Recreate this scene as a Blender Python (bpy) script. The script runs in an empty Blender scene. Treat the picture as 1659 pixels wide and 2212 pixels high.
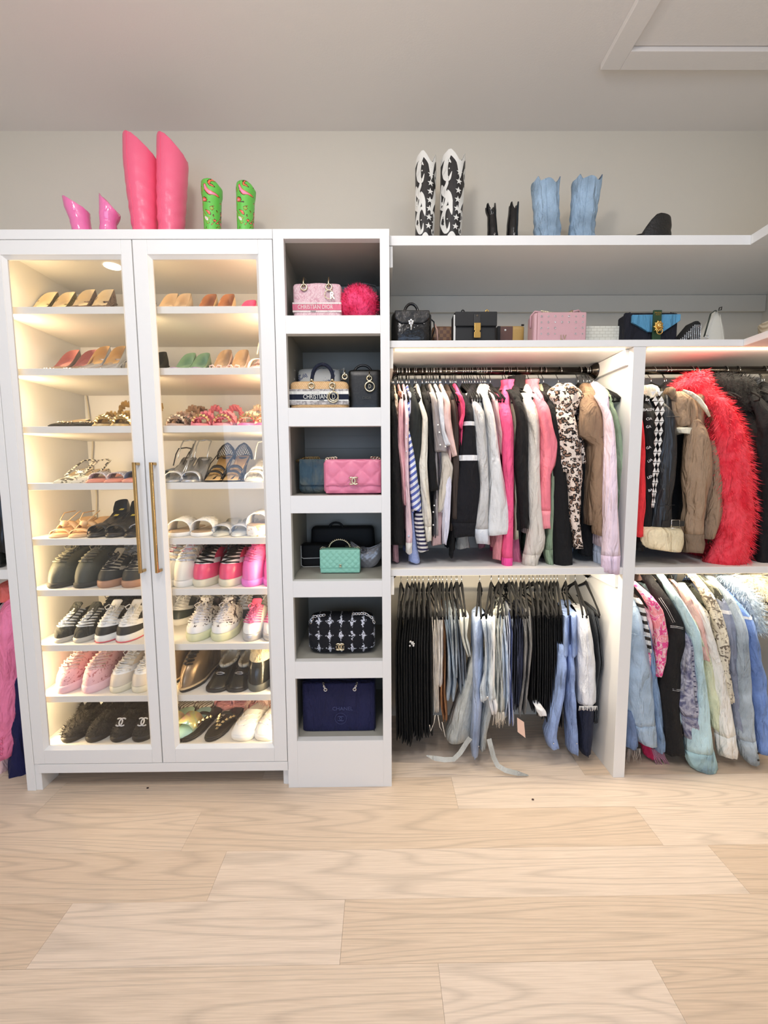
import bpy, math, random
from mathutils import Vector, Matrix, noise
random.seed(7)
S = bpy.context.scene
COL = S.collection
R = math.radians

# ---------------------------------------------------------------- camera
HC = 1.267
F, PT, YW, RL = 916.7, R(5.470), R(.437), R(-.352)
RT = Vector((math.cos(YW), -math.sin(YW), 0))
FH = Vector((math.sin(YW), math.cos(YW), 0))
FW = FH * math.cos(PT) - Vector((0, 0, math.sin(PT)))
UP = FH * math.sin(PT) + Vector((0, 0, math.cos(PT)))
R2 = RT * math.cos(RL) + UP * math.sin(RL)
U2 = UP * math.cos(RL) - RT * math.sin(RL)
cam = bpy.data.cameras.new('camera')
cam.sensor_fit = 'HORIZONTAL'
cam.sensor_width = 36
cam.lens = 36 * F / 1659
cam.clip_start = .01
co = bpy.data.objects.new('camera', cam)
COL.objects.link(co)
m = Matrix((R2, U2, -FW)).transposed().to_4x4()
m.translation = (0, 0, HC)
co.matrix_world = m
S.camera = co

# ---------------------------------------------------------------- world, lights, exposure
S.view_settings.view_transform = 'Standard'
S.view_settings.look = 'None'
S.view_settings.gamma = 1
S.view_settings.use_curve_mapping = False
S.view_settings.exposure = -0.22
w = bpy.data.worlds.new('world')
S.world = w
w.use_nodes = True
w.node_tree.nodes['Background'].inputs[0].default_value = (.8, .88, 1, 1)
w.node_tree.nodes['Background'].inputs[1].default_value = .3
S.cycles.max_bounces = 6
S.cycles.diffuse_bounces = 4
S.cycles.transparent_max_bounces = 12
S.cycles.use_denoising = True
S.cycles.sample_clamp_indirect = 4
S.cycles.caustics_reflective = False
S.cycles.caustics_refractive = False


def area(name, loc, size, power, col, direction=(0, 0, -1)):
    l = bpy.data.lights.new(name, 'AREA')
    l.shape = 'RECTANGLE'
    l.size, l.size_y = size
    l.energy = power
    l.color = col
    o = bpy.data.objects.new(name, l)
    COL.objects.link(o)
    o.location = loc
    o.rotation_euler = Vector(direction).to_track_quat('-Z', 'Y').to_euler()
    return o


WARM = (1, .74, .42)
SOFT = (1, .86, .66)
area('window_light', (-.5, -2.35, 1.15), (3.0, 1.5), 46, (.50, .68, 1), (0, 1, -.12))
area('window_light', (1.0, -2.3, 1.5), (1.2, 1.6), 7, (.75, .86, 1), (-.3, 1, -.1))
area('ceiling_lamp_light', (-1.0, .35, 2.80), (.22, .22), 10, (.94, .97, 1))
area('ceiling_lamp_light', (.75, .35, 2.80), (.22, .22), 10, (.94, .97, 1))
pl_ = bpy.data.lights.new('ceiling_fill_light', 'POINT')  # added fill with no fitting, brightens the ceiling and upper wall
pl_.energy, pl_.color, pl_.shadow_soft_size = 35, (1, .95, .92), .12
po_ = bpy.data.objects.new('ceiling_fill_light', pl_)
COL.objects.link(po_)
po_.location = (-.3, .25, 2.42)
# light bars of the glazed cabinet (vertical, behind the stiles) and of the hanging bays
area('cabinet_bar_light', (-1.375, 1.655, 1.10), (.012, 1.86), 12, WARM, (1, .9, 0))
area('cabinet_bar_light', (-.402, 1.655, 1.10), (.012, 1.86), 9, WARM, (-1, .9, 0))
area('cabinet_bar_light', (-.879, 1.656, 1.10), (.012, 1.86), 3, WARM, (0, 1, 0))
area('bay_bar_light', (.495, 1.665, 1.722), (.86, .014), 4.6, SOFT, (0, .45, -1))
area('bay_bar_light', (.495, 1.665, .852), (.86, .014), 4.6, SOFT, (0, .45, -1))
area('bay_bar_light', (1.40, 1.665, 1.722), (.74, .014), 3.8, SOFT, (0, .45, -1))
area('bay_bar_light', (1.40, 1.665, .852), (.74, .014), 3.8, SOFT, (0, .45, -1))


# ---------------------------------------------------------------- pixel of the photograph -> point in the room
def ray(px, py):
    return FW + R2 * ((px - 829.5) / F) - U2 * ((py - 1106) / F)


def atY(px, py, Y):
    d = ray(px, py)
    return Vector((0, 0, HC)) + d * (Y / d.y)


def atZ(px, py, z):
    d = ray(px, py)
    return Vector((0, 0, HC)) + d * ((z - HC) / d.z)


def colX(px, Y, z):
    """X of the point at depth Y and height z that falls on pixel column px"""
    v = Vector((0, Y, z - HC))
    py = 1106 - F * v.dot(U2) / v.dot(FW)
    for _ in range(3):
        x = atY(px, py, Y).x
        v = Vector((x, Y, z - HC))
        py = 1106 - F * v.dot(U2) / v.dot(FW)
    return x


# ---------------------------------------------------------------- materials
def lin(c):
    return tuple((((v / 255 + .055) / 1.055) ** 2.4 if v > 10 else v / 255 / 12.92) for v in c[:3]) + (1,)


MC = {}


def mat(name, col, rough=.6, metal=0., bump=None, ramp=None, coat=0., emit=0., sheen=0., vec=(1, 1, 1), rot=(0, 0, 0), var=0., wrinkle=0.):
    """ramp=(kind, scale, distortion, [(pos, colour)...], constant?); bump=(scale, strength)"""
    if name in MC:
        return MC[name]
    M = bpy.data.materials.new(name)
    MC[name] = M
    M.use_nodes = True
    N, L = M.node_tree.nodes, M.node_tree.links
    b = N['Principled BSDF']
    b.inputs['Base Color'].default_value = lin(col)
    b.inputs['Roughness'].default_value = rough
    b.inputs['Metallic'].default_value = metal
    b.inputs['Coat Weight'].default_value = coat
    b.inputs['Sheen Weight'].default_value = sheen
    if emit:
        b.inputs['Emission Color'].default_value = lin(col)
        b.inputs['Emission Strength'].default_value = emit
    tc = N.new('ShaderNodeTexCoord')
    mp = N.new('ShaderNodeMapping')
    mp.inputs['Scale'].default_value = vec
    mp.inputs['Rotation'].default_value = rot
    L.new(tc.outputs['Object'], mp.inputs['Vector'])
    if ramp:
        kind, sc, dist, stops, const = ramp
        if kind == 'noise':
            t = N.new('ShaderNodeTexNoise')
            t.inputs['Scale'].default_value = sc
            t.inputs['Detail'].default_value = 3
            t.inputs['Distortion'].default_value = dist
            out = t.outputs['Fac']
        elif kind == 'wave':
            t = N.new('ShaderNodeTexWave')
            t.inputs['Scale'].default_value = sc
            t.inputs['Distortion'].default_value = dist
            t.inputs['Detail'].default_value = 1
            t.bands_direction = 'Z'
            out = t.outputs['Fac']
        elif kind == 'voronoi':
            t = N.new('ShaderNodeTexVoronoi')
            t.inputs['Scale'].default_value = sc
            nz = N.new('ShaderNodeTexNoise')
            nz.inputs['Scale'].default_value = sc * 1.3
            ad = N.new('ShaderNodeMixRGB')
            ad.inputs[0].default_value = dist
            L.new(mp.outputs[0], ad.inputs[1])
            L.new(nz.outputs['Color'], ad.inputs[2])
            L.new(mp.outputs[0], nz.inputs['Vector'])
            out = t.outputs['Distance']
        elif kind == 'cells':
            t = N.new('ShaderNodeTexVoronoi')
            t.inputs['Scale'].default_value = sc
            out = t.outputs['Color']
        elif kind == 'checker':
            t = N.new('ShaderNodeTexChecker')
            t.inputs['Scale'].default_value = sc
            out = t.outputs['Fac']
        elif kind == 'brick':
            t = N.new('ShaderNodeTexBrick')
            t.inputs['Scale'].default_value = sc
            t.inputs['Color1'].default_value = (.7, .7, .7, 1)
            t.inputs['Color2'].default_value = (1, 1, 1, 1)
            t.inputs['Mortar'].default_value = (0, 0, 0, 1)
            out = t.outputs['Color']
        if kind == 'voronoi':
            L.new(ad.outputs[0], t.inputs['Vector'])
        else:
            L.new(mp.outputs[0], t.inputs['Vector'])
        r = N.new('ShaderNodeValToRGB')
        r.color_ramp.interpolation = 'CONSTANT' if const else 'LINEAR'
        el = r.color_ramp.elements
        while len(el) < len(stops):
            el.new(.5)
        for e, (p, c) in zip(el, stops):
            e.position = p
            e.color = lin(c)
        L.new(out, r.inputs['Fac'])
        L.new(r.outputs['Color'], b.inputs['Base Color'])
    elif var:
        t = N.new('ShaderNodeTexNoise')
        t.inputs['Scale'].default_value = 9
        t.inputs['Detail'].default_value = 4
        L.new(mp.outputs[0], t.inputs['Vector'])
        r = N.new('ShaderNodeValToRGB')
        e = r.color_ramp.elements
        e[0].position, e[1].position = .3, .7
        e[0].color = lin([max(0, c * (1 - var)) for c in col])
        e[1].color = lin([min(255, c * (1 + var) + 255 * var * .15) for c in col])
        L.new(t.outputs['Fac'], r.inputs['Fac'])
        L.new(r.outputs['Color'], b.inputs['Base Color'])
    if bump:
        t = N.new('ShaderNodeTexNoise')
        t.inputs['Scale'].default_value = bump[0]
        t.inputs['Detail'].default_value = 3
        L.new(mp.outputs[0], t.inputs['Vector'])
        bp = N.new('ShaderNodeBump')
        bp.inputs['Strength'].default_value = bump[1]
        bp.inputs['Distance'].default_value = .004
        L.new(t.outputs['Fac'], bp.inputs['Height'])
        L.new(bp.outputs[0], b.inputs['Normal'])
        if wrinkle:
            m2 = N.new('ShaderNodeMapping')
            m2.inputs['Scale'].default_value = (1.6, 1.6, .45)
            L.new(tc.outputs['Object'], m2.inputs['Vector'])
            t2 = N.new('ShaderNodeTexNoise')
            t2.inputs['Scale'].default_value = 15
            t2.inputs['Detail'].default_value = 3
            t2.inputs['Distortion'].default_value = .6
            L.new(m2.outputs[0], t2.inputs['Vector'])
            b2 = N.new('ShaderNodeBump')
            b2.inputs['Strength'].default_value = wrinkle
            b2.inputs['Distance'].default_value = .03
            L.new(t2.outputs['Fac'], b2.inputs['Height'])
            L.new(b2.outputs[0], bp.inputs['Normal'])
    return M


def cloth(name, col, **k):
    k.setdefault('rough', .9)
    k.setdefault('bump', (140, .35))
    k.setdefault('var', .05)
    k.setdefault('wrinkle', .95)
    return mat(name, col, **k)


def denim(name, col, var=.22):
    if sum(col) > 200:
        col = tuple(c + (255 - c) * .20 for c in col)
    return mat(name, col, rough=.9, bump=(260, .5), var=var, wrinkle=.9)


def leather(name, col, rough=.38, **k):
    k.setdefault('bump', (180, .15))
    return mat(name, col, rough=rough, **k)


def metal(name, col, rough=.25):
    return mat(name, col, rough=rough, metal=1.)


# ---------------------------------------------------------------- geometry
class G:
    def __init__(s):
        s.v, s.f, s.sm = [], [], []

    def add(s, vs, fs, smooth=True):
        n = len(s.v)
        s.v += [tuple(p) for p in vs]
        s.f += [tuple(i + n for i in f) for f in fs]
        s.sm += [smooth] * len(fs)
        return s

    def box(s, x0, x1, y0, y1, z0, z1):
        vs = [(x, y, z) for x in (x0, x1) for y in (y0, y1) for z in (z0, z1)]
        return s.add(vs, [(0, 1, 3, 2), (4, 6, 7, 5), (0, 4, 5, 1), (2, 3, 7, 6), (0, 2, 6, 4), (1, 5, 7, 3)], False)

    def loft(s, rings, cap0=True, cap1=True, closed=True, smooth=True):
        n = len(rings[0])
        vs = [p for r in rings for p in r]
        fs = []
        for i in range(len(rings) - 1):
            for j in range(n if closed else n - 1):
                k = (j + 1) % n
                fs.append((i * n + j, i * n + k, (i + 1) * n + k, (i + 1) * n + j))
        if cap0:
            fs.append(tuple(range(n - 1, -1, -1)))
        if cap1:
            fs.append(tuple((len(rings) - 1) * n + j for j in range(n)))
        return s.add(vs, fs, smooth)

    def tube(s, path, r, n=6, caps=True, flat=1.):
        P = [Vector(p) for p in path]
        rr = r if isinstance(r, (list, tuple)) else [r] * len(P)
        rings = []
        up = None
        for i, p in enumerate(P):
            t = (P[min(i + 1, len(P) - 1)] - P[max(i - 1, 0)])
            t = t.normalized() if t.length > 1e-9 else Vector((0, 0, 1))
            if up is None:
                up = Vector((0, 0, 1)) if abs(t.z) < .9 else Vector((0, 1, 0))
            a = t.cross(up)
            a = a.normalized() if a.length > 1e-6 else Vector((1, 0, 0))
            c = a.cross(t).normalized()
            up = c
            rings.append([p + a * (math.cos(2 * math.pi * k / n) * rr[i]) + c * (math.sin(2 * math.pi * k / n) * rr[i] * flat) for k in range(n)])
        return s.loft(rings, caps, caps)

    def lathe(s, prof, c=(0, 0, 0), n=20, axis='z', cap0=True, cap1=True):
        rings = []
        for r, h in prof:
            ring = []
            for k in range(n):
                a = 2 * math.pi * k / n
                u, v = r * math.cos(a), r * math.sin(a)
                p = (u, v, h) if axis == 'z' else ((u, h, v) if axis == 'y' else (h, u, v))
                ring.append((p[0] + c[0], p[1] + c[1], p[2] + c[2]))
            rings.append(ring)
        return s.loft(rings, cap0, cap1)

    def prism(s, pts, y0, y1, smooth=False):
        n = len(pts)
        vs = [(x, y0, z) for x, z in pts] + [(x, y1, z) for x, z in pts]
        fs = [tuple(range(n)), tuple(range(2 * n - 1, n - 1, -1))] + [(i, i + n, (i + 1) % n + n, (i + 1) % n) for i in range(n)]
        return s.add(vs, fs, smooth)

    def ball(s, c, r, n=10, m_=6):
        r = r if isinstance(r, (list, tuple)) else (r, r, r)
        rings = []
        for i in range(1, m_):
            t = math.pi * i / m_
            rings.append([(c[0] + r[0] * math.sin(t) * math.cos(2 * math.pi * k / n), c[1] + r[1] * math.sin(t) * math.sin(2 * math.pi * k / n), c[2] - r[2] * math.cos(t)) for k in range(n)])
        return s.loft(rings)

    def xf(s, M, i0=0):
        s.v = s.v[:i0] + [tuple(M @ Vector(p)) for p in s.v[i0:]]
        return s

    def fur(s, pts, length, n, droop=.5, w=.0015, seed=0):
        """n thin hairs on (point, normal) samples"""
        rnd = random.Random(seed)
        for _ in range(n):
            p, nn = rnd.choice(pts)
            p, nn = Vector(p), Vector(nn)
            j = Vector((rnd.uniform(-1, 1), rnd.uniform(-1, 1), rnd.uniform(-1, 1)))
            p = p + j * length * .4
            d = (nn + j * .5 + Vector((0, 0, -droop))).normalized() * length * rnd.uniform(.6, 1.3)
            sd = d.cross(Vector((rnd.uniform(-1, 1), .3, rnd.uniform(-1, 1)))).normalized() * w
            s.add([p - sd, p + sd, p + d], [(0, 1, 2)], True)
        return s


def make(name, g, mt, parent=None, bevel=0, **props):
    me = bpy.data.meshes.new(name)
    me.from_pydata(g.v, [], g.f)
    me.polygons.foreach_set('use_smooth', g.sm)
    me.materials.append(mt)
    me.update()
    o = bpy.data.objects.new(name, me)
    COL.objects.link(o)
    if parent:
        o.parent = parent
    if bevel:
        b = o.modifiers.new('bevel', 'BEVEL')
        b.width = bevel
        b.segments = 2
        b.limit_method = 'ANGLE'
    for k, v in props.items():
        o[k] = v
    return o


def tag(o, label, cat, group=None):
    o['label'] = label
    o['category'] = cat
    if group:
        o['group'] = group
    return o


def thing(name, label, cat, loc=(0, 0, 0), rz=0., group=None):
    o = bpy.data.objects.new(name, None)
    COL.objects.link(o)
    o.location = loc
    o.rotation_euler = (0, 0, rz)
    o.empty_display_size = .05
    return tag(o, label, cat, group)


def recenter(root, loc):
    """move an empty (built at the world origin) to loc while its parts stay where they are"""
    loc = Vector(loc)
    root.location = loc
    for ch in root.children:
        if ch.type == 'MESH' and ch.data.users == 1:
            ch.data.transform(Matrix.Translation(-loc))
            for g2 in ch.children:
                g2.data.transform(Matrix.Translation(-loc))


def copy_tree(o, parent=None):
    c = o.copy()
    COL.objects.link(c)
    if parent:
        c.parent = parent
    for ch in list(o.children):
        copy_tree(ch, c)
    return c


def struct(name, g, mt, bevel=0):
    o = make(name, g, mt, None, bevel)
    o['kind'] = 'structure'
    return o


def text(name, body, size, loc, mt, parent=None, ext=.0006, sx=1., rz=0., rx=90):
    c = bpy.data.curves.new(name, 'FONT')
    c.body = body
    c.size = size
    c.extrude = ext
    c.align_x = 'CENTER'
    c.align_y = 'CENTER'
    c.resolution_u = 2
    t = bpy.data.objects.new(name, c)
    COL.objects.link(t)
    bpy.context.view_layer.update()
    me = bpy.data.meshes.new_from_object(t)
    COL.objects.unlink(t)
    bpy.data.objects.remove(t)
    me.transform(Matrix.Translation(loc) @ Matrix.Rotation(rz, 4, 'Z') @ Matrix.Rotation(R(rx), 4, 'X') @ Matrix.Diagonal((sx, 1, 1, 1)))
    me.materials.clear()
    me.materials.append(mt)
    o = bpy.data.objects.new(name, me)
    COL.objects.link(o)
    if parent:
        o.parent = parent
    return o


def arc(cx, cz, r, a0, a1, y, n=12, rz=None):
    rz = rz or r
    return [(cx + r * math.cos(R(a0 + (a1 - a0) * i / n)), y, cz + rz * math.sin(R(a0 + (a1 - a0) * i / n))) for i in range(n + 1)]


def double_c(x, y, z, s, rad=.0012):
    """two back-to-back linked C shapes"""
    g = G()
    g.tube(arc(x - s * .28, z, s * .5, -132, 132, y), rad, 6)
    g.tube(arc(x + s * .28, z, s * .5, 48, 312, y - .0008), rad, 6)
    return g


def chain(path, link=.011, r=.0016):
    """oval links laid along a path, joined into one part"""
    g = G()
    P = [Vector(p) for p in path]
    d = [0]
    for a, b in zip(P, P[1:]):
        d.append(d[-1] + (b - a).length)
    n = max(2, int(d[-1] / (link * .75)))
    for k in range(n):
        t = d[-1] * (k + .5) / n
        i = max(j for j in range(len(d)) if d[j] <= t) if t < d[-1] else len(d) - 2
        i = min(i, len(P) - 2)
        u = (t - d[i]) / max(1e-9, d[i + 1] - d[i])
        c = P[i].lerp(P[i + 1], u)
        ax = (P[i + 1] - P[i]).normalized()
        sd = ax.cross(Vector((0, 1, 0)) if k % 2 else Vector((.7, .7, .2)))
        sd = sd.normalized() if sd.length > 1e-5 else Vector((1, 0, 0))
        g.tube([c + ax * (math.cos(a) * link * .6) + sd * (math.sin(a) * link * .36) for a in [2 * math.pi * q / 8 for q in range(9)]], r, 4, caps=False)
    return g


def srect(cx, cy, z, a, b, e=4., n=24, dz=None):
    """superellipse ring in a horizontal plane"""
    out = []
    for k in range(n):
        t = 2 * math.pi * (k + .5) / n
        c, s_ = math.cos(t), math.sin(t)
        x = a * math.copysign(abs(c) ** (2 / e), c)
        y = b * math.copysign(abs(s_) ** (2 / e), s_)
        out.append((cx + x, cy + y, z + (dz(x, y) if dz else 0)))
    return out


def soft(x0, x1, y0, y1, z0, z1, e=5., r=.01, taper=1., puff=0., n=28, rows=8):
    """soft upright box; taper scales the top, puff swells the middle"""
    g = G()
    cx, cy = (x0 + x1) / 2, (y0 + y1) / 2
    a, b = (x1 - x0) / 2, (y1 - y0) / 2
    rings = []
    zs = [(0, -r), (r * .3, -r * .4), (r, 0)] + [(r + (z1 - z0 - 2 * r) * i / rows, 0) for i in range(1, rows)] + [(z1 - z0 - r, 0), (z1 - z0 - r * .3, -r * .4), (z1 - z0, -r)]
    for h, ins in zs:
        t = h / (z1 - z0)
        k = 1 + (taper - 1) * t
        p = puff * math.sin(math.pi * t)
        rings.append(srect(cx, cy, z0 + h, a * k + ins, b * k + ins + p, e, n))
    return g.loft(rings)


def quilt(x0, x1, z0, z1, y, depth=.006, cell=.03, nx=36, nz=20, back=.004, round_=.0):
    """diamond-quilted panel facing -Y"""
    g = G()
    rows = []
    for j in range(nz + 1):
        row = []
        for i in range(nx + 1):
            x = x0 + (x1 - x0) * i / nx
            z = z0 + (z1 - z0) * j / nz
            u, v = (x + z) / cell, (x - z) / cell
            h = abs(math.sin(u * math.pi)) ** .5 * abs(math.sin(v * math.pi)) ** .5
            ed = min(1, min(i, nx - i) / 2, min(j, nz - j) / 2)
            row.append((x, y - depth * h * ed, z))
        rows.append(row)
    g.loft(rows, False, False, closed=False)
    g.box(x0, x1, y + .0002, y + back, z0, z1)
    return g

# ================================================================ ROOM
YB, YA, YBAY = 2.10, 1.60, 1.635
XL, XR, YR, ZC = -2.55, 1.833, -2.5, 2.818
wall_m = mat('wall_paint', (226, 218, 202), rough=.85, bump=(220, .08))
ceil_m = mat('ceiling_paint', (240, 234, 228), rough=.9, bump=(160, .08))
white = mat('white_lacquer', (238, 237, 234), rough=.42, bump=(300, .03))
inner = mat('white_melamine', (236, 232, 224), rough=.55)
steel = metal('brushed_steel', (70, 66, 62), .22)
chrome = metal('chrome_wire', (215, 215, 215), .18)
brass = metal('satin_brass', (196, 160, 104), .25)
gold = metal('polished_gold', (232, 190, 110), .22)
pale_gold = metal('pale_gold', (226, 212, 178), .25)
silver = metal('polished_silver', (225, 225, 225), .2)
black_vel = mat('black_velvet', (17, 16, 16), rough=.95, bump=(400, .2))
struct('wall_back', G().box(XL - .1, XR + .1, YB, YB + .08, 0, ZC), wall_m)
struct('wall_right', G().box(XR, XR + .08, YR, YB, 0, ZC), wall_m)
struct('wall_left', G().box(XL - .08, XL, YR, YB, 0, ZC), wall_m)
g = G()   # rear wall around a wide window opening
for b in ((XL, -2.05, 0, ZC), (1.65, XR, 0, ZC), (-2.05, 1.65, 0, .45), (-2.05, 1.65, 2.35, ZC)):
    g.box(b[0], b[1], YR - .08, YR, b[2], b[3])
struct('wall_rear', g, mat('rear_wall_paint', (150, 145, 138), rough=.9))
g = G()
for x in (-2.05, -.84, .36, 1.6):
    g.box(x, x + .05, YR - .06, YR - .01, .45, 2.35)
g.box(-2.0, 1.6, YR - .06, YR - .01, .45, .5).box(-2.0, 1.6, YR - .06, YR - .01, 2.3, 2.35)
wf = struct('window_1', g, white)
glass = bpy.data.materials.new('clear_pane')
glass.use_nodes = True
nt = glass.node_tree
nt.nodes.remove(nt.nodes['Principled BSDF'])
tr, gl, mx, fr = [nt.nodes.new('ShaderNode' + k) for k in ('BsdfTransparent', 'BsdfGlossy', 'MixShader', 'LayerWeight')]
gl.inputs['Roughness'].default_value = .02
pw = nt.nodes.new('ShaderNodeMath')
pw.operation = 'POWER'
pw.inputs[1].default_value = 4
ma = nt.nodes.new('ShaderNodeMath')
ma.operation = 'MULTIPLY_ADD'
ma.inputs[1].default_value = .45
ma.inputs[2].default_value = .035
nt.links.new(fr.outputs['Facing'], pw.inputs[0])
nt.links.new(pw.outputs[0], ma.inputs[0])
nt.links.new(ma.outputs[0], mx.inputs[0])
nt.links.new(tr.outputs[0], mx.inputs[1])
nt.links.new(gl.outputs[0], mx.inputs[2])
nt.links.new(mx.outputs[0], nt.nodes['Material Output'].inputs[0])
for x0, x1 in ((-2.0, -.84), (-.79, .36), (.41, 1.6)):
    make('pane', G().box(x0, x1, YR - .035, YR - .031, .5, 2.3), glass, wf)

# ceiling with an access panel
struct('ceiling', G().box(XL, XR, YR, YB, ZC, ZC + .08), ceil_m)
g = G()
hx0, hx1, hy0, hy1, t = .855, 1.72, .80, 1.778, .075
for b in ((hx0, hx0 + t, hy0, hy1), (hx1 - t, hx1, hy0, hy1), (hx0 + t, hx1 - t, hy1 - t, hy1), (hx0 + t, hx1 - t, hy0, hy0 + t)):
    g.box(b[0], b[1], b[2], b[3], ZC - .022, ZC)
hatch = struct('ceiling_hatch_trim', g, ceil_m, .002)
hatch.name = 'trim_1'
make('hatch_panel', G().box(hx0 + t + .004, hx1 - t - .004, hy0 + t + .004, hy1 - t - .004, ZC - .008, ZC), ceil_m, hatch, .001)

# floor: sub-floor and oak planks
fl = struct('floor', G().box(XL, XR, YR, YB, -.06, -.012), mat('plank_gap', (176, 150, 124)))


def oak(i):
    base = [(229, 209, 188), (225, 204, 182), (234, 216, 198), (221, 199, 176), (227, 208, 187)][i]
    M = mat('oak_%d' % i, base, rough=.48)
    M.name = 'oiled_oak'
    N, L = M.node_tree.nodes, M.node_tree.links
    b = N['Principled BSDF']
    tc = N.new('ShaderNodeTexCoord')
    oi = N.new('ShaderNodeObjectInfo')
    mp = N.new('ShaderNodeMapping')
    ml = N.new('ShaderNodeVectorMath')
    ml.operation = 'SCALE'
    ml.inputs[0].default_value = (17, 9, 5)
    L.new(oi.outputs['Random'], ml.inputs['Scale'])
    L.new(ml.outputs[0], mp.inputs['Location'])
    mp.inputs['Scale'].default_value = (.36, 6, 1)
    L.new(tc.outputs['Object'], mp.inputs['Vector'])
    # broad field whose level lines make the cathedral figure
    n1 = N.new('ShaderNodeTexNoise')
    n1.inputs['Scale'].default_value = 1.15
    n1.inputs['Detail'].default_value = 1.2
    n1.inputs['Distortion'].default_value = .35
    L.new(mp.outputs[0], n1.inputs['Vector'])
    mu = N.new('ShaderNodeMath')
    mu.operation = 'MULTIPLY'
    mu.inputs[1].default_value = 46
    L.new(n1.outputs['Fac'], mu.inputs[0])
    pp = N.new('ShaderNodeMath')
    pp.operation = 'PINGPONG'
    pp.inputs[1].default_value = 1
    L.new(mu.outputs[0], pp.inputs[0])
    mp2 = N.new('ShaderNodeMapping')
    mp2.inputs['Scale'].default_value = (2, 80, 1)
    L.new(tc.outputs['Object'], mp2.inputs['Vector'])
    n2 = N.new('ShaderNodeTexNoise')
    n2.inputs['Scale'].default_value = 4
    n2.inputs['Detail'].default_value = 4
    L.new(mp2.outputs[0], n2.inputs['Vector'])
    r1 = N.new('ShaderNodeValToRGB')
    e = r1.color_ramp.elements
    e[0].position, e[0].color = 0, lin([c * .92 for c in base])
    e[1].position, e[1].color = .45, lin(base)
    L.new(pp.outputs[0], r1.inputs[0])
    r2 = N.new('ShaderNodeValToRGB')
    e = r2.color_ramp.elements
    e[0].position, e[0].color = .35, (.82, .80, .78, 1)
    e[1].position, e[1].color = .62, (1, 1, 1, 1)
    L.new(n2.outputs['Fac'], r2.inputs[0])
    mm = N.new('ShaderNodeMixRGB')
    mm.blend_type = 'MULTIPLY'
    mm.inputs[0].default_value = .75
    L.new(r1.outputs[0], mm.inputs[1])
    L.new(r2.outputs[0], mm.inputs[2])
    L.new(mm.outputs[0], b.inputs['Base Color'])
    bp = N.new('ShaderNodeBump')
    bp.inputs['Strength'].default_value = .12
    bp.inputs['Distance'].default_value = .002
    L.new(n2.outputs['Fac'], bp.inputs['Height'])
    L.new(bp.outputs[0], b.inputs['Normal'])
    return M


OAK = [oak(i) for i in range(5)]
PW = .1675
known = {1.648: [-1.6, -.50, .845], 1.481: [-1.3, .285], 1.314: [-.68, .95], 1.147: [-1.52, -.525, 1.1], .98: [-.92, -.114, 1.35], .812: [-1.2, .14, .695]}
rows = [.98 + PW * k for k in range(-21, 7)]
pk = 0
for y in rows:
    key = min(known, key=lambda q: abs(q - y))
    if abs(key - y) < .02:
        cuts = known[key]
    else:
        cuts, x = [], XL + random.uniform(.4, 1.6)
        while x < XR - .3:
            cuts.append(x)
            x += random.uniform(1.1, 1.9)
    xs = [XL] + cuts + [XR]
    y0, y1 = max(y, YR), min(y + PW, YB)
    if y1 <= y0 + .02:
        continue
    for a, b in zip(xs, xs[1:]):
        o = make('plank', G().box(-(b - a) / 2 + .0003, (b - a) / 2 - .0003, -(y1 - y0) / 2 + .0003, (y1 - y0) / 2 - .0003, -.012, 0), OAK[{.812: [1, 0, 2, 3], .98: [3, 2, 1, 0]}.get(key, [0, 1, 2, 3, 4])[xs.index(a)] if abs(key - y) < .02 else pk % 5], fl)
        o.location = ((a + b) / 2, (y0 + y1) / 2, 0)
        pk += 1

# ================================================================ GLAZED SHOE CABINET
CX0, CX1, CZ = -1.425, -.379, 2.127
SH = [1.881, 1.659, 1.445, 1.229, 1.013, .81, .585, .371]
cab = thing('shoe_cabinet', 'tall white shoe cabinet with two glazed doors and lit shelves', 'cabinet')
make('side_panel', G().box(CX0, CX0 + .02, YA + .02, YB - .002, .0, CZ - .03), white, cab, .001)
make('side_panel', G().box(CX1 - .018, CX1 - .0005, YA + .02, YB - .002, .0, CZ - .03), white, cab, .001)
make('top_panel', G().box(CX0, CX1 - .0005, YA, YB - .002, 2.094, CZ), white, cab, .001)
make('back_panel', G().box(CX0 + .02, CX1 - .018, YB - .03, YB - .004, .11, 2.094), inner, cab)
make('bottom_panel', G().box(CX0 + .02, CX1 - .018, YA + .03, YB - .03, .135, .159), inner, cab, .001)
make('bottom_rail', G().box(CX0 + .05, CX1 - .001, YA, YA + .02, .074, .111), white, cab, .001)
make('face_stile', G().box(CX0, -1.391, YA, YA + .02, .0, 2.094), white, cab, .001)
make('leg', G().box(CX0 + .034, -1.367, YA + .004, YA + .09, 0, .111), white, cab, .001)
make('leg', G().box(-.404, CX1 - .002, YA + .022, YA + .09, 0, .111), white, cab, .001)
make('centre_divider', G().box(-.886, -.872, 1.628, 1.652, .159, 2.094), white, cab, .001)
for z in SH:
    make('shelf', G().box(CX0 + .021, CX1 - .019, 1.645, YB - .031, z - .026, z), inner, cab, .001)
led = mat('led_strip', (255, 226, 170), emit=5)
for x0, x1 in ((-1.403, -1.397), (-.404, -.398)):
    make('light_strip', G().box(x0, x1, 1.632, 1.642, .17, 2.08), led, cab)


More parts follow.
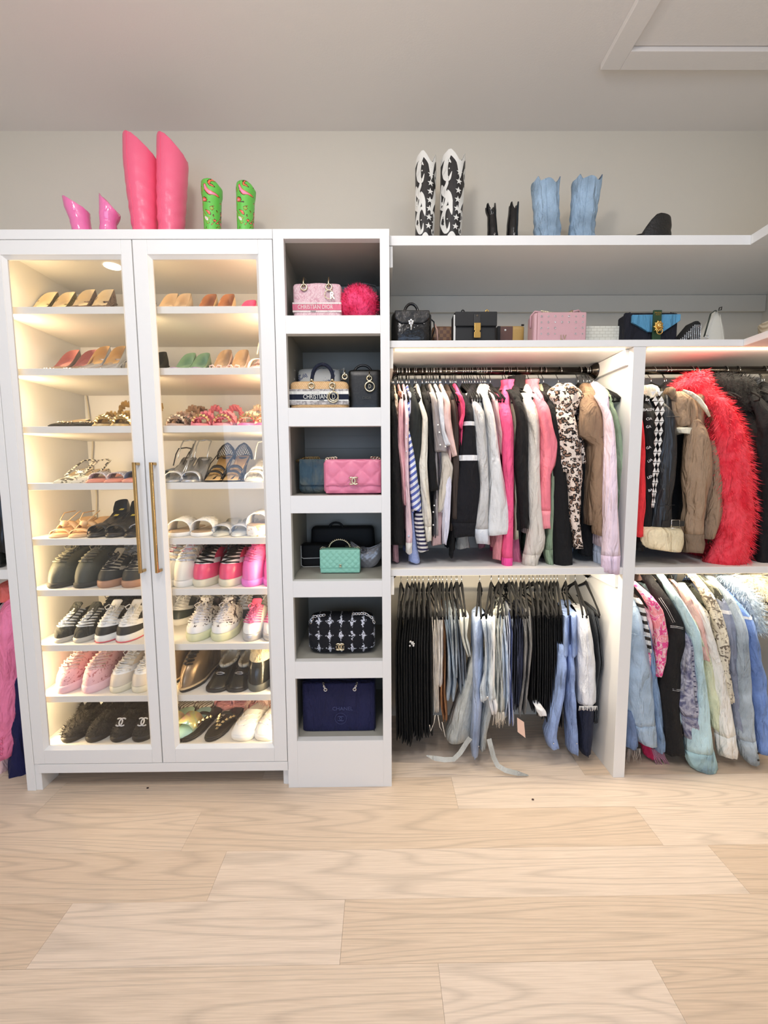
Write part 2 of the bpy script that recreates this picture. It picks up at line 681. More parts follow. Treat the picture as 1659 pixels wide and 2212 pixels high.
def door(x0, x1, gx0, gx1, hx, hz):
    g = G()
    z0, z1, gz0, gz1 = .113, 2.092, .171, 2.042
    g.box(x0, gx0, YA, YA + .022, z0, z1).box(gx1, x1, YA, YA + .022, z0, z1)
    g.box(gx0, gx1, YA, YA + .022, z0, gz0).box(gx0, gx1, YA, YA + .022, gz1, z1)
    d = make('cabinet_door', g, white, cab, .0015)
    b = .011
    for q in ([(gx0, gz0), (gx0, gz1), (gx0 + b, gz1 - b), (gx0 + b, gz0 + b)], [(gx1, gz0), (gx1, gz1), (gx1 - b, gz1 - b), (gx1 - b, gz0 + b)],
              [(gx0, gz0), (gx1, gz0), (gx1 - b, gz0 + b), (gx0 + b, gz0 + b)], [(gx0, gz1), (gx1, gz1), (gx1 - b, gz1 - b), (gx0 + b, gz1 - b)]):
        out, inn = q[:2], q[2:]
        gg = G()
        vs = [(out[0][0], YA + .002, out[0][1]), (out[1][0], YA + .002, out[1][1]), (inn[0][0], YA + .014, inn[0][1]), (inn[1][0], YA + .014, inn[1][1])]
        vs += [(v[0], YA + .02, v[2]) for v in vs]
        gg.add(vs, [(0, 1, 2, 3), (7, 6, 5, 4), (0, 4, 5, 1), (1, 5, 6, 2), (2, 6, 7, 3), (3, 7, 4, 0)], False)
        make('glazing_bead', gg, white, d)
    make('pane', G().box(gx0 + .004, gx1 - .004, YA + .0145, YA + .0175, gz0 + .004, gz1 - .004), glass, d)
    g = G()
    g.box(hx - .005, hx + .005, YA - .036, YA - .026, hz[0], hz[1])
    g.box(hx - .005, hx + .005, YA - .03, YA + .001, hz[0], hz[0] + .010).box(hx - .005, hx + .005, YA - .03, YA + .001, hz[1] - .010, hz[1])
    make('bar_handle', g, brass, d, .001, label='long slim brass bar handle')
    return d


door(-1.389, -.881, -1.346, -.919, -.902, (.893, 1.305))
door(-.877, -.381, -.826, -.432, -.840, (.893, 1.305))
for z in (1.97, 1.13, .23):
    make('hinge', G().box(-1.404, -1.375, 1.625, 1.66, z - .012, z + .012).tube([(-1.38, 1.628, z - .02), (-1.38, 1.628, z + .02)], .005), silver, cab)
# cable running down the back left corner
g = G()
g.tube([(-1.39 + .006 * math.sin(z * 23) + (.012 if z < 1.6 else 0), YB - .04, z) for z in [1.82 - .06 * k for k in range(18)]], .0035, 5)
make('cable', g, mat('white_cable', (225, 215, 190)), cab)
make('ceiling_spot', G().lathe([(.028, 0), (.032, -.002), (.024, -.004)], (-1.07, 1.80, 2.094), 20), mat('spot_glow', (255, 244, 220), emit=6), cab)
recenter(cab, (-.9, 1.85, 0))

# ================================================================ BAG TOWER
TX0, TX1 = -.3785, .037
OP = [(1.831, 2.094), (1.503, 1.767), (1.177, 1.435), (.849, 1.111), (.527, .785), (.198, .458)]
tin = mat('tower_shaded_white', (172, 169, 158), rough=.6)  # white interior greyed in its colour to deepen the shade inside the cubbyholes
tw = thing('bag_tower', 'white open tower with six square cubbyholes for handbags', 'shelving')
g = G()
g.box(TX0, -.340, YA, YA + .03, 0, CZ).box(.003, TX1, YA, YA + .03, 0, CZ)
zz = [0] + [v for p in reversed(OP) for v in p] + [CZ]
for a, b in zip(zz[::2], zz[1::2]):
    g.box(-.340, .003, YA, YA + .03, a, b)
make('face_frame', g, white, tw, .0008)
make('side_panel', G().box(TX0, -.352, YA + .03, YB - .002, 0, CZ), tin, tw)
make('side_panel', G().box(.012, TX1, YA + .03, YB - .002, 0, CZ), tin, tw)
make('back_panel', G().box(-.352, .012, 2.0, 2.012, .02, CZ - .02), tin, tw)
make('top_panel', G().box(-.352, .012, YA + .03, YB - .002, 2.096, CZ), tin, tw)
for a, b in OP:
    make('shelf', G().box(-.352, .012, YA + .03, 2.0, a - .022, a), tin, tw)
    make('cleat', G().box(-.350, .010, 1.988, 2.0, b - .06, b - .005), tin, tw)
recenter(tw, (-.17, 1.8, 0))

# ================================================================ HANGING UNIT (right of the tower) and side runs
hu = thing('hanging_unit', 'white double hanging unit with two long shelves above the clothes rods', 'wardrobe')
P0, P1 = .953, 1.000
XS = 1.365      # front edge of the run on the right wall
make('upright_panel', G().box(P0, P1, YBAY, YB - .002, 0, 1.726), white, hu, .001)
make('top_shelf', G().box(TX1 + .001, XR - .002, YBAY, YB - .002, 2.088, 2.122), white, hu, .001)
make('bag_shelf', G().box(TX1 + .001, XR - .002, YBAY, YB - .002, 1.727, 1.752), white, hu, .001)
for x0, x1 in ((TX1 + .001, P0 - .0005), (P1 + .0005, XR - .002)):
    make('middle_shelf', G().box(x0, x1, YBAY, YB - .002, .857, .884), white, hu, .001)
    for z in (1.726, .856):
        make('rear_cleat', G().box(x0, x1, YB - .02, YB - .002, z - .060, z - .001), white, hu, .001)
        make('light_strip', G().box(x0 + .02, min(x1, 1.78) - .02, YBAY + .02, YBAY + .028, z - .004, z), led, hu)
for z in (1.726, .856, 2.087):
    make('side_cleat', G().box(P0 - .014, P0 - .0005, YBAY + .03, YB - .021, z - .060, z - .001), white, hu, .001) if z < 2 else None
    make('side_cleat', G().box(TX1 + .001, TX1 + .013, YBAY + .002, YB - .021, z - .075, z - .001), white, hu, .001)
make('rear_cleat', G().box(TX1 + .001, XR - .002, YB - .02, YB - .002, 2.0125, 2.087), wall_m, hu, .001)
RY, RZ, RZ2 = 1.89, 1.697, .815


def rod(x0, x1, z, parent):
    g = G().tube([(x0, RY, z), (x1, RY, z)], .0165, 20)
    r_ = make('clothes_rod', g, steel, parent)
    for x, s_ in ((x0, 1), (x1, -1)):
        make('rod_flange', G().lathe([(.036, 0), (.036, .004 * s_), (.029, .010 * s_), (.021, .022 * s_), (.019, .024 * s_)], (x, RY, z), 24, 'x'), steel, r_)


rod(TX1 + .0135, P0 - .0145, RZ, hu)
rod(P1 + .001, XR - .003, RZ, hu)
rod(TX1 + .0135, P0 - .0145, RZ2, hu)
rod(P1 + .001, XR - .003, RZ2, hu)
recenter(hu, (.95, 1.85, 0))



sr = thing('side_shelf_run', 'white shelves on the right wall meeting the long shelves in the corner', 'shelving')
for z0, z1 in ((2.088, 2.122), (1.727, 1.752)):
    make('side_shelf', G().box(XS, XR - .002, -.4, YBAY - .001, z0, z1), white, sr, .001)
make('end_upright', G().box(XS, XR - .002, -.42, -.4, 0, 2.122), white, sr, .001)
make('side_cleat', G().box(XR - .02, XR - .002, -.4, YBAY - .001, 2.0125, 2.087), wall_m, sr, .001)
recenter(sr, (1.6, .6, 0))

ls = thing('left_hanging_unit', 'white hanging unit left of the glazed cabinet, its shelf at the frame edge', 'wardrobe')
make('middle_shelf', G().box(XL + .002, CX0 - .002, YBAY, YB - .002, .857, .895), white, ls, .001)
make('top_shelf', G().box(XL + .002, CX0 - .002, YBAY, YB - .002, 2.088, 2.122), white, ls, .001)
for z in (1.69, .815):
    make('clothes_rod', G().tube([(XL + .003, RY, z), (CX0 - .003, RY, z)], .0165, 16), steel, ls)
recenter(ls, (-2, 1.85, 0))

# ================================================================ FOOTWEAR
def outline(L, W, toe, k=13):
    """half widths along the sole, t=0 toe tip .. 1 heel"""
    ts = [(1 - math.cos(math.pi * i / k)) / 2 for i in range(k + 1)]
    p, q = {'round': (2.3, .5), 'point': (1.15, .95), 'square': (4, .36), 'almond': (1.7, .62)}[toe]

    def hw(t):
        if t < .34:
            return W / 2 * (1 - (1 - t / .34) ** p) ** q
        mid = W / 2 * (1 - .26 * min(1, (t - .34) / .3) + 0 * t)
        if t > .84:
            return mid * math.sqrt(max(0, 1 - ((t - .84) / .16) ** 2)) if t < 1 else 0
        return mid
    idx = [(t, 1) for t in ts] + [(t, -1) for t in reversed(ts[1:-1])]
    return [(sg * hw(t), -L / 2 + L * t, t, sg) for t, sg in idx], ts


class Last:
    """a shoe shape: sole outline lofted up to a collar ring"""
    def __init__(s, L=.27, W=.10, toe='round', sole=.025, col=(.52, .93, .034), cz=(.075, .062, .075), lift=0., p=1.7, q=1.35, J=9, slim=.93):
        s.o, s.ts = outline(L, W, toe)
        s.L, s.W, s.sole, s.col, s.cz, s.lift_h, s.p, s.q, s.J, s.slim = L, W, sole, col, cz, lift, p, q, J, slim
        s.n = len(s.o)

    def lift(s, y):
        t = (y + s.L / 2) / s.L
        u = min(1, max(0, (t - .30) / .62))
        return s.lift_h * u * u * (3 - 2 * u)

    def P(s, i, v, off=0.):
        x0, y0, t, sg = s.o[int(i) % s.n]
        c0, c1, cw = s.col
        x0 *= s.slim
        yc = -s.L / 2 + s.L * (c0 + (c1 - c0) * t)
        xc = sg * cw * math.sqrt(max(0, 1 - (2 * t - 1) ** 2)) if 0 < t < 1 else 0
        zf, zm, zh = s.cz
        zc = zf + (zm - zf) * min(1, t / .45) if t < .45 else zm + (zh - zm) * (t - .45) / .55
        g = v ** s.p
        x, y = x0 + (xc - x0) * g, y0 * (1 - 0) + (yc - y0) * g
        z = (zc) * (1 - (1 - v) ** s.q)
        bul = 1 + .06 * math.sin(math.pi * min(1, v * 1.6))
        x *= bul
        if off:
            r = Vector((x, (y - yc) * .8, .03)).normalized() * off
            x, y, z = x + r.x, y + r.y, z + r.z
        return Vector((x, y, s.sole + z + s.lift(y)))

    def upper(s, v0=0., v1=1., i0=None, i1=None, off=0., J=None):
        J = J or s.J
        full = i0 is None
        ids = range(s.n) if full else range(i0, i1 + 1)
        rings = [[s.P(i, v0 + (v1 - v0) * j / J, off) for i in ids] for j in range(J + 1)]
        return G().loft(rings, False, False, closed=full)

    def lining(s):
        g = G()
        top = [s.P(i, 1) for i in range(s.n)]
        c = sum(top, Vector()) / s.n
        rings = [[p.lerp(c, .02) + Vector((0, 0, .0008)) for p in top]]
        for k, (f, dz) in enumerate(((.06, .25), (.05, .6), (.1, .9))):
            r = []
            for p in top:
                q = p.lerp(c, f)
                fb = s.sole + .006 + s.lift(q.y)
                r.append(Vector((q.x, q.y, p.z + (fb - p.z) * dz)))
            rings.append(r)
        return g.loft(rings, False, True)

    def soleg(s, z1=None, z0=0., flare=1.03, y_lift=True):
        z1 = s.sole if z1 is None else z1
        g = G()
        rings = []
        for f, z in ((flare - .03, z0), (flare, z0 + (z1 - z0) * .25), (flare, z0 + (z1 - z0) * .75), (flare - .04, z1)):
            rings.append([(x * f, y * (f + .0), z + (s.lift(y) if y_lift else 0)) for x, y, t, sg in s.o])
        return g.loft(rings)

    def heel(s, r=.008, top=.022, back=.9):
        y = -s.L / 2 + s.L * back
        h = s.lift(y)
        return G().tube([(0, y + .006, 0), (0, y + .004, .012), (0, y - .002, h * .6), (0, y - .01, h + .004)], [r, r * .9, r * 1.25, top], 10)

    def laces(s, n=6, v0=.5, v1=.96, w=2, r=.0026, bow=True):
        g = G()
        k = len(s.ts) - 1
        for a in range(n):
            v = v0 + (v1 - v0) * a / (n - 1)
            A, B = s.P(w, v, .003), s.P(-w, v, .003)
            M_ = s.P(0, v, .004) + Vector((0, -.003, .004))
            g.tube([A, M_, B], r, 5)
            if a:
                vp = v0 + (v1 - v0) * (a - 1) / (n - 1)
                g.tube([s.P(w, vp, .004), s.P(0, (v + vp) / 2, .005) + Vector((0, -.005, .005)), B], r, 5)
        if bow:
            A = s.P(0, v1 - .06, .004) + Vector((0, -.007, .006))
            for sg in (-1, 1):
                g.tube([A, A + Vector((sg * .014, -.008, .012)), A + Vector((sg * .026, -.018, .004)), A + Vector((sg * .018, -.022, -.006)), A], r * .8, 5)
                g.tube([A, A + Vector((sg * .01, -.014, -.006)), A + Vector((sg * .016, -.03, -.018))], r * .8, 5)
        return g

    def tongue(s, up=.02, w=.022):
        A = s.P(0, .6)
        B = s.P(0, 1)
        rings = []
        for t in (0, .5, 1, 1.12):
            c = A.lerp(B, min(t, 1)) + Vector((0, .006 * t - .004, up * t * t))
            ww = w * (.8 + .25 * t) if t <= 1 else w * .8
            rings.append([c + Vector((ww * math.cos(a), .005 * math.sin(a) + .002, .0)) for a in [2 * math.pi * q / 10 for q in range(10)]])
        return G().loft(rings)

    def band(s, y, half, h, wy, th=.003, flatten=1.):
        """strap over the foot at y: half width, rise h, width wy along the foot"""
        g = G()
        rings = []
        n = 12
        for a in range(n + 1):
            t = math.pi * a / n
            c, si = math.cos(t), math.sin(t)
            x = half * math.copysign(abs(c) ** .8, c)
            z = s.sole + s.lift(y) + h * abs(si) ** .75 - .004
            nr = Vector((c, 0, si))
            o = Vector((x, y, z))
            lean = -.15 * h * si
            rings.append([o + Vector((0, -wy / 2 - lean * 0, 0)), o + Vector((0, wy / 2, si * .2 * h)), o + Vector((0, wy / 2, si * .2 * h)) + nr * th, o + Vector((0, -wy / 2, 0)) + nr * th])
        return g.loft(rings)


def hairy(g_src, length, n, mt, name, parent, droop=.4, w=.0011, seed=1):
    """hair on a finished surface, as one uncountable part"""
    pts = []
    V = [Vector(v) for v in g_src.v]
    for f in g_src.f:
        if len(f) > 4:
            continue
        c = sum((V[i] for i in f), Vector()) / len(f)
        nn = (V[f[1]] - V[f[0]]).cross(V[f[2]] - V[f[0]])
        if nn.length > 1e-12:
            pts.append((c, nn.normalized()))
            if len(f) == 4:
                pts.append((c.lerp(V[f[0]], .5), nn.normalized()))
                pts.append((c.lerp(V[f[2]], .5), nn.normalized()))
    cen = sum((p for p, _ in pts), Vector()) / len(pts)
    pts = [(p, nn if nn.dot(p - cen) > 0 else -nn) for p, nn in pts]
    return make(name, G().fur(pts, length, n, droop, w, seed), mt, parent, kind='stuff')


M_ = lambda k, c, **kw: leather('leather_' + k, c, **kw)
rubber_w = mat('white_rubber', (240, 238, 230), rough=.55)
rubber_b = mat('black_rubber', (24, 24, 25), rough=.55)
gum = mat('gum_rubber', (176, 132, 104), rough=.6)
lace_w = cloth('white_lace', (242, 242, 238))
lace_b = cloth('black_lace', (22, 22, 24))
cream_in = M_('cream_lining', (238, 218, 180), rough=.5)


def sneaker(label, up, sole, lace, cap=None, side=None, lin_=None, L=.275, W=.10, hi=0., sole_h=.028, toe='round', tongue=None, capv=.34, bow=True, stripe=None, n=6, charm=None, name='sneaker', tab=None):
    r = thing(name, label, 'shoe')
    if hi:
        z = Last(L, W, toe, sole_h, (.60, .97, .036), (.075 + hi, .06 + hi, .075 + hi), p=1.8, q=1.9)
    else:
        z = Last(L, W, toe, sole_h, (.46, .96, .035), (.082, .05, .066), p=1.75, q=1.4)
    make('upper', z.upper(), up, r)
    make('lining', z.lining(), lin_ or up, r)
    sl = make('sole', z.soleg(), sole, r)
    if stripe:
        make('outsole', z.soleg(.006, -.0003, 1.04), stripe, sl)
    if cap:
        make('toe_cap', z.upper(0, capv, -5, 5, .0016, 5), cap, r)
    if side:
        make('side_panel', z.upper(0, .6, 5, 9, .0014, 5), side, r)
        make('side_panel', z.upper(0, .6, z.n - 9, z.n - 5, .0014, 5), side, r)
        make('eyelet_panel', z.upper(.5, 1, 3, 6, .0016, 4), side, r)
        make('eyelet_panel', z.upper(.5, 1, z.n - 6, z.n - 3, .0016, 4), side, r)
    make('tongue', z.tongue(.022 + hi * .15), tongue or up, r)
    make('laces', z.laces(n, .36, .97, 3, .0031, bow), lace, r)
    if tab:
        make('heel_tab', z.upper(.55, 1, 11, 15, .0018, 3), tab, r)
    return r


def pump(label, up, lining, lift=.075, toe='point', L=.235, W=.078, front=.30, heelmat=None, trim=None, cz=(.010, .020, .062), name='pump', block=False, bow=None, sling=False):
    r = thing(name, label, 'shoe')
    z = Last(L, W, toe, .004, (front, .97, .031), cz, lift, p=1.3, q=1.4)
    make('upper', z.upper(), up, r)
    make('lining', z.lining(), lining, r)
    make('sole', z.soleg(), heelmat or up, r)
    if lift > .02:
        make('heel', z.heel(.016 if block else .005, .024), heelmat or up, r)
    if trim:
        g = G()
        for a in (-3, -2, -1, 0, 1, 2, 3):
            for v in (.75, .95):
                p = z.P(a, v, .002)
                g.ball(p, .0048, 6, 4)
        make('crystals', g, trim, r)
    if bow:
        p = z.P(0, 1, .003)
        g = G()
        for sg in (-1, 1):
            g.tube([p, p + Vector((sg * .010, -.004, .012)), p + Vector((sg * .024, -.002, .010)), p + Vector((sg * .022, -.004, -.004)), p], .003, 6)
        g.ball(p, .005)
        make('bow', g, bow, r)
    return r


def slide(label, base, strap, L=.25, W=.095, sole_h=.018, h=.045, wy=.07, y=-.035, lift=0., quilted=False, toe='round', name='slide', straps=None, foot=None, heel=None, ankle=None, knot=None, clear=None):
    r = thing(name, label, 'shoe')
    z = Last(L, W, toe, sole_h, lift=lift)
    make('sole', z.soleg(), base, r)
    make('footbed', z.soleg(sole_h + .004, sole_h - .003, .97), foot or base, r)
    if lift > .02:
        make('heel', z.heel(.007 if heel is None else heel, .02), base, r)
    for (yy, hh, ww) in (straps or [(y, h, wy)]):
        g = z.band(yy, W * .47, hh, ww)
        b = make('strap', g, strap, r)
        if quilted:
            q = G()
            for k in range(-3, 4):
                for d in (-1, 1):
                    path = []
                    for a in range(9):
                        t = a / 8
                        th = math.pi * (.5 + k * .13 + d * (t - .5) * .35)
                        if not 0.03 < th < math.pi - .03:
                            continue
                        c, si = math.cos(th), math.sin(th)
                        path.append((z.W * .47 * math.copysign(abs(c) ** .8, c) + c * .003, yy - ww / 2 + ww * t, z.sole + hh * si ** .75 - .004 + si * .0032 + t * si * .2 * hh))
                    if len(path) > 2:
                        q.tube(path, .0011, 4)
            make('stitching', q, strap, b)
    if ankle:
        g = G()
        yh = L * .36
        lz = z.sole + z.lift(yh)
        g.tube([(W * .36, yh - .05, lz), (W * .36, yh - .02, lz + .05), (.028, yh + .005, lz + .075), (0, yh + .018, lz + .08), (-.028, yh + .005, lz + .075), (-W * .36, yh - .02, lz + .05), (-W * .36, yh - .05, lz)], .0028, 6)
        g.tube([(.03, -.06, z.sole + .02), (.034, -.01, z.sole + .05 + z.lift(0)), (.034, yh - .03, lz + .06)], .002, 5)
        make('ankle_strap', g, ankle, r)
    if knot:
        g = G().ball((0, -L * .22, z.sole + h + .006), (.016, .014, .013), 12, 8)
        for sg in (-1, 1):
            g.tube([(0, -L * .22, z.sole + h), (sg * .02, -L * .2, z.sole + h + .02), (sg * .03, -L * .05, z.sole + h + .045), (sg * .012, .03, z.sole + h + .05)], .0022, 5)
        make('knot', g, knot, r)
    return r


def boot(label, up, sole, H=.13, L=.27, W=.098, lace=None, cap=None, toe='round', sole_h=.03, lining=None, name='ankle_boot', wide=.038, welt=None, extra=None, tongue=None):
    r = thing(name, label, 'shoe')
    z = Last(L, W, toe, sole_h, (.60, .98, wide), (H, H, H), p=1.7, q=2.0, J=11)
    make('upper', z.upper(), up, r)
    make('lining', z.lining(), lining or up, r)
    s_ = make('sole', z.soleg(), sole, r)
    if welt:
        make('welt', z.soleg(sole_h, sole_h - .007, 1.07), welt, s_)
    if cap:
        make('toe_cap', z.upper(0, .36, -5, 5, .0016, 5), cap, r)
    if lace:
        make('laces', z.laces(7, .42, .95, 2, .0034), lace, r)
    if tongue:
        make('tongue', z.tongue(.03), tongue, r)
    return r, z


def put(o, X, toeY, z, rz=0., L=.27, tilt=0.):
    """stand a shoe with its toe tip at toeY"""
    o.location = (X + math.sin(rz) * L / 2, toeY + L / 2 * math.cos(rz), z)
    o.rotation_euler = (0, 0, rz)
    return o


def pair(fn, desc, place, spots, L=.27, rz=0., grp=None):
    """two shoes: the second a mirrored copy; spots = [(px, z, toeY), ...]"""
    first = fn('left one of the ' + desc + place)
    out = []
    for k, (px, z, ty) in enumerate(spots):
        o = first if k == 0 else copy_tree(first)
        if k:
            o['label'] = 'right one of the ' + desc + place
            o.scale = (-.94, 1, 1)
        else:
            o.scale = (.94, 1, 1)
        X = colX(px[0], px[1], z + .05) if isinstance(px, tuple) else colX(px, ty, z + .01)
        put(o, X, ty, z, rz, L)
        out.append(o)
    return out


Z = [1.8813, 1.6593, 1.4453, 1.2293, 1.0133, .8103, .5853, .3713, .1593]
T = 1.662


def apex(px, L=.235, ty=T):
    """pixel column of a heel cup -> pixel column of its toe"""
    return (px, ty + L * .93)


# ---- top shelf (1)
glit_g = mat('gold_glitter', (120, 108, 70), rough=.35, metal=.6, ramp=('noise', 300, 0, [(.4, (80, 74, 52)), (.6, (190, 176, 120))], False))
snake = mat('snake_print', (110, 95, 85), rough=.4, ramp=('voronoi', 60, .02, [(.1, (60, 48, 46)), (.5, (140, 120, 108))], False))
crys = mat('crystal', (235, 240, 245), rough=.08, metal=.75)
pair(lambda l: pump(l, glit_g, cream_in, .085), 'olive glitter pumps with cream lining', ', cabinet top shelf', [(apex(122), Z[0], T), (apex(160), Z[0], T)], .235)
pair(lambda l: pump(l, snake, cream_in, .095, trim=crys), 'brown snakeskin pumps with crystal toes', ', cabinet top shelf', [(apex(203), Z[0], T), (apex(243), Z[0], T)], .235)
bw_print = mat('black_white_print', (240, 240, 235), rough=.4, ramp=('voronoi', 70, .03, [(0, (20, 20, 20)), (.42, (240, 240, 235))], True))
tag(pair(lambda l: pump(l, bw_print, cream_in, .055), 'x', 'x', [(apex(331), Z[0], T)], .235)[0], 'black and white patterned pump, leftmost behind the right door, top shelf', 'shoe')
nude = M_('nude_patent', (240, 216, 184), rough=.2)
pair(lambda l: pump(l, nude, nude, .078), 'pale nude pumps', ' in the middle of the cabinet top shelf', [(apex(380), Z[0], T), (apex(408), Z[0], T)], .235)
tan = M_('tan_inner', (196, 138, 100))
pair(lambda l: pump(l, M_('beige', (238, 208, 160)), tan, .075), 'beige pumps with tan lining', ', cabinet top shelf', [(apex(462), Z[0], T), (apex(500), Z[0], T)], .235)
hot = M_('hot_pink', (236, 96, 150), rough=.25)
tag(pair(lambda l: pump(l, M_('rose_satin', (236, 130, 160)), hot, .05, trim=crys), 'x', 'x', [(apex(546), Z[0], T)], .235)[0], 'hot pink jewelled pump at the right end of the top shelf', 'shoe')
# ---- shelf 2
mauve = M_('mauve_suede', (178, 118, 112), rough=.8)
pair(lambda l: pump(l, M_('grey_brown', (130, 112, 104)), mauve, .07, trim=crys, toe='square'), 'mauve lined mules with crystal strap', ', second shelf', [(apex(168), Z[1], T), (apex(207), Z[1], T)], .235)
clearm = mat('clear_vinyl', (205, 208, 215), rough=.1, metal=.35)
pair(lambda l: pump(l, clearm, M_('amber_lining', (206, 170, 120)), .085, trim=crys, toe='almond'), 'clear and silver pumps with amber lining', ', second shelf', [(apex(234), Z[1], T), (apex(268), Z[1], T)], .235)
tag(put(pump('x', M_('black_suede', (48, 48, 46), rough=.85), M_('black_suede', (48, 48, 46)), .06), colX(352, T + .21, Z[1] + .05), T, Z[1], 0, .235), 'black suede pump, leftmost behind the right door, second shelf', 'shoe')
green = M_('sage_satin', (140, 172, 146), rough=.35)
pair(lambda l: pump(l, green, green, .055), 'sage green satin pumps', ' on the second shelf', [(apex(417), Z[1], T), (apex(447), Z[1], T)], .235)
lilac = M_('lilac', (188, 160, 184), rough=.35)
pair(lambda l: pump(l, lilac, lilac, .004, toe='almond', front=.42, cz=(.012, .018, .022), name='flat_mule'), 'lilac flat mules in front of the green pumps', '', [(372, Z[1], 1.65), (418, Z[1], 1.65)], .235)
blush = M_('blush_leather', (240, 210, 200), rough=.35)
pair(lambda l: pump(l, blush, M_('taupe_inner', (198, 170, 140)), .068, toe='almond', bow=blush), 'blush pumps with taupe lining and small bow', ', second shelf', [(apex(494), Z[1], T), (apex(530), Z[1], T)], .235)
ivory = M_('ivory', (244, 236, 218), rough=.3)
tag(put(slide('x', M_('blush_sole', (242, 205, 205)), ivory, lift=.09, name='heeled_sandal', straps=[(-.05, .045, .04)], ankle=ivory, knot=None, L=.235, W=.078, sole_h=.006), colX(548, T, Z[1] + .01), T, Z[1], 0, .235), 'ivory heeled sandal with ankle strap, right end of second shelf', 'shoe')
# ---- shelf 3
blackp = M_('black_patent', (26, 28, 26), rough=.15)
pair(lambda l: pump(l, blackp, cream_in, .02, front=.36, trim=pale_gold, cz=(.02, .02, .03), name='studded_flat'), 'black patent studded flats', ', left end of third shelf', [(104, Z[2], 1.65), (155, Z[2], 1.65)], .235)
cham = M_('champagne', (200, 176, 128), rough=.3, metal=.4)


def ruffle_heel(l, base, ruff, studs=None, lift=.05):
    r = slide(l, base, ruff, L=.235, W=.08, sole_h=.008, lift=lift, name='ruffled_sandal', straps=[(-.055, .03, .035), (.0, .042, .02)], heel=.012)
    z = Last(.235, .08, 'round', .008, lift=lift)
    g = G()
    for yy, hh, wd in ((-.02, .036, .036), (.085, .05, .032)):
        for a in range(-6, 7):
            t = a / 6 * 1.35
            c = Vector((math.sin(t) * wd, yy + (.012 if a % 2 else 0), .008 + z.lift(yy) + math.cos(t) * hh + .012))
            g.add([c + Vector(v) for v in ((-.008, 0, -.012), (.008, .004, -.012), (.010, -.006, .012), (-.006, .006, .014), (0, -.012, .004))], [(0, 1, 4), (1, 2, 4), (2, 3, 4), (3, 0, 4), (0, 3, 2, 1)], False)
    make('ruffle', g, ruff, r)
    if studs:
        g = G()
        for a in range(-3, 4):
            t = a / 3 * 1.1
            c = Vector((math.sin(t) * .036, -.07, .012 + math.cos(t) * .034))
            g.add([c + Vector(v) * .007 for v in ((-1, 0, -1), (1, 0, -1), (1, 0, 1), (-1, 0, 1), (0, -1.6, 0))], [(0, 1, 4), (1, 2, 4), (2, 3, 4), (3, 0, 4), (0, 3, 2, 1)], False)
        make('pyramid_studs', g, studs, r)
    return r


pair(lambda l: ruffle_heel(l, cham, M_('gold_leaf', (206, 172, 106), rough=.3, metal=.5), pale_gold), 'gold studded sandals with ruffled ankle', ', third shelf', [(207, Z[2], T), (246, Z[2], T)], .235)
tag(put(ruffle_heel('x', M_('bronze_sole', (170, 140, 110)), M_('gold_leaf', (206, 172, 106)), None, .075), colX(275, 1.7, Z[2] + .01), 1.70, Z[2], 0, .235), 'bronze ruffled sandal beside the left door stile, third shelf', 'shoe')
taupe = M_('taupe_pearl', (186, 162, 148), rough=.35)
pair(lambda l: ruffle_heel(l, taupe, M_('taupe_stud', (178, 150, 128)), silver, .03), 'taupe studded ankle strap flats', ', third shelf', [(367, Z[2], T), (388, Z[2], 1.70)], .235)
rosy = M_('rose_leather', (232, 140, 150), rough=.3)
pair(lambda l: ruffle_heel(l, rosy, rosy, pale_gold, .03), 'rose pink sandals with gold pyramid studs', ', third shelf', [(422, Z[2], T), (470, Z[2], T)], .235)
pair(lambda l: ruffle_heel(l, hot, M_('cream_ruffle', (236, 216, 188)), pale_gold, .03), 'bright pink toed sandals with cream ruffles', ', right end of third shelf', [(525, Z[2], T), (563, Z[2], T)], .235)
# ---- shelf 4
pattern = mat('ivory_black_floral', (225, 222, 205), rough=.5, ramp=('noise', 45, 1.2, [(0, (232, 230, 212)), (.56, (232, 230, 212)), (.58, (96, 92, 80))], True))


def sling(l):
    r = pump(l, pattern, cream_in, .035, front=.40, cz=(.02, .018, .018), name='slingback')
    g = G()
    g.tube([(.030, -.01, .03), (.032, .04, .06), (.026, .095, .092), (0, .118, .098), (-.026, .095, .092), (-.032, .04, .06), (-.030, -.01, .03)], .007, 8, flat=.35)
    s_ = make('slingback_strap', g, mat('monogram_ribbon', (230, 224, 205), rough=.7, ramp=('checker', 90, 0, [(0, (40, 38, 34)), (.5, (232, 226, 208))], True)), r)
    g = G().ball((.03, -.012, .042), (.008, .004, .006))
    for sg in (-1, 1):
        g.tube([(.03, -.012, .042), (.03 + sg * .012, -.014, .050), (.03 + sg * .014, -.014, .036), (.03, -.012, .042)], .003, 5)
    make('bow', g, ivory, s_)
    return r


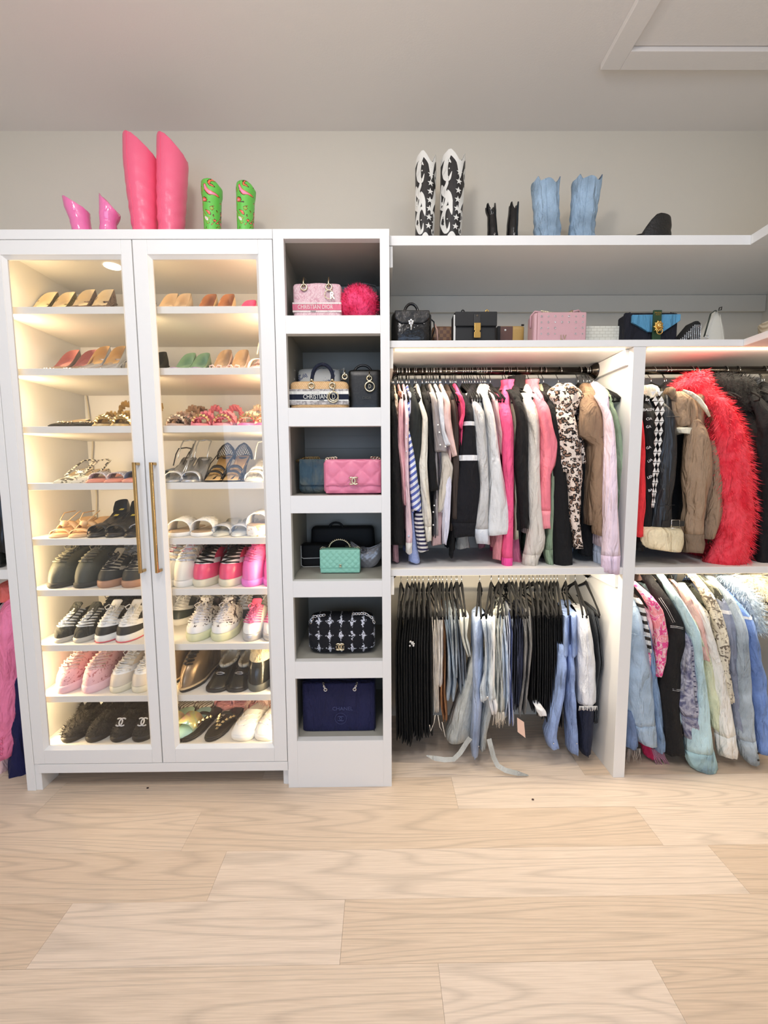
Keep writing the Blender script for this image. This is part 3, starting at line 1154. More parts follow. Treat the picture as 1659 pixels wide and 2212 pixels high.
pair(sling, 'ivory and black slingbacks with ribbon strap', ', left end of fourth shelf', [(115, Z[3], T), (152, Z[3], T)], .235)
crysm = mat('crystal_mesh', (225, 222, 228), rough=.3, metal=.3, ramp=('voronoi', 150, 0, [(.1, (250, 250, 255)), (.6, (170, 165, 170))], False))
pair(lambda l: slide(l, M_('rose_footbed', (222, 150, 130)), crysm, L=.235, W=.082, sole_h=.008, h=.032, wy=.055, lift=.028, toe='almond', name='crystal_mule'), 'pink footbed mules with crystal strap', ', fourth shelf', [(190, Z[3], T), (230, Z[3], T)], .235)
navy_l = M_('navy_denim_leather', (70, 88, 118), rough=.5)
tag(put(slide('x', M_('rose_footbed', (222, 150, 130)), navy_l, L=.235, W=.082, sole_h=.01, h=.036, wy=.06, lift=.028, name='crystal_mule'), colX(273, T, Z[3] + .01), T, Z[3], 0, .235), 'navy mule with crystal trim beside the left door stile, fourth shelf', 'shoe')
tag(put(slide('x', M_('steel_blue', (74, 84, 98)), M_('steel_blue', (74, 84, 98)), L=.235, W=.082, sole_h=.01, h=.04, wy=.05, lift=.06, ankle=M_('black_strap', (30, 30, 34)), name='heeled_sandal'), colX(352, 1.70, Z[3] + .01), 1.70, Z[3], 0, .235), 'dark blue strappy heel at the left of the right door, fourth shelf', 'shoe')
silverl = M_('silver_leather', (196, 202, 212), rough=.2, metal=.7)
pair(lambda l: slide(l, silverl, clearm, L=.235, W=.08, sole_h=.006, lift=.095, straps=[(-.06, .036, .03)], ankle=silverl, name='clear_heeled_sandal'), 'clear heeled sandals with silver ankle straps', ', fourth shelf', [(362, Z[3], 1.65), (400, Z[3], 1.65)], .235)
blk = M_('black_leather', (30, 29, 30), rough=.35)


def net_sandal(l):
    r = slide(l, blk, blk, L=.235, W=.08, sole_h=.007, lift=.10, straps=[(-.065, .035, .012), (-.03, .05, .010)], foot=M_('tan_foot', (206, 172, 120)), name='net_heeled_sandal')
    # net heel cup: crossing cords over a half bowl, with a rolled rim
    g = G()
    c = Vector((0, .085, .115))
    ra, rb, rc = .042, .032, .052
    pt = lambda a, b: c + Vector((math.sin(a) * ra * math.cos(b * 1.25) ** .6, math.cos(a) * rb * math.cos(b * 1.25) ** .5, math.sin(b * 1.25) * rc - .02 * abs(a) / 1.9))
    for k in range(-7, 8):
        for d in (-1, 1):
            path = []
            for q in range(7):
                b = q / 6
                a = k * .26 + d * (b - .5) * .9
                if abs(a) < 1.9:
                    path.append(pt(a, b))
            if len(path) > 1:
                g.tube(path, .0013, 4)
    g.tube([pt(-1.9 + 3.8 * q / 14, 1) for q in range(15)], .0035, 6)
    g.tube([pt(-1.9 + 3.8 * q / 14, 0) for q in range(15)], .003, 6)
    for sg in (-1, 1):
        g.tube([pt(1.9 * sg, b) for b in (0, .5, 1)], .003, 6)
        g.tube([pt(1.9 * sg, .3), Vector((sg * .04, .0, .075)), Vector((sg * .036, -.06, .03))], .0022, 5)
    make('net_heel_cup', g, blk, r)
    return r


pair(net_sandal, 'black net backed heeled sandals', ' on the fourth shelf', [(apex(488, .2), Z[3], T), (apex(524, .2), Z[3], T)], .235)
pair(lambda l: slide(l, ivory, M_('white_strap', (244, 240, 228)), L=.235, W=.082, sole_h=.008, lift=.085, straps=[(-.065, .034, .03), (-.03, .045, .012)], ankle=M_('white_strap', (244, 240, 228)), name='strappy_sandal'), 'white strappy heeled sandals', ', right end of fourth shelf', [(542, Z[3], 1.65), (572, Z[3], 1.68)], .235)
# ---- shelf 5
tanl = M_('camel_leather', (226, 188, 142), rough=.5)
pair(lambda l: slide(l, tanl, tanl, L=.25, W=.088, sole_h=.008, h=.036, wy=.018, y=-.07, lift=.05, knot=tanl, name='knotted_sandal', straps=[(-.08, .022, .014), (-.035, .042, .03)]), 'tan knotted heeled sandals', ', left end of fifth shelf', [(112, Z[4], T), (156, Z[4], T)], .25)


def black_mule(l):
    r = slide(l, blk, blk, L=.25, W=.086, sole_h=.012, h=.034, wy=.045, y=-.065, lift=.075, name='black_mule')
    g = G()
    for k, (yy) in enumerate((.0, .045, .085)):
        z = Last(.25, .086, 'round', .012, lift=.075)
        c = Vector((0, yy, .014 + z.lift(yy) + .006))
        g.add([c + Vector(v) for v in ((-.009, -.008, 0), (.009, -.008, 0), (.009, .008, .006), (-.009, .008, .006))], [(0, 1, 2, 3)], False)
    make('gold_print', g, mat('gold_foil', (212, 200, 90), rough=.4), r)
    g = Last(.25, .086, 'round', .012, (.45, .96, .034), (.03, .035, .05), .075).upper(.0, 1, 9, 17, .001)
    make('heel_counter', g, blk, r)
    return r


pair(black_mule, 'black heeled mules with gold printed footbed', ', fifth shelf', [(196, Z[4], T), (236, Z[4], T)], .25)
tag(put(slide('x', blk, silverl, L=.25, W=.086, sole_h=.01, h=.035, wy=.04, lift=.05, ankle=silverl, name='buckled_sandal'), colX(277, T, Z[4] + .01), T, Z[4], 0, .25), 'black sandal with silver straps beside the left door stile, fifth shelf', 'shoe')
whiteq = M_('white_quilted', (244, 243, 240), rough=.4)
pair(lambda l: slide(l, whiteq, whiteq, L=.26, W=.104, sole_h=.016, h=.048, wy=.085, y=-.045, quilted=True, foot=M_('taupe_foot', (170, 146, 118)), name='quilted_slide'), 'white quilted leather slides', ', fifth shelf', [(375, Z[4], 1.665), (426, Z[4], 1.665)], .26)
pair(lambda l: slide(l, M_('clear_base', (206, 206, 198), rough=.15), clearm, L=.25, W=.084, sole_h=.007, h=.036, wy=.06, y=-.05, lift=.04, toe='almond', name='clear_mule'), 'clear vinyl mules', ' between white slides on the fifth shelf', [(468, Z[4], T), (508, Z[4], T)], .25)


def platform(l):
    r = slide(l, mat('floral_platform', (240, 226, 205), rough=.6, ramp=('noise', 60, 1, [(0, (244, 240, 234)), (.55, (244, 236, 220)), (.62, (214, 170, 110))], False)), whiteq, L=.25, W=.098, sole_h=.04, h=.05, wy=.10, y=-.03, quilted=False, foot=M_('taupe_foot', (170, 146, 118)), name='platform_slide')
    g = double_c(0, -.075, .088, .014, .0012)
    make('emblem', g, pale_gold, r)
    return r


pair(platform, 'white platform slides', ', right end of fifth shelf', [(549, Z[4], 1.665), (598, Z[4], 1.665)], .25)
# ---- shelf 6
olive = M_('washed_black', (66, 68, 58), rough=.6, var=.15)


def work(l):
    r, z = boot(l, olive, mat('dark_sole', (50, 50, 45), rough=.7), H=.115, L=.29, W=.108, lace=cloth('grey_lace', (120, 118, 104)), sole_h=.022, lining=M_('dark_lining', (70, 66, 58)), name='lace_up_boot', wide=.04, tongue=olive)
    make('pull_tab', G().box(-.01, .01, .128, .131, .13, .165), olive, r, .001)
    return r


pair(work, 'washed black lace up boots', ', left end of sixth shelf', [(112, Z[5], T), (170, Z[5], T)], .29)
blackc = M_('black_nubuck', (40, 41, 38), rough=.7)
pair(lambda l: sneaker(l, M_('grey_suede', (176, 168, 150), rough=.8), gum, lace_b, cap=blackc, side=blackc, sole_h=.03, W=.108, n=6), 'black and grey gum soled sneakers', ', sixth shelf', [(222, Z[5], T), (275, Z[5], T)], .275)
canvas = cloth('off_white_canvas', (238, 230, 214))
pinkc = cloth('pink_print_lining', (236, 120, 150), ramp=('noise', 40, .6, [(.3, (236, 90, 130)), (.6, (250, 200, 214))], False))
pair(lambda l: sneaker(l, canvas, rubber_w, cloth('pale_blue_lace', (214, 224, 244)), hi=.055, lin_=pinkc, tongue=pinkc, cap=M_('off_white_cap', (236, 232, 220)), W=.104), 'white canvas high tops with pink lining', ', sixth shelf', [(352, Z[5], T), (388, Z[5], T)], .275)
redp = M_('raspberry', (232, 84, 122), rough=.3)
whitel = M_('white_leather', (242, 241, 238), rough=.4)
pair(lambda l: sneaker(l, whitel, mat('cream_rubber', (228, 220, 194), rough=.6), lace_b, cap=redp, side=redp, tongue=M_('charcoal_tongue', (40, 42, 48)), lin_=M_('orange_lining', (240, 110, 80)), hi=.03, W=.106, sole_h=.032, tab=M_('grey_tab', (200, 196, 192))), 'raspberry and white sneakers with black laces', ', sixth shelf', [(431, Z[5], T), (488, Z[5], T)], .275)
pinkn = M_('bubblegum', (244, 120, 190), rough=.4)
pair(lambda l: sneaker(l, pinkn, mat('pink_rubber', (240, 130, 214), rough=.5), cloth('pink_lace', (246, 120, 180)), hi=.05, lin_=M_('coral_lining', (246, 110, 130)), W=.104, tongue=pinkn), 'bubblegum pink high tops', ', right end of sixth shelf', [(538, Z[5], T), (586, Z[5], T)], .275)
# second row of shelf 6, seen over the first
graysu = M_('greige_suede', (176, 164, 144), rough=.8)
for k, (px, l) in enumerate(((255, 'off-white sneaker with printed tongue behind the gum soled sneakers'), (292, 'white sneaker behind, beside the left door stile, sixth shelf'))):
    o = sneaker(l, M_('bone', (222, 216, 200)), rubber_w, lace_w, hi=.03, tongue=M_('bone', (222, 216, 200)), L=.20, W=.10)
    put(o, colX(px, 1.90, Z[5] + .01), 1.865, Z[5], 0, .20)
for k, (px, l) in enumerate(((395, 'greige sneaker behind the white canvas high tops, sixth shelf'), (440, 'greige laced sneaker behind the raspberry sneakers, left'), (480, 'greige laced sneaker behind the raspberry sneakers, right'), (532, 'greige sneaker behind the bubblegum high tops'))):
    o = sneaker(l, graysu, rubber_w, lace_w, hi=.045, L=.20, W=.096, cap=M_('greige_cap', (190, 180, 160)))
    put(o, colX(px, 1.90, Z[5] + .01), 1.865, Z[5], 0, .20)
# ---- shelf 7
knit = cloth('dark_knit', (52, 54, 50), rough=.9)
pair(lambda l: sneaker(l, knit, mat('grey_midsole', (196, 192, 180), rough=.5), lace_w, L=.275, W=.096, sole_h=.02, bow=False, n=7), 'charcoal runners with white laces', ', seventh shelf', [(124, Z[6], T), (167, Z[6], T)], .275)
pair(lambda l: sneaker(l, whitel, rubber_w, lace_w, cap=blackc, side=M_('black_side', (34, 34, 32)), stripe=mat('red_outsole', (214, 90, 100), rough=.5), W=.104, n=7, capv=.28, lin_=M_('cream_sock', (232, 224, 204)), sole_h=.03), 'white and black sneakers with red outsole', ', seventh shelf', [(216, Z[6], T), (262, Z[6], T)], .275)
run = mat('runner_overlay', (240, 236, 226), rough=.5, ramp=('noise', 30, 2.2, [(0, (244, 240, 232)), (.53, (244, 240, 232)), (.55, (70, 58, 56))], True))
pair(lambda l: sneaker(l, run, mat('glow_rubber', (226, 226, 184), rough=.4), cloth('pale_laces', (228, 226, 230)), cap=whitel, W=.112, L=.285, sole_h=.034, lin_=M_('plum_lining', (60, 46, 46)), n=8, capv=.22), 'chunky white runners with brown cutouts', ', seventh shelf', [(417, Z[6], T), (472, Z[6], T)], .285)
pair(lambda l: sneaker(l, whitel, mat('silver_sole', (190, 190, 192), rough=.3, metal=.4), cloth('raspberry_lace', (230, 110, 160)), tongue=M_('raspberry_tongue', (236, 90, 130)), W=.098, sole_h=.03, n=8), 'white runners with pink laces', ', right end of seventh shelf', [(538, Z[6], T), (583, Z[6], T)], .275)
for k, (px, mt_, l) in enumerate(((235, knit, 'dark fluffy sneaker behind the white and black sneakers, left'), (275, knit, 'dark fluffy sneaker behind the white and black sneakers, right'), (388, whitel, 'white sneaker with dark green toe, back row of seventh shelf, left'),
                                  (440, whitel, 'white sneaker with dark green toe, back row of seventh shelf, right'), (490, graysu, 'striped sneaker in the back row behind the chunky runners, left'), (525, graysu, 'striped sneaker in the back row behind the chunky runners, right'), (575, graysu, 'beige sneaker in the back row behind the pink laced runners'))):
    o = sneaker(l, mt_, rubber_w, lace_w if k > 1 else lace_b, cap=M_('dark_green', (40, 52, 46)) if k in (2, 3) else (blackc if k > 3 else None), side=M_('dark_green', (40, 52, 46)) if k in (2, 3) else blackc, L=.22, W=.10, sole_h=.03)
    put(o, colX(px, 1.88, Z[6] + .01), 1.845, Z[6], 0, .22)
# ---- shelf 8
bpink = mat('blush_mesh', (238, 178, 182), rough=.6, ramp=('noise', 34, 2.4, [(0, (244, 192, 196)), (.57, (244, 192, 196)), (.59, (196, 120, 124))], True))
pair(lambda l: sneaker(l, bpink, mat('blush_rubber', (248, 206, 212), rough=.5), cloth('blush_lace', (250, 214, 212)), W=.108, L=.285, sole_h=.034, hi=.02, lin_=M_('blush_lining', (226, 160, 152)), n=8), 'chunky blush pink runners', ', eighth shelf', [(130, Z[7], T), (188, Z[7], T)], .285)
sand = M_('sand_leather', (222, 210, 192), rough=.5)
pair(lambda l: sneaker(l, whitel, mat('cream_rubber', (228, 220, 194)), lace_w, cap=sand, side=sand, W=.104, hi=.01, capv=.3, n=6), 'white and sand sneakers', ', eighth shelf', [(248, Z[7], T), (296, Z[7], T)], .275)
bronze = M_('bronze_leather', (150, 130, 106), rough=.25, metal=.6)


def oxf(l):
    r, z = boot(l, bronze, rubber_b, H=.12, L=.29, W=.104, lace=lace_b, sole_h=.02, name='metallic_boot', welt=mat('welt', (206, 180, 140), rough=.5), lining=blk, toe='almond', tongue=blk)
    make('pull_tab', G().box(.018, .034, .015, .018, .115, .145), ivory, r, .001)
    return r


pair(oxf, 'metallic bronze lace up boots', ', eighth shelf', [(362, Z[7], 1.69), (412, Z[7], T)], .29, rz=-.12)


def loafer(l):
    r = pump(l, blackp, M_('shearling_lining', (232, 222, 200)), .006, toe='square', L=.275, W=.098, front=.40, cz=(.052, .048, .06), name='shearling_loafer')
    z = Last(.275, .098, 'square', .004, (.40, .97, .031), (.052, .048, .06), .006, p=1.3, q=1.4)
    make('lug_sole', Last(.275, .104, 'square', .018).soleg(.012, -.0), rubber_b, r)
    make('saddle_strap', z.upper(.62, .80, -6, 6, .003, 3), blackp, r)
    c = z.P(0, .71, .006)
    g = G().tube([c + Vector((-.022, 0, 0)), c + Vector((-.008, -.002, .004)), c + Vector((.008, -.002, .004)), c + Vector((.022, 0, 0)), c + Vector((.008, -.003, -.004)), c + Vector((-.008, -.003, -.004)), c + Vector((-.022, 0, 0))], .0018, 5)
    make('metal_bit', g, silver, r)
    rim = G().tube([z.P(i, 1, .001) + Vector((0, 0, .004)) for i in list(range(z.n)) + [0]], .008, 7)
    make('shearling_rim', rim, cloth('shearling', (236, 228, 206), bump=(90, .9)), r)
    return r


pair(loafer, 'black patent loafers with shearling rim', ', eighth shelf', [(463, Z[7], T), (507, Z[7], T)], .275)


def capboot(l):
    sh = cloth('cream_shearling', (238, 222, 184), bump=(70, .8))
    r, z = boot(l, sh, mat('grey_lug', (86, 88, 82), rough=.6), H=.14, L=.26, W=.106, cap=blackp, sole_h=.03, name='shearling_boot', wide=.044)
    c = z.P(0, .72, .008)
    g = G()
    for sg in (-1, 1):
        g.ball(c + Vector((sg * .017, -.004, .002)), (.015, .006, .012), 10, 6)
    g.ball(c + Vector((0, -.008, .002)), .006)
    make('velvet_bow', g, blk, r)
    hairy(z.upper(.5, 1), .012, 700, sh, 'fleece', r, .1, .0012)
    return r


pair(capboot, 'cream shearling boots with black toe', ', right end of eighth shelf', [(552, Z[7], T), (600, Z[7], T)], .26)
for k, (px, l) in enumerate(((262, 'brown sneaker behind the white and sand sneakers, left'), (300, 'brown sneaker behind the white and sand sneakers, right'))):
    o = sneaker(l, M_('brown_mesh', (150, 110, 78)), rubber_w, lace_w, hi=.04, L=.2, W=.096)
    put(o, colX(px, 1.9, Z[7] + .01), 1.87, Z[7], 0, .2)
# ---- bottom shelf
fluff = cloth('black_fleece', (44, 42, 38), rough=1.)


def fluffy(l, emb=None, L=.26):
    r = thing('fluffy_slipper', l, 'slipper')
    z = Last(L, .108, 'round', .022, (.50, .97, .036), (.045, .03, .04), p=1.7, q=1.5)
    u = z.upper()
    make('upper', u, fluff, r)
    make('sole', z.soleg(), rubber_b, r)
    make('lining', z.lining(), fluff, r)
    hairy(u, .014, 1500, fluff, 'fleece', r, .0, .0011, 5)
    p = z.P(0, .62, .012)
    if emb == 'tri':
        g = G()
        g.add([p + Vector(v) for v in ((-.02, 0, .012), (.02, 0, .012), (0, -.014, -.014), (-.02, .004, .014), (.02, .004, .014), (0, -.01, -.012))], [(0, 2, 1), (3, 4, 5), (0, 1, 4, 3), (1, 2, 5, 4), (2, 0, 3, 5)], False)
        make('triangle_badge', g, silver, r)
    elif emb == 'cc':
        g = double_c(0, 0, 0, .030, .0030)
        g.xf(Matrix.Translation(p + Vector((0, -.006, .002))) @ Matrix.Rotation(R(-38), 4, 'X'))
        make('emblem', g, mat('silver_grey_patch', (214, 214, 216), rough=.5), r)
    return r


pair(lambda l: fluffy(l), 'plain black fleece slippers', ' at the front of the bottom shelf', [(143, Z[8], T), (196, Z[8], T)], .26)
o = [fluffy('left black fleece slipper with silver triangle, bottom shelf', 'tri', .22), fluffy('right black fleece slipper with silver triangle, bottom shelf', 'tri', .22)]
for q, px in zip(o, (190, 225)):
    put(q, colX(px, 1.90, Z[8] + .01), 1.86, Z[8], 0, .22)
    q.rotation_euler = (.10, 0, 0)
pair(lambda l: fluffy(l, 'cc'), 'black fleece slippers with double emblem', ', bottom shelf', [(250, Z[8], T), (298, Z[8], T)], .26)
for k, (px, l) in enumerate(((288, 'plain black fleece slipper in the back row, beside the stile'), (260, 'black fleece slipper at the back beside the triangle slippers'))):
    put(fluffy(l, None, .2), colX(px, 1.93, Z[8] + .01), 1.885, Z[8], 0, .2)
rain = mat('iridescent', (190, 214, 208), rough=.2, metal=.4, ramp=('noise', 14, .8, [(.3, (226, 160, 190)), (.5, (230, 226, 150)), (.7, (140, 200, 220))], False))
tag(put(slide('x', rubber_b, rain, L=.25, W=.092, sole_h=.014, h=.04, wy=.08, y=-.03, foot=M_('aqua_footbed', (170, 214, 222)), name='iridescent_slide'), colX(398, 1.655, Z[8] + .01), 1.655, Z[8], -.15, .25), 'iridescent slide with aqua footbed, left of the right door, bottom shelf', 'shoe')
tag(put(slide('x', rubber_b, rain, L=.25, W=.092, sole_h=.014, h=.04, wy=.08, y=-.03, foot=M_('mint_footbed', (190, 226, 206)), name='iridescent_slide'), colX(358, 1.66, Z[8] + .01), 1.66, Z[8], -.15, .25), 'iridescent slide half hidden by the middle stile, bottom shelf', 'shoe')


def thong(l):
    r = slide(l, blk, blk, L=.25, W=.088, sole_h=.012, name='studded_thong_sandal', straps=[(.02, .030, .012)])
    g = G()
    st = G()
    for sg in (-1, 1):
        P_ = [(0, -.06, .014), (sg * .014, -.03, .030), (sg * .034, .012, .03), (sg * .038, .03, .014)]
        g.tube(P_, .005, 6, flat=.6)
        for t in range(6):
            u = t / 5 * 2.2
            i = min(2, int(u))
            c = Vector(P_[i]).lerp(Vector(P_[i + 1]), u - i) + Vector((0, -.002, .006))
            st.add([c + Vector(v) * .006 for v in ((-1, -1, 0), (1, -1, 0), (1, 1, 0), (-1, 1, 0), (0, 0, 1.3))], [(0, 1, 4), (1, 2, 4), (2, 3, 4), (3, 0, 4), (0, 3, 2, 1)], False)
    make('thong_strap', g, blk, r)
    make('pyramid_studs', st, pale_gold, r)
    return r


pair(thong, 'black thong sandals with metal studs', ', bottom shelf', [(425, Z[8], 1.66), (478, Z[8], 1.66)], .25, rz=-.22)


def puffy(l):
    fo = mat('white_foam', (246, 246, 244), rough=.5)
    r = thing('puffy_slide', l, 'shoe')
    z = Last(.26, .112, 'square', .026, (.50, .96, .043), (.040, .004, .004), p=1.5, q=1.3)
    make('upper', z.upper(), fo, r)
    make('footbed', z.lining(), fo, r)
    make('sole', z.soleg(), fo, r)
    g = G()
    for k, w_ in enumerate((.030, .036, .034)):
        v0 = .42 + k * .17
        for q in range(4):
            P = [z.P(i, v0 + (.05 if (i + q) % 2 else -.02) + (.03 if q > 1 else 0), .001) for i in ((-4 + 2 * q), (-3 + 2 * q), (-2 + 2 * q))]
            g.tube(P, .0022, 5)
    make('embossed_lettering', g, fo, r)
    return r


pair(puffy, 'puffy white foam slides', ', right end of bottom shelf', [(532, Z[8], 1.66), (583, Z[8], 1.66)], .26, rz=-.1)
zeb = mat('zebra_hide', (225, 215, 205), rough=.8, ramp=('wave', 26, 6, [(0, (110, 84, 76)), (.35, (232, 226, 216))], True), rot=(.5, .8, 0))
pkp = cloth('dusty_pink_plush', (226, 160, 158))
for k, (px, mt_, l) in enumerate(((402, zeb, 'zebra print slide in the back row of the bottom shelf, left'), (442, zeb, 'zebra print slide in the back row of the bottom shelf, right'), (484, pkp, 'dusty pink slide in the back row of the bottom shelf, left'), (518, pkp, 'dusty pink slide in the back row of the bottom shelf, right'))):
    put(slide(l, mt_, mt_, L=.16, W=.094, sole_h=.018, h=.045, wy=.07, name='back_row_slide'), colX(px, 1.90, Z[8] + .01), 1.89, Z[8], 0, .16)
r = slide('fluffy blush slipper behind the puffy white slides', pkp, cloth('blush_fluff', (240, 206, 194)), L=.16, W=.10, sole_h=.018, h=.05, wy=.09, name='fluffy_slide')
hairy(Last(.16, .10, 'round', .018).band(-.035, .047, .05, .09), .018, 900, cloth('blush_fluff', (240, 206, 194)), 'fluff', r, .2, .0012)
put(r, colX(556, 1.88, Z[8] + .01), 1.87, Z[8], 0, .16)

# ================================================================ BOOTS AND HAT ON TOP
def lerp_t(tab, x):
    if x <= tab[0][0]:
        return tab[0][1]
    for (a, u), (b, v) in zip(tab, tab[1:]):
        if x <= b:
            return u + (v - u) * (x - a) / max(1e-9, b - a)
    return tab[-1][1]


def tall_boot(label, st, Y, zb, mt, lin_m, rim, name='tall_boot', depth=1.1, crease=0., foot=None, heel_m=None, seed=0, toe='point', seam=False, flare=0.):
    """st: (py, x_left, x_right) rows of the shaft seen from the front; the foot stands on zb"""
    r = thing(name, label, 'boot')
    rows_ = []
    for py, xl, xr in st:
        a, b = atY(xl, py, Y), atY(xr, py, Y)
        h_ = (b.x - a.x) / 2      # the front of the shaft is nearer than its axis
        rows_.append((atY((xl + xr) / 2, py, Y - h_ * depth * .9).z, (a.x + b.x) / 2, h_))
    rows_.sort()
    ztop = rows_[-1][0]
    rows_ = [(zb + .06, rows_[0][1], rows_[0][2] * .97)] + rows_
    tc = [(z, c) for z, c, _ in rows_]
    th = [(z, h) for z, _, h in rows_]
    n, K = 36, 34
    e_ = rows_[-1][2] * depth * .9 * (ztop - HC) / Y
    rim = [(q, lerp_t(rim, q)) for q in [-1 + i / 20 for i in range(41)]]
    rim = [(q, v - e_ * (1 - math.sqrt(max(0, 1 - q * q)))) for q, v in rim]
    v0 = min(v for _, v in rim)
    rim = [(q, v - v0) for q, v in rim]
    rnd = random.Random(seed)
    ph = [rnd.uniform(0, 6) for _ in range(4)]

    def pt(k, i, ins=0.):
        z = rows_[0][0] + (ztop - rows_[0][0]) * k / K
        t = 2 * math.pi * i / n
        xn = math.cos(t)
        z = min(z, ztop - lerp_t(rim, xn))
        c, h = lerp_t(tc, z), lerp_t(th, z)
        u = (z - rows_[0][0]) / (ztop - rows_[0][0])
        w_ = crease * (1 - u) ** 1.2 * (math.sin(z * 120 + 2.2 * math.sin(t * 2 + ph[0]) + ph[1]) + .5 * math.sin(z * 210 + 3 * t + ph[2]))
        return Vector((c + (h - ins + w_) * xn, Y + (h * depth - ins + w_) * math.sin(t), z))
    out = [[pt(k, i) for i in range(n)] for k in range(K + 1)]
    inn = [[pt(k, i, .004) for i in range(n)] for k in range(K, 8, -1)]
    make('shaft', G().loft(out, False, False), mt, r)
    make('lining', G().loft([out[-1]] + inn, False, True), lin_m, r)
    hb = rows_[0][2]
    z = Last(.25, .085, toe, .01, (.62, .98, hb * .95), (.05, .05, .05), .02, p=1.5, q=1.5)
    M0 = Matrix.Translation((rows_[0][1], Y + .25 * .30, zb)) @ Matrix.Rotation(math.pi, 4, 'Z')
    make('foot', z.upper().xf(M0), foot or mt, r)
    make('sole', z.soleg().xf(M0), heel_m or blk, r)
    make('heel', z.heel(.02, .028).xf(M0), heel_m or blk, r)
    if seam:
        make('side_seam', G().tube([pt(k, n - 11, -.0006) for k in range(K + 1)], .0012, 5), mt, r)
    recenter(r, (rows_[0][1], Y, zb))
    r['_'] = 0
    del r['_']
    return r, pt, (tc, th, ztop, rim)


pat_pink = M_('pink_patent', (255, 130, 190), rough=.08, coat=1.)
hp = M_('hot_pink_leather', (255, 112, 146), rough=.3)
pl_in = M_('pale_pink_lining', (250, 170, 190))
CT = CZ + .0005
tall_boot('short glossy pink patent boot, leftmost on top of the cabinet', [(415, 138, 186), (440, 143, 189), (470, 154, 192), (495, 159, 197)], 1.85, CT, pat_pink, pl_in, [(-1, .014), (-.9, .002), (-.4, 0), (0, .010), (.5, .026), (.9, .044), (1, .06)], 'short_boot', crease=.0012)
tall_boot('short glossy pink patent boot, second from the left on the cabinet', [(411, 216, 250), (440, 217, 257), (455, 217, 256), (475, 218, 249), (495, 218, 251)], 1.85, CT, pat_pink, pl_in, [(-1, .018), (-.95, .003), (-.7, 0), (0, .022), (.6, .050), (.95, .072), (1, .09)], 'short_boot', crease=.0012, seed=2)
sl = [(-1, .055), (-.9, .026), (-.7, .008), (-.45, 0), (0, .010), (.4, .032), (.75, .062), (.95, .088), (1, .11)]
tall_boot('left tall hot pink leather boot on top of the cabinet', [(280, 269, 334), (330, 270, 339), (400, 277, 339), (450, 284, 338), (495, 290, 338)], 1.86, CT, hp, pl_in, sl, crease=.0022, seed=3, seam=True)
tall_boot('right tall hot pink leather boot on top of the cabinet', [(282, 341, 398), (330, 341, 403), (400, 341, 400), (450, 342, 397), (495, 345, 394)], 1.86, CT, hp, pl_in, sl, crease=.0022, seed=5, seam=True)
flo = mat('green_floral_print', (120, 210, 90), rough=.35, ramp=('noise', 10, 2.2, [(0, (244, 150, 190)), (.36, (250, 120, 80)), (.40, (60, 50, 30)), (.42, (110, 205, 84)), (.55, (118, 214, 88)), (.56, (70, 60, 30)), (.575, (196, 170, 60)), (.60, (120, 212, 90)), (.66, (250, 236, 240)), (.70, (250, 110, 80))], True))
speck = mat('speckled_foot', (240, 240, 235), rough=.4, ramp=('voronoi', 90, .03, [(0, (250, 250, 250)), (.35, (60, 70, 60))], True))
for k, (st, l) in enumerate((([(381, 436, 473), (395, 435, 479), (410, 436, 479), (420, 438, 477), (494, 442, 476)], 'left'), ([(386, 512, 546), (398, 510, 552), (412, 511, 551), (425, 511, 549), (494, 513, 547)], 'right'))):
    tall_boot(l + ' short bright green floral print boot on the cabinet', st, 1.85, CT, flo, pl_in, [(-1, .012), (-.7, .006), (-.5, .004), (0, 0), (.4, .002), (.8, .016), (1, .04)], 'floral_boot', foot=speck, crease=.0003, seam=True)

# western boots: black with white inlay and a row of stars
RTZ = 2.1225
wwhite = M_('white_inlay', (242, 240, 232), rough=.45)
bwest = M_('black_western', (42, 40, 40), rough=.4)


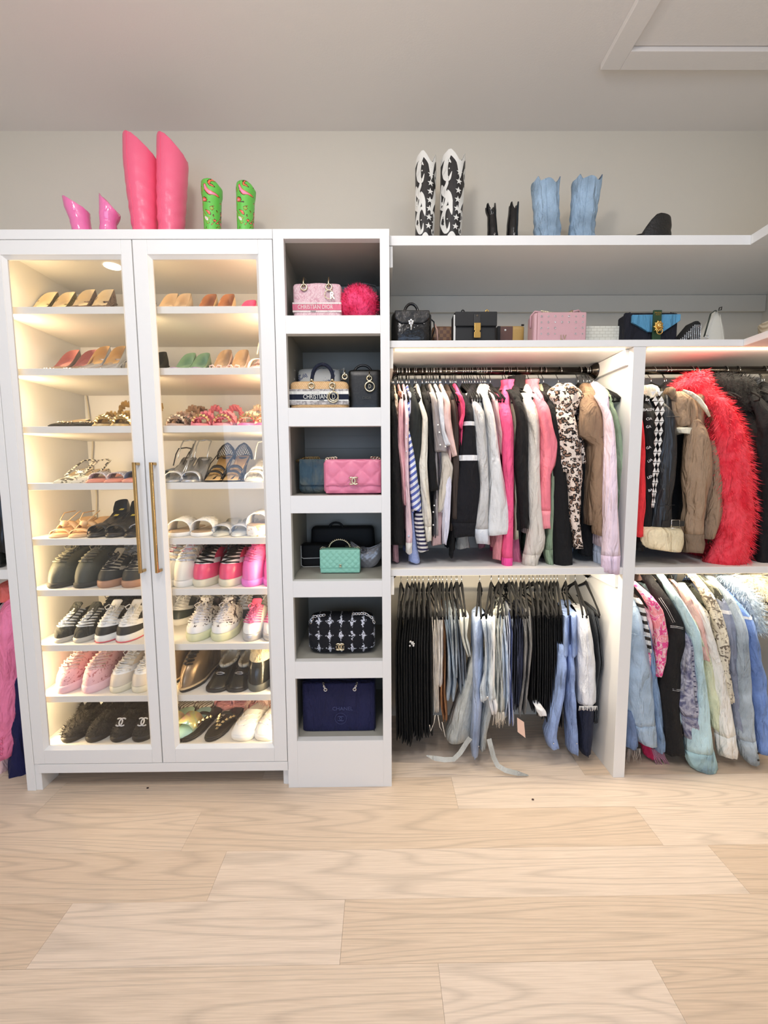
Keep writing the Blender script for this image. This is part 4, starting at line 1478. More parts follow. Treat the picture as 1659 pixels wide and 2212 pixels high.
def western(label, st, stars, seed):
    rimw = [(-1, .045), (-.85, .022), (-.5, .002), (-.3, 0), (0, .016), (.35, .042), (.55, .046), (.8, .02), (.95, .014), (1, .02)]
    Y = 1.87
    r, pt, (tc, th, ztop, rimw) = tall_boot(label, st, Y, RTZ, bwest, wwhite, rimw, 'western_boot', crease=.0004, heel_m=M_('brown_stack', (90, 60, 40)))
    loc = r.location.copy()

    def S_(xn, z, off=.0012):
        c, h = lerp_t(tc, z), lerp_t(th, z)
        return Vector((c + (h + off) * xn, Y - (h * 1.1 + off) * math.sqrt(max(0, 1 - xn * xn)), z)) - loc
    zb_ = st[-1][0]
    zz_ = lambda v: RTZ + .11 + (ztop - RTZ - .11) * v     # v 0..1 up the visible shaft
    g = G()
    rings = []
    for k in range(33):
        xn = -.995 + 1.99 * k / 32
        t_ = ztop - lerp_t(rimw, xn)
        d_ = .026 + .045 * max(0, 1 - abs(xn - .45) / .3)
        rings.append([S_(xn, t_, .0014), S_(xn, t_ - d_ * .5, .0014), S_(xn, t_ - d_, .0014)])
    g.loft(rings, False, False, closed=False)
    make('white_collar', g, wwhite, r)
    for k in range(8):
        v = stars[0] + (stars[1] - stars[0]) * k / 7
        xc = .42 - .12 * k / 7
        g = G()
        ps = []
        for q in range(10):
            a = math.pi / 2 + q * math.pi / 5
            rr_ = .0135 if q % 2 == 0 else .0055
            hw_ = lerp_t(th, zz_(v))
            ps.append(S_(xc + rr_ * math.cos(a) / hw_, zz_(v) + rr_ * math.sin(a), .002))
        c = sum(ps, Vector()) / 10
        g.add(ps + [c], [(i, (i + 1) % 10, 10) for i in range(10)], False)
        make('star', g, wwhite, r)

    def ribbon(path, wds):
        g = G()
        L_, R_ = [], []
        m_ = 28
        P = []
        for i in range(m_ + 1):
            u = i / m_ * (len(path) - 1)
            a = min(len(path) - 2, int(u))
            f = u - a
            p0, p1, p2, p3 = path[max(0, a - 1)], path[a], path[a + 1], path[min(len(path) - 1, a + 2)]
            P.append([.5 * (2 * p1[j] + (p2[j] - p0[j]) * f + (2 * p0[j] - 5 * p1[j] + 4 * p2[j] - p3[j]) * f * f + (3 * p1[j] - p0[j] - 3 * p2[j] + p3[j]) * f ** 3) for j in (0, 1)])
        for i, p in enumerate(P):
            q, s_ = P[min(i + 1, m_)], P[max(i - 1, 0)]
            hx = .055
            dx, dz = (q[0] - s_[0]) * hx, (q[1] - s_[1]) * .32
            l_ = math.hypot(dx, dz) or 1
            w_ = lerp_t(wds, i / m_)
            nx, nz = -dz / l_ * w_, dx / l_ * w_
            L_.append(S_(max(-.985, min(.985, p[0] + nx / hx)), zz_(p[1]) + nz, .0017))
            R_.append(S_(max(-.985, min(.985, p[0] - nx / hx)), zz_(p[1]) - nz, .0017))
        return g.loft([[a, b] for a, b in zip(L_, R_)], False, False, closed=False)
    wd = [(0, .001), (.2, .006), (.5, .010), (.8, .007), (1, .0008)]
    for path in ([(-.30, .80), (-.52, .84), (-.68, .76), (-.66, .66), (-.42, .62), (-.22, .70)],
                 [(-.6, .66), (-.55, .58), (-.75, .50), (-.50, .42), (-.62, .34), (-.80, .24)],
                 [(-.50, .50), (-.30, .42), (-.20, .30), (-.08, .20)],
                 [(-.18, .24), (-.40, .30), (-.70, .26), (-.78, .14), (-.55, .02), (-.30, .04), (-.24, .12)],
                 [(-.30, .92), (-.62, .84), (-.86, .70)],
                 [(-.92, .6), (-.84, .5), (-.9, .38), (-.8, .28)],
                 [(.85, .56), (.80, .44), (.62, .34), (.50, .22)],
                 [(.58, .24), (.78, .26), (.94, .16), (.80, .02), (.62, .06)], [(.96, .8), (.9, .7), (.96, .6)]):
        make('inlay_scroll', ribbon(path, wd), wwhite, r)
    g = G()
    rings = []
    for k in range(17):
        xn = -.55 + 1.1 * k / 16
        rings.append([S_(xn, zz_(-.10), .0016), S_(xn, zz_(-.10 + .11 * math.cos(xn * 1.4 / .55) + .0), .0016)])
    g.loft(rings, False, False, closed=False)
    make('foot_overlay', g, wwhite, r)
    for xn, v in ((-.42, .74), (-.45, .16), (.72, .15), (-.86, .36)):
        p = S_(xn, zz_(v), .001)
        make('inlay_dot', G().ball(p, .003, 8, 4), wwhite, r)


western('left black and white star inlay western boot, slightly shorter', [(322, 898, 941), (345, 897, 942), (420, 897, 940), (470, 897, 938), (507, 897, 936)], (.80, .09), 1)
western('right black and white star inlay western boot, slightly taller', [(316, 953, 1004), (335, 952, 1005), (400, 951, 1002), (470, 950, 997), (507, 949, 994)], (.80, .07), 2)
pbk = M_('black_polished', (18, 18, 20), rough=.18)
ears = [(-1, .03), (-.85, .004), (-.65, 0), (-.4, .018), (0, .03), (.4, .018), (.65, .0), (.85, .002), (1, .02)]
for st, l in (([(436, 1048, 1071), (450, 1049, 1072), (462, 1053, 1072), (508, 1053, 1076)], 'left small shiny black pull-tab boot on the long shelf'), ([(433, 1100, 1121), (455, 1098, 1120), (480, 1095, 1119), (508, 1094, 1118)], 'right small shiny black pull-tab boot on the long shelf')):
    b, pt, _ = tall_boot(l, st, 1.87, RTZ, pbk, pbk, ears, 'small_boot', crease=.0006)
    g = G()
    c0 = pt(3, 29, -.002) - b.location
    g = chain([c0, c0 + Vector((-.012, -.001, .02)), c0 + Vector((-.006, .0, .042))], .007, .001)
    make('trim_chain', g, silver, b)
dn = denim('light_denim', (136, 168, 196), .14)
dside = [(-1, .03), (-.80, .002), (-.72, 0), (-.66, .018), (-.2, .006), (.1, .008), (.42, .026), (.75, .012), (.94, 0), (1, .012)]
tall_boot('left slouchy light blue denim boot on the long shelf', [(366, 1148, 1209), (395, 1150, 1206), (450, 1155, 1206), (480, 1155, 1209), (509, 1157, 1208)], 1.86, RTZ, dn, denim('dark_denim_edge', (60, 80, 110)), dside, 'denim_boot', crease=.0035, seed=8, seam=True)
tall_boot('right slouchy light blue denim boot on the long shelf', [(361, 1237, 1299), (390, 1238, 1296), (440, 1235, 1288), (480, 1232, 1282), (509, 1229, 1283)], 1.86, RTZ, dn, denim('dark_denim_edge', (60, 80, 110)), dside, 'denim_boot', crease=.0035, seed=12, seam=True)

# black woven hat
hat = thing('woven_hat', 'black woven straw hat lying on the long top shelf', 'hat')
straw = mat('black_straw', (22, 21, 21), rough=.55, bump=(120, .8), ramp=('wave', 60, 3, [(.3, (14, 14, 14)), (.8, (46, 44, 42))], False))
hc = Vector((colX(1398, 1.86, 2.2), 1.87, RTZ))
g = G()
rings = []
for k in range(11):
    t = k / 10
    z = .03 + .155 * t
    rr_ = .094 * (1 - .06 * t)
    ring = []
    for i in range(30):
        a = 2 * math.pi * i / 30
        xn = math.cos(a)
        zz_ = min(z, .03 + .155 - .13 * max(0, (-xn + .1)) ** 1.9)
        rw = rr_ * (1 + .02 * math.sin(zz_ * 260))
        ring.append(hc + Vector((xn * rw * (1.0 if xn > 0 else 1.0), math.sin(a) * rw * .9, zz_)))
    rings.append(ring)
make('crown', g.loft(rings, False, True), straw, hat)
make('brim', G().lathe([(.075, .034), (.11, .024), (.14, .030), (.142, .026), (.11, .018), (.075, .028)], hc, 36, cap0=False, cap1=False), straw, hat)
recenter(hat, hc)
for c in hat.children:
    c.data.transform(Matrix.Translation((0, 0, -.0185)))
make('hat_band', G().lathe([(.0865, .012), (.0875, .016), (.0865, .03), (.0845, .03), (.0845, .012)], (0, 0, 0), 30, cap0=False, cap1=False), blk, hat)


# ================================================================ BAGS
def X(px, Y, z):
    return colX(px, Y, z)


def Zp(py, Y, px=1000):
    return atY(px, py, Y).z


def bag(label, pxl, pxr, pyt, zb, Y, dep, mt, name='handbag', e=6, r=.012, taper=1., puff=.0, cat='bag'):
    o = thing(name, label, cat)
    zt = Zp(pyt, Y)
    zm = (zb + zt) / 2
    x0, x1 = X(pxl, Y, zm), X(pxr, Y, zm)
    make('body', soft(x0, x1, Y, Y + dep, zb, zt, e, r, taper, puff), mt, o)
    return o, x0, x1, zt


def ring_y(cx, y, cz, R_, r_):
    g = G()
    return g.tube(arc(cx, cz, R_, 0, 360, y, 16), r_, 6, caps=False)


def flap(g, x0, x1, z0, z1, y, th=.006, rad=.012):
    pts = [(x0, z1), (x1, z1)] + [(x1 - rad + rad * math.cos(R(a)), z0 + rad + rad * math.sin(R(a))) for a in (0, -22, -45, -68, -90)] + [(x0 + rad + rad * math.cos(R(a)), z0 + rad + rad * math.sin(R(a))) for a in (-90, -112, -135, -158, -180)]
    return g.prism(pts, y - th, y)


# cubby 1
toile = mat('pink_toile', (226, 184, 190), rough=.85, bump=(200, .3), ramp=('noise', 26, 3.2, [(.40, (216, 166, 176)), (.47, (240, 214, 214)), (.53, (216, 166, 176)), (.60, (242, 220, 220)), (.66, (220, 170, 180))], False))
o, x0, x1, zt = bag('pink toile embroidered tote with lettered band, top cubbyhole', 632, 737, 610, 1.8315, 1.665, .11, toile, 'embroidered_tote', e=9, r=.008)
o_ = o
zc = Zp(663, 1.665)
make('band', G().box(x0 - .0006, x1 + .0006, 1.6625, 1.70, zc - .0105, zc + .0105), cloth('rose_band', (222, 120, 142)), o)
for dz in (.0145, -.0145):
    make('band_edge', G().box(x0 - .0005, x1 + .0005, 1.6632, 1.70, zc + dz - .003, zc + dz + .003), cloth('cream_band', (244, 228, 222)), o)
text('lettering', 'CHRISTIAN DIOR', .0215, ((x0 + x1) / 2 - .006, 1.662, zc), cloth('cream_band', (244, 228, 222)), o, sx=.80)
text('small_lettering', 'PARIS', .008, ((x0 + x1) / 2 - .014, 1.6628, zc - .0155), M_('dark_thread', (70, 56, 60)), o)
for k, px in enumerate((656, 710)):
    cx = X(px, 1.66, zt)
    cz = zt - .018
    make('grommet', ring_y(cx, 1.660, cz, .011, .0032), pale_gold, o)
    make('handle_ring', G().tube([(cx, 1.658, cz - .002), (cx, 1.652, cz + .012), (cx, 1.662, cz + .036), (cx + .001, 1.70, cz + .044)], .0026, 6), pale_gold, o)
cx = X(712, 1.65, zt)
make('charm_ring', ring_y(cx - .004, 1.654, zt - .046, .016, .0018), pale_gold, o)
text('letter_charm', 'R', .036, (cx + .008, 1.652, zt - .052), pale_gold, o, ext=.0014, sx=.8)
g = G()
for px_ in (656, 710):
    pass
make('handle', G().tube(arc((x0 + x1) / 2, zt - .0, .055, 0, 180, 1.71, 12, .012), .006, 8), toile, o)
recenter(o, ((x0 + x1) / 2, 1.72, 1.8315))

fz = cloth('hot_pink_fur', (244, 58, 108), bump=(60, .9), ramp=('noise', 24, .8, [(.35, (226, 36, 84)), (.6, (250, 76, 126))], False))
o = thing('round_fur_bag', 'round hot pink fuzzy bag beside the toile tote', 'bag')
cx, cz = X(775, 1.68, 1.89), 1.8315 + .0672
g = G()
for k in range(1):
    g.ball((cx, 1.70, cz + .004), (.0725, .05, .0705), 26, 16)
make('body', g, fz, o)
hairy(g, .010, 2600, fz, 'fur', o, .15, .0011, 3)
make('zip_line', G().tube([(cx + .070 * math.sin(t), 1.70 - .046 * math.cos(t) , cz + .004 + .02 * math.cos(t * 2) - .01) for t in [-1.3 + 2.6 * q / 14 for q in range(15)]], .0015, 5), M_('pink_zip', (236, 60, 110)), o)
make('strap_ring', ring_y(cx - .076, 1.70, cz + .01, .008, .002), pale_gold, o)
recenter(o, (cx, 1.70, 1.8315))
o, x0, x1, zt = bag('grey structured bag behind the pink fuzzy bag', 760, 816, 609, 1.8315, 1.86, .09, cloth('grey_felt', (140, 136, 132)), 'grey_bag', e=3, r=.02)
make('top_rim', G().tube([(x0 + .006, 1.862, zt - .014), ((x0 + x1) / 2, 1.858, zt - .006), (x1 - .006, 1.862, zt - .014)], .003, 6), cloth('grey_felt', (140, 136, 132)), o)
recenter(o, ((x0 + x1) / 2, 1.9, 1.8315))

# cubby 2
wick = mat('wicker_weave', (222, 178, 122), rough=.7, bump=(90, .6), ramp=('brick', 30, 0, [(.0, (168, 118, 70)), (.6, (226, 184, 128)), (1, (238, 200, 150))], False), vec=(2.2, 2.2, 1.6), rot=(R(90), 0, 0))
zb = 1.5035
Yf = 1.655
o, x0, x1, zt = bag('natural wicker handbag with navy lettered band and navy handle', 625, 752, 821, zb, Yf, .11, wick, 'wicker_handbag', e=7, r=.012)
z1, z2, z3, z4 = [Zp(v, Yf) for v in (842, 850, 862, 872)]
gcl = mat('grey_braid', (176, 170, 168), rough=.8, ramp=('noise', 90, 1, [(.4, (150, 144, 142)), (.6, (206, 200, 196))], False))
navy = cloth('navy_band', (22, 28, 48))
make('braid_band', G().box(x0 - .001, x1 + .001, Yf - .0015, Yf + .05, z1 - .003, z1 + .005), gcl, o)
make('white_band', G().box(x0 - .0014, x1 + .0014, Yf - .002, Yf + .05, z2 - .0005, z1 - .003), cloth('cream_white', (236, 234, 226)), o)
make('navy_band', G().box(x0 - .0018, x1 + .0018, Yf - .0024, Yf + .05, z3, z2 - .0005), navy, o)
make('white_band', G().box(x0 - .0014, x1 + .0014, Yf - .002, Yf + .05, z3 - .0045, z3), cloth('cream_white', (236, 234, 226)), o)
make('braid_band', G().box(x0 - .001, x1 + .001, Yf - .0015, Yf + .05, z4 - .001, z3 - .0045), gcl, o)
text('lettering', 'CHRISTIAN', .0235, (X(681, Yf, z2), Yf - .003, (z2 + z3) / 2), cloth('cream_white', (236, 234, 226)), o, sx=.78)
text('small_lettering', 'PARIS', .0075, (X(695, Yf, z3), Yf - .0025, z3 - .0024), navy, o)
hx0, hx1 = X(672, Yf, zt), X(717, Yf, zt)
ztop_ = Zp(786, 1.69)
make('handle', G().tube([(hx0, 1.672, zt + .005)] + arc((hx0 + hx1) / 2, zt + .02, (hx1 - hx0) / 2, 172, 8, 1.69, 14, ztop_ - zt - .02) + [(hx1, 1.672, zt + .005)], .0072, 10), navy, o)
for xx in (hx0, hx1):
    make('handle_ring', G().ball((xx, 1.668, zt + .004), .007, 10, 6).tube([(xx, 1.662, zt + .002), (xx, 1.650, zt - .012)], .0022, 6), pale_gold, o)
    make('grommet', ring_y(xx + .0012, 1.6515, zt - .019, .0105, .003), pale_gold, o)
cx = hx1 + .004
make('charm_ring', ring_y(cx, 1.648, zt - .062, .0205, .0026), pale_gold, o)
make('charm_ring', ring_y(cx + .002, 1.645, zt - .060, .016, .002), pale_gold, o)
text('letter_charm', 'D', .028, (cx + .003, 1.644, zt - .062), pale_gold, o, ext=.0012, sx=.7)
make('charm_link', G().tube([(cx, 1.648, zt - .022), (cx + .004, 1.645, zt - .034), (cx, 1.646, zt - .042)], .0028, 6), pale_gold, o)
recenter(o, ((x0 + x1) / 2, 1.71, zb))
butter = mat('white_blue_floral', (232, 232, 226), rough=.5, ramp=('noise', 18, 1.6, [(0, (236, 236, 228)), (.56, (236, 236, 228)), (.58, (120, 126, 150)), (.63, (210, 214, 220)), (.66, (60, 64, 100))], True))
o, x0, x1, zt = bag('white bag with blue floral drawings behind the wicker handbag', 640, 737, 793, zb, 1.80, .09, butter, 'floral_bag', e=4, r=.012, taper=.96)
for xx, s_ in ((x0, -1), (x1, 1)):
    make('side_cord', G().tube([(xx + s_ * .002, 1.80, zt - .012), (xx + s_ * .014, 1.79, zt - .004), (xx + s_ * .012, 1.79, zt - .03), (xx + s_ * .004, 1.79, zt - .05)], .002, 5), cloth('cream_white', (236, 234, 226)), o)
make('top_zip', G().box(x0 + .01, x1 - .01, 1.84, 1.85, zt - .001, zt + .002), silver, o)
recenter(o, ((x0 + x1) / 2, 1.84, zb))
camo = mat('black_embossed', (20, 20, 19), rough=.35, ramp=('noise', 40, 2, [(.5, (14, 14, 13)), (.62, (34, 33, 30)), (.68, (14, 14, 13))], False))
o, x0, x1, zt = bag('black tote with gold disc charm beside the wicker handbag', 752, 826, 797, zb, 1.70, .12, camo, 'black_tote', e=8, r=.008)
for px, cy_ in ((745, 812), (798, 816)):
    cx = X(px, 1.69, 1.58)
    cz = Zp(cy_, 1.69)
    make('grommet', ring_y(cx, 1.694, cz, .0095, .0035), pale_gold, o)
    make('handle_ring', G().tube([(cx, 1.69, cz), (cx, 1.688, cz + .012), (cx, 1.70, cz + .026)], .0024, 6), pale_gold, o)
cx, cz = X(799, 1.69, 1.56), Zp(834, 1.69)
make('charm_ring', ring_y(cx, 1.690, cz, .0185, .0035), pale_gold, o)
text('letter_charm', 'D', .024, (cx, 1.689, cz), pale_gold, o, ext=.001, sx=.6)
make('handle', G().tube(arc((x0 + x1) / 2 - .01, zt - .01, .036, 0, 180, 1.74, 12, .035), .005, 8), blk, o)
text('lettering', 'DIOR', .016, (cx - .012, 1.6975, Zp(858, 1.69)), M_('faint_bronze', (74, 72, 62)), o, sx=.9)
recenter(o, ((x0 + x1) / 2, 1.76, zb))

# cubby 3
zb = 1.1775
suede = cloth('faded_denim_suede', (84, 106, 116), ramp=('noise', 12, .5, [(.4, (72, 98, 112)), (.6, (118, 124, 116))], False))
o, x0, x1, zt = bag('faded blue denim flap bag with chain, third cubbyhole', 644, 712, 989, zb, 1.75, .08, suede, 'denim_flap_bag', e=5, r=.018, puff=.006)
make('flap', flap(G(), x0 + .008, x1, zb + .035, zt - .002, 1.745, .008), suede, o, .003)
make('chain', chain([(x0 - .004, 1.75, zt - .01), (x0 + .03, 1.745, zt + .002), (x1 - .045, 1.745, zt + .003), (x1 - .02, 1.742, zt - .022), (x1, 1.74, zt - .008)], .012, .0022), metal('antique_gold', (150, 124, 80), .3), o)
make('emblem', double_c(x1 - .004, 1.734, zb + .045, .017, .0022), pale_gold, o)
recenter(o, ((x0 + x1) / 2, 1.79, zb))
pkl = M_('candy_pink_lambskin', (238, 136, 164), rough=.35)
o, x0, x1, zt = bag('large candy pink quilted flap bag, third cubbyhole', 698, 826, 990, zb, 1.67, .085, pkl, 'pink_quilted_bag', e=6, r=.016, puff=.004)
make('front_panel', quilt(x0 + .012, x1 - .006, zb + .006, zb + .06, 1.664, .006, .075, 40, 12), pkl, o)
make('flap', quilt(x0 + .013, x1 - .006, zb + .036, zt - .004, 1.6555, .007, .075, 44, 26, .007), pkl, o)
cx, cz = X(764, 1.65, zb + .05), Zp(1037, 1.65)
g = double_c(cx, 1.643, cz, .027, .0032)
for a in range(16):
    t = a / 16 * 2 * math.pi
    g.ball((cx + .0125 * math.cos(t), 1.641, cz + .0095 * math.sin(t)), .0018, 5, 4)
make('emblem', g, pale_gold, o)
make('chain', chain([(x0 + .004, 1.70, zt - .02), (x0 + .012, 1.70, zt + .002), (x0 + .05, 1.695, zt + .005)], .013, .0022), pale_gold, o)
make('chain', chain([(x1 - .045, 1.695, zt + .005), (x1 - .012, 1.70, zt + .003), (x1 - .003, 1.70, zt - .02)], .013, .0022), pale_gold, o)
recenter(o, ((x0 + x1) / 2, 1.71, zb))

# cubby 4
zb = .8495
blk_m = M_('matt_black_leather', (14, 14, 14), rough=.7)
o, x0, x1, zt = bag('black flap bag with white piping, fourth cubbyhole, left', 649, 712, 1174, zb, 1.84, .07, blk_m, 'piped_flap_bag', e=7, r=.008)
wp = M_('white_piping', (232, 230, 224))
g = G().tube([(x0 + .004, 1.836, zt - .004), (x0 + .005, 1.834, zb + .045), (x0 + .014, 1.834, zb + .040), (x1, 1.834, zb + .043)], .0022, 6)
g.tube([(x0 + .003, 1.837, zb + .05), (x0 + .004, 1.837, zb + .008), (x0 + .014, 1.837, zb + .002), (x1, 1.837, zb + .004)], .0018, 6)
make('piping', g, wp, o)
make('emblem', double_c(x1 - .006, 1.832, zb + .028, .018, .0022), wp, o)
recenter(o, ((x0 + x1) / 2, 1.87, zb))
mint = M_('mint_leather', (150, 212, 188), rough=.4)
o, x0, x1, zt = bag('small mint green quilted bag with chain top handle', 691, 778, 1184, zb, 1.72, .05, mint, 'mint_bag', e=8, r=.008)
make('front_panel', quilt(x0 + .003, x1 - .003, zb + .004, zb + .03, 1.7165, .002, .026, 40, 8), mint, o)
make('flap', quilt(x0 + .001, x1 - .001, zb + .022, zt - .002, 1.7145, .003, .026, 60, 36, .006), mint, o)
g = double_c((x0 + x1) / 2 + .002, 1.709, zb + .034, .010, .0014)
make('emblem', g, pale_gold, o)
hx0, hx1 = X(711, 1.74, zt), X(756, 1.74, zt)
zh = Zp(1163, 1.74) - zt
path = arc((hx0 + hx1) / 2, zt - .002, (hx1 - hx0) / 2, 178, 2, 1.742, 22, zh)
make('top_handle', G().tube(path, .0018, 6), pale_gold, o)
g = G()
for p in arc((hx0 + hx1) / 2, zt - .002, (hx1 - hx0) / 2 + .003, 168, 12, 1.742, 15, zh + .003):
    g.ball(p, .0028, 6, 4)
make('handle_beads', g, pale_gold, o)
for s_, xx in ((-1, x0), (1, x1)):
    make('chain', chain([(xx - s_ * .022, 1.742, zt + .001), (xx - s_ * .01, 1.742, zt + .003), (xx, 1.742, zt - .003)], .008, .0013), pale_gold, o)
recenter(o, ((x0 + x1) / 2, 1.745, zb))
sil = M_('silver_quilted', (168, 166, 168), rough=.32, metal=.35)
o = thing('silver_hobo_bag', 'silver grey quilted hobo bag behind the mint bag', 'bag')
x0, x1 = X(757, 1.82, zb + .05), X(826, 1.82, zb + .05)
Y0 = 1.83
zt = Zp(1168, Y0)
g = G()
rings = []
for k in range(41):
    u = k / 40
    xx = x0 + (x1 - x0) * u
    bot = zb + .060 * (abs(2 * u - 1) ** 3.2)
    top = zt - .030 * math.sin(math.pi * u) ** .8
    col_ = []
    hh = top - bot
    for j in range(20):
        v = j / 19
        z = bot + hh * v
        q = abs(math.sin((xx + z) / .024 * math.pi)) ** .5 * abs(math.sin((xx - z) / .024 * math.pi)) ** .5
        yy = Y0 - (.010 + .012 * math.sin(math.pi * v)) * (1 - (2 * u - 1) ** 6) - .0022 * q
        col_.append((xx, yy, z))
    rings.append(col_ + [(xx, Y0 + .03, top), (xx, Y0 + .03, bot)])
make('body', g.loft(rings), sil, o)
make('shoulder_strap', G().tube([(x0 + .004, Y0, zt - .002), (x0 + .02, Y0 - .004, zt - .012), (x0 + .045, Y0 - .008, zt - .028), ((x0 + x1) / 2 + .016, Y0 - .008, zt - .028), (x1 - .014, Y0, zt - .014), (x1 - .002, Y0, zt - .004)], .0035, 6), sil, o)
cx, cz = X(785, Y0, zb + .07), zt - .032
make('emblem', double_c(cx, Y0 - .026, cz, .012, .0018).tube(arc(cx, cz, .0145, 0, 360, Y0 - .0255, 16), .0014, 5, caps=False), metal('gunmetal', (90, 88, 90), .3), o)
recenter(o, ((x0 + x1) / 2, Y0, zb))
o, x0, x1, zt = bag('large black bag standing at the back of the fourth cubbyhole', 668, 812, 1136, zb, 1.915, .07, blk_m, 'large_black_bag', e=6, r=.014, taper=.94)
make('handle', G().tube(arc((x0 + x1) / 2 - .03, zt - .004, .03, 0, 180, 1.93, 10, .022), .005, 6), blk_m, o)
make('name_plate', G().box((x0 + x1) / 2 + .012, (x0 + x1) / 2 + .046, 1.9125, 1.9145, zt - .092, zt - .087), pale_gold, o)
recenter(o, ((x0 + x1) / 2, 1.95, zb))

# cubby 5: tweed
zb = .5275
twd = mat('black_white_tweed', (30, 30, 34), rough=.95, bump=(160, .9))
twn = twd.node_tree
N, L = twn.nodes, twn.links
tc = N.new('ShaderNodeTexCoord')
sep = N.new('ShaderNodeSeparateXYZ')
nz = N.new('ShaderNodeTexNoise')
nz.inputs['Scale'].default_value = 160
mixv = N.new('ShaderNodeMixRGB')
mixv.inputs[0].default_value = .02
L.new(tc.outputs['Object'], nz.inputs['Vector'])
L.new(tc.outputs['Object'], mixv.inputs[1])
L.new(nz.outputs['Color'], mixv.inputs[2])
L.new(mixv.outputs[0], sep.inputs[0])


def mth(op, a, b=None, c=None):
    n_ = N.new('ShaderNodeMath')
    n_.operation = op
    for i, v in enumerate((a, b, c)):
        if v is None:
            continue
        if isinstance(v, (int, float)):
            n_.inputs[i].default_value = v
        else:
            L.new(v, n_.inputs[i])
    return n_.outputs[0]


P_ = .044
u = mth('PINGPONG', mth('ADD', sep.outputs['X'], 10.022 - .0), P_ / 2)
v = mth('PINGPONG', mth('ADD', sep.outputs['Z'], 10.0), P_ * .62)
# upright spindle plus a thinner cross bar at each crossing
sp = mth('LESS_THAN', mth('ADD', mth('MULTIPLY', u, 2.4), mth('MULTIPLY', v, .62)), .0155)
cb = mth('LESS_THAN', mth('ADD', mth('MULTIPLY', u, .7), mth('MULTIPLY', v, 2.6)), .0125)
mk = mth('MAXIMUM', sp, cb)
brk = mth('GREATER_THAN', nz.outputs['Fac'], .44)
mk = mth('MULTIPLY', mk, brk)
mc = N.new('ShaderNodeMixRGB')
mc.inputs[1].default_value = lin((16, 17, 24))
mc.inputs[2].default_value = lin((214, 216, 226))
L.new(mk, mc.inputs[0])
L.new(mc.outputs[0], N['Principled BSDF'].inputs['Base Color'])
o, x0, x1, zt = bag('black and white houndstooth tweed bag with double emblem', 664, 810, 1330, zb, 1.655, .10, twd, 'tweed_bag', e=4, r=.03, puff=.008)
cx, cz = X(735, 1.645, zb + .04), Zp(1393, 1.645)
g = double_c(cx, 1.637, cz, .026, .0032)
for a in range(14):
    t = a / 14 * 2 * math.pi
    g.ball((cx + .016 * math.cos(t), 1.635, cz + .009 * math.sin(t)), .0018, 5, 4)
make('emblem', g, pale_gold, o)
make('chain', chain([(x0 + .012, 1.665, zt - .03), (x0 + .022, 1.67, zt - .004), (x0 + .07, 1.67, zt + .003)], .013, .002), silver, o)
make('chain', chain([(x1 - .09, 1.67, zt + .006), (x1 - .04, 1.67, zt + .008), (x1 - .012, 1.665, zt - .008), (x1 - .002, 1.665, zt - .03)], .013, .002), silver, o)
recenter(o, ((x0 + x1) / 2, 1.70, zb))

# cubby 6: navy tote
zb = .1985
nvy = cloth('navy_felt', (24, 26, 66), bump=(200, .5))
o, x0, x1, zt = bag('large dark navy tote with lettering and round emblem, lowest cubbyhole', 652, 811, 1474, zb, 1.66, .13, nvy, 'navy_tote', e=12, r=.005)
make('edge_piping', G().tube([(x1 - .006, 1.658, zb + .004), (x1 - .006, 1.658, zt - .006)], .002, 6), nvy, o)
for px, s_ in ((703, -1), (766, 1)):
    cx, cz = X(px, 1.655, zt - .03), Zp(1487, 1.655)
    make('grommet', ring_y(cx, 1.656, cz, .006, .0022), silver, o)
    make('chain', chain([(cx, 1.654, cz + .004), (cx + s_ * .006, 1.654, cz + .016), (cx + s_ * .010, 1.665, cz + .024)], .009, .0016), silver, o)
fn = M_('faint_navy_print', (66, 72, 116), rough=.7)
cx = X(738, 1.658, .28)
text('lettering', 'CHANEL', .022, (cx + .004, 1.6582, Zp(1528, 1.66)), fn, o, ext=.0004)
cz = Zp(1549, 1.66)
make('round_emblem', G().tube(arc(cx - .004, cz, .0235, 0, 360, 1.6586, 28), .0008, 5, caps=False), fn, o)
make('emblem', double_c(cx - .004, 1.6585, cz, .019, .0013), fn, o)
make('handle', G().tube([(X(703, 1.68, .5), 1.672, zt - .01), (X(715, 1.68, .5), 1.70, zt + .0), (X(755, 1.68, .5), 1.70, zt + .0), (X(766, 1.68, .5), 1.672, zt - .01)], .004, 6), blk, o)
recenter(o, ((x0 + x1) / 2, 1.72, zb))

# ---- long bag shelf
zb = 1.7525
blq = M_('black_embossed_patent', (20, 19, 19), rough=.22, bump=(60, .5))
o, x0, x1, zt = bag('black embossed leather backpack with silver clasp, left end of bag shelf', 846, 934, 668, zb, 1.69, .12, blq, 'black_backpack', e=5, r=.016, puff=.006)
zf = Zp(700, 1.69)
g = G()
pts = [(x0 + .012, zt - .006), (x1 - .012, zt - .006), (x1 - .010, zf + .02), (x1 - .035, zf), (x0 + .035, zf), (x0 + .010, zf + .02)]
make('flap', g.prism(pts, 1.678, 1.690), mat('embossed_flowers', (30, 28, 26), rough=.35, bump=(40, 1.), ramp=('voronoi', 34, .01, [(.15, (46, 42, 38)), (.4, (20, 19, 19))], False)), o, .004)
make('handle', G().tube(arc((x0 + x1) / 2 + .0, zt - .008, .028, 180, 0, 1.73, 14, Zp(656, 1.73) - zt + .008), .0055, 8), blq, o)
cx, cz = X(888, 1.675, zb + .05), zf + .004
g = G()
for a in range(5):
    t = math.pi / 2 + a * 2 * math.pi / 5
    g.ball((cx + .007 * math.cos(t), 1.676, cz + .007 * math.sin(t)), (.0055, .002, .0055), 8, 5)
g.box(cx - .004, cx + .004, 1.674, 1.678, cz - .018, cz)
make('clasp', g, silver, o)
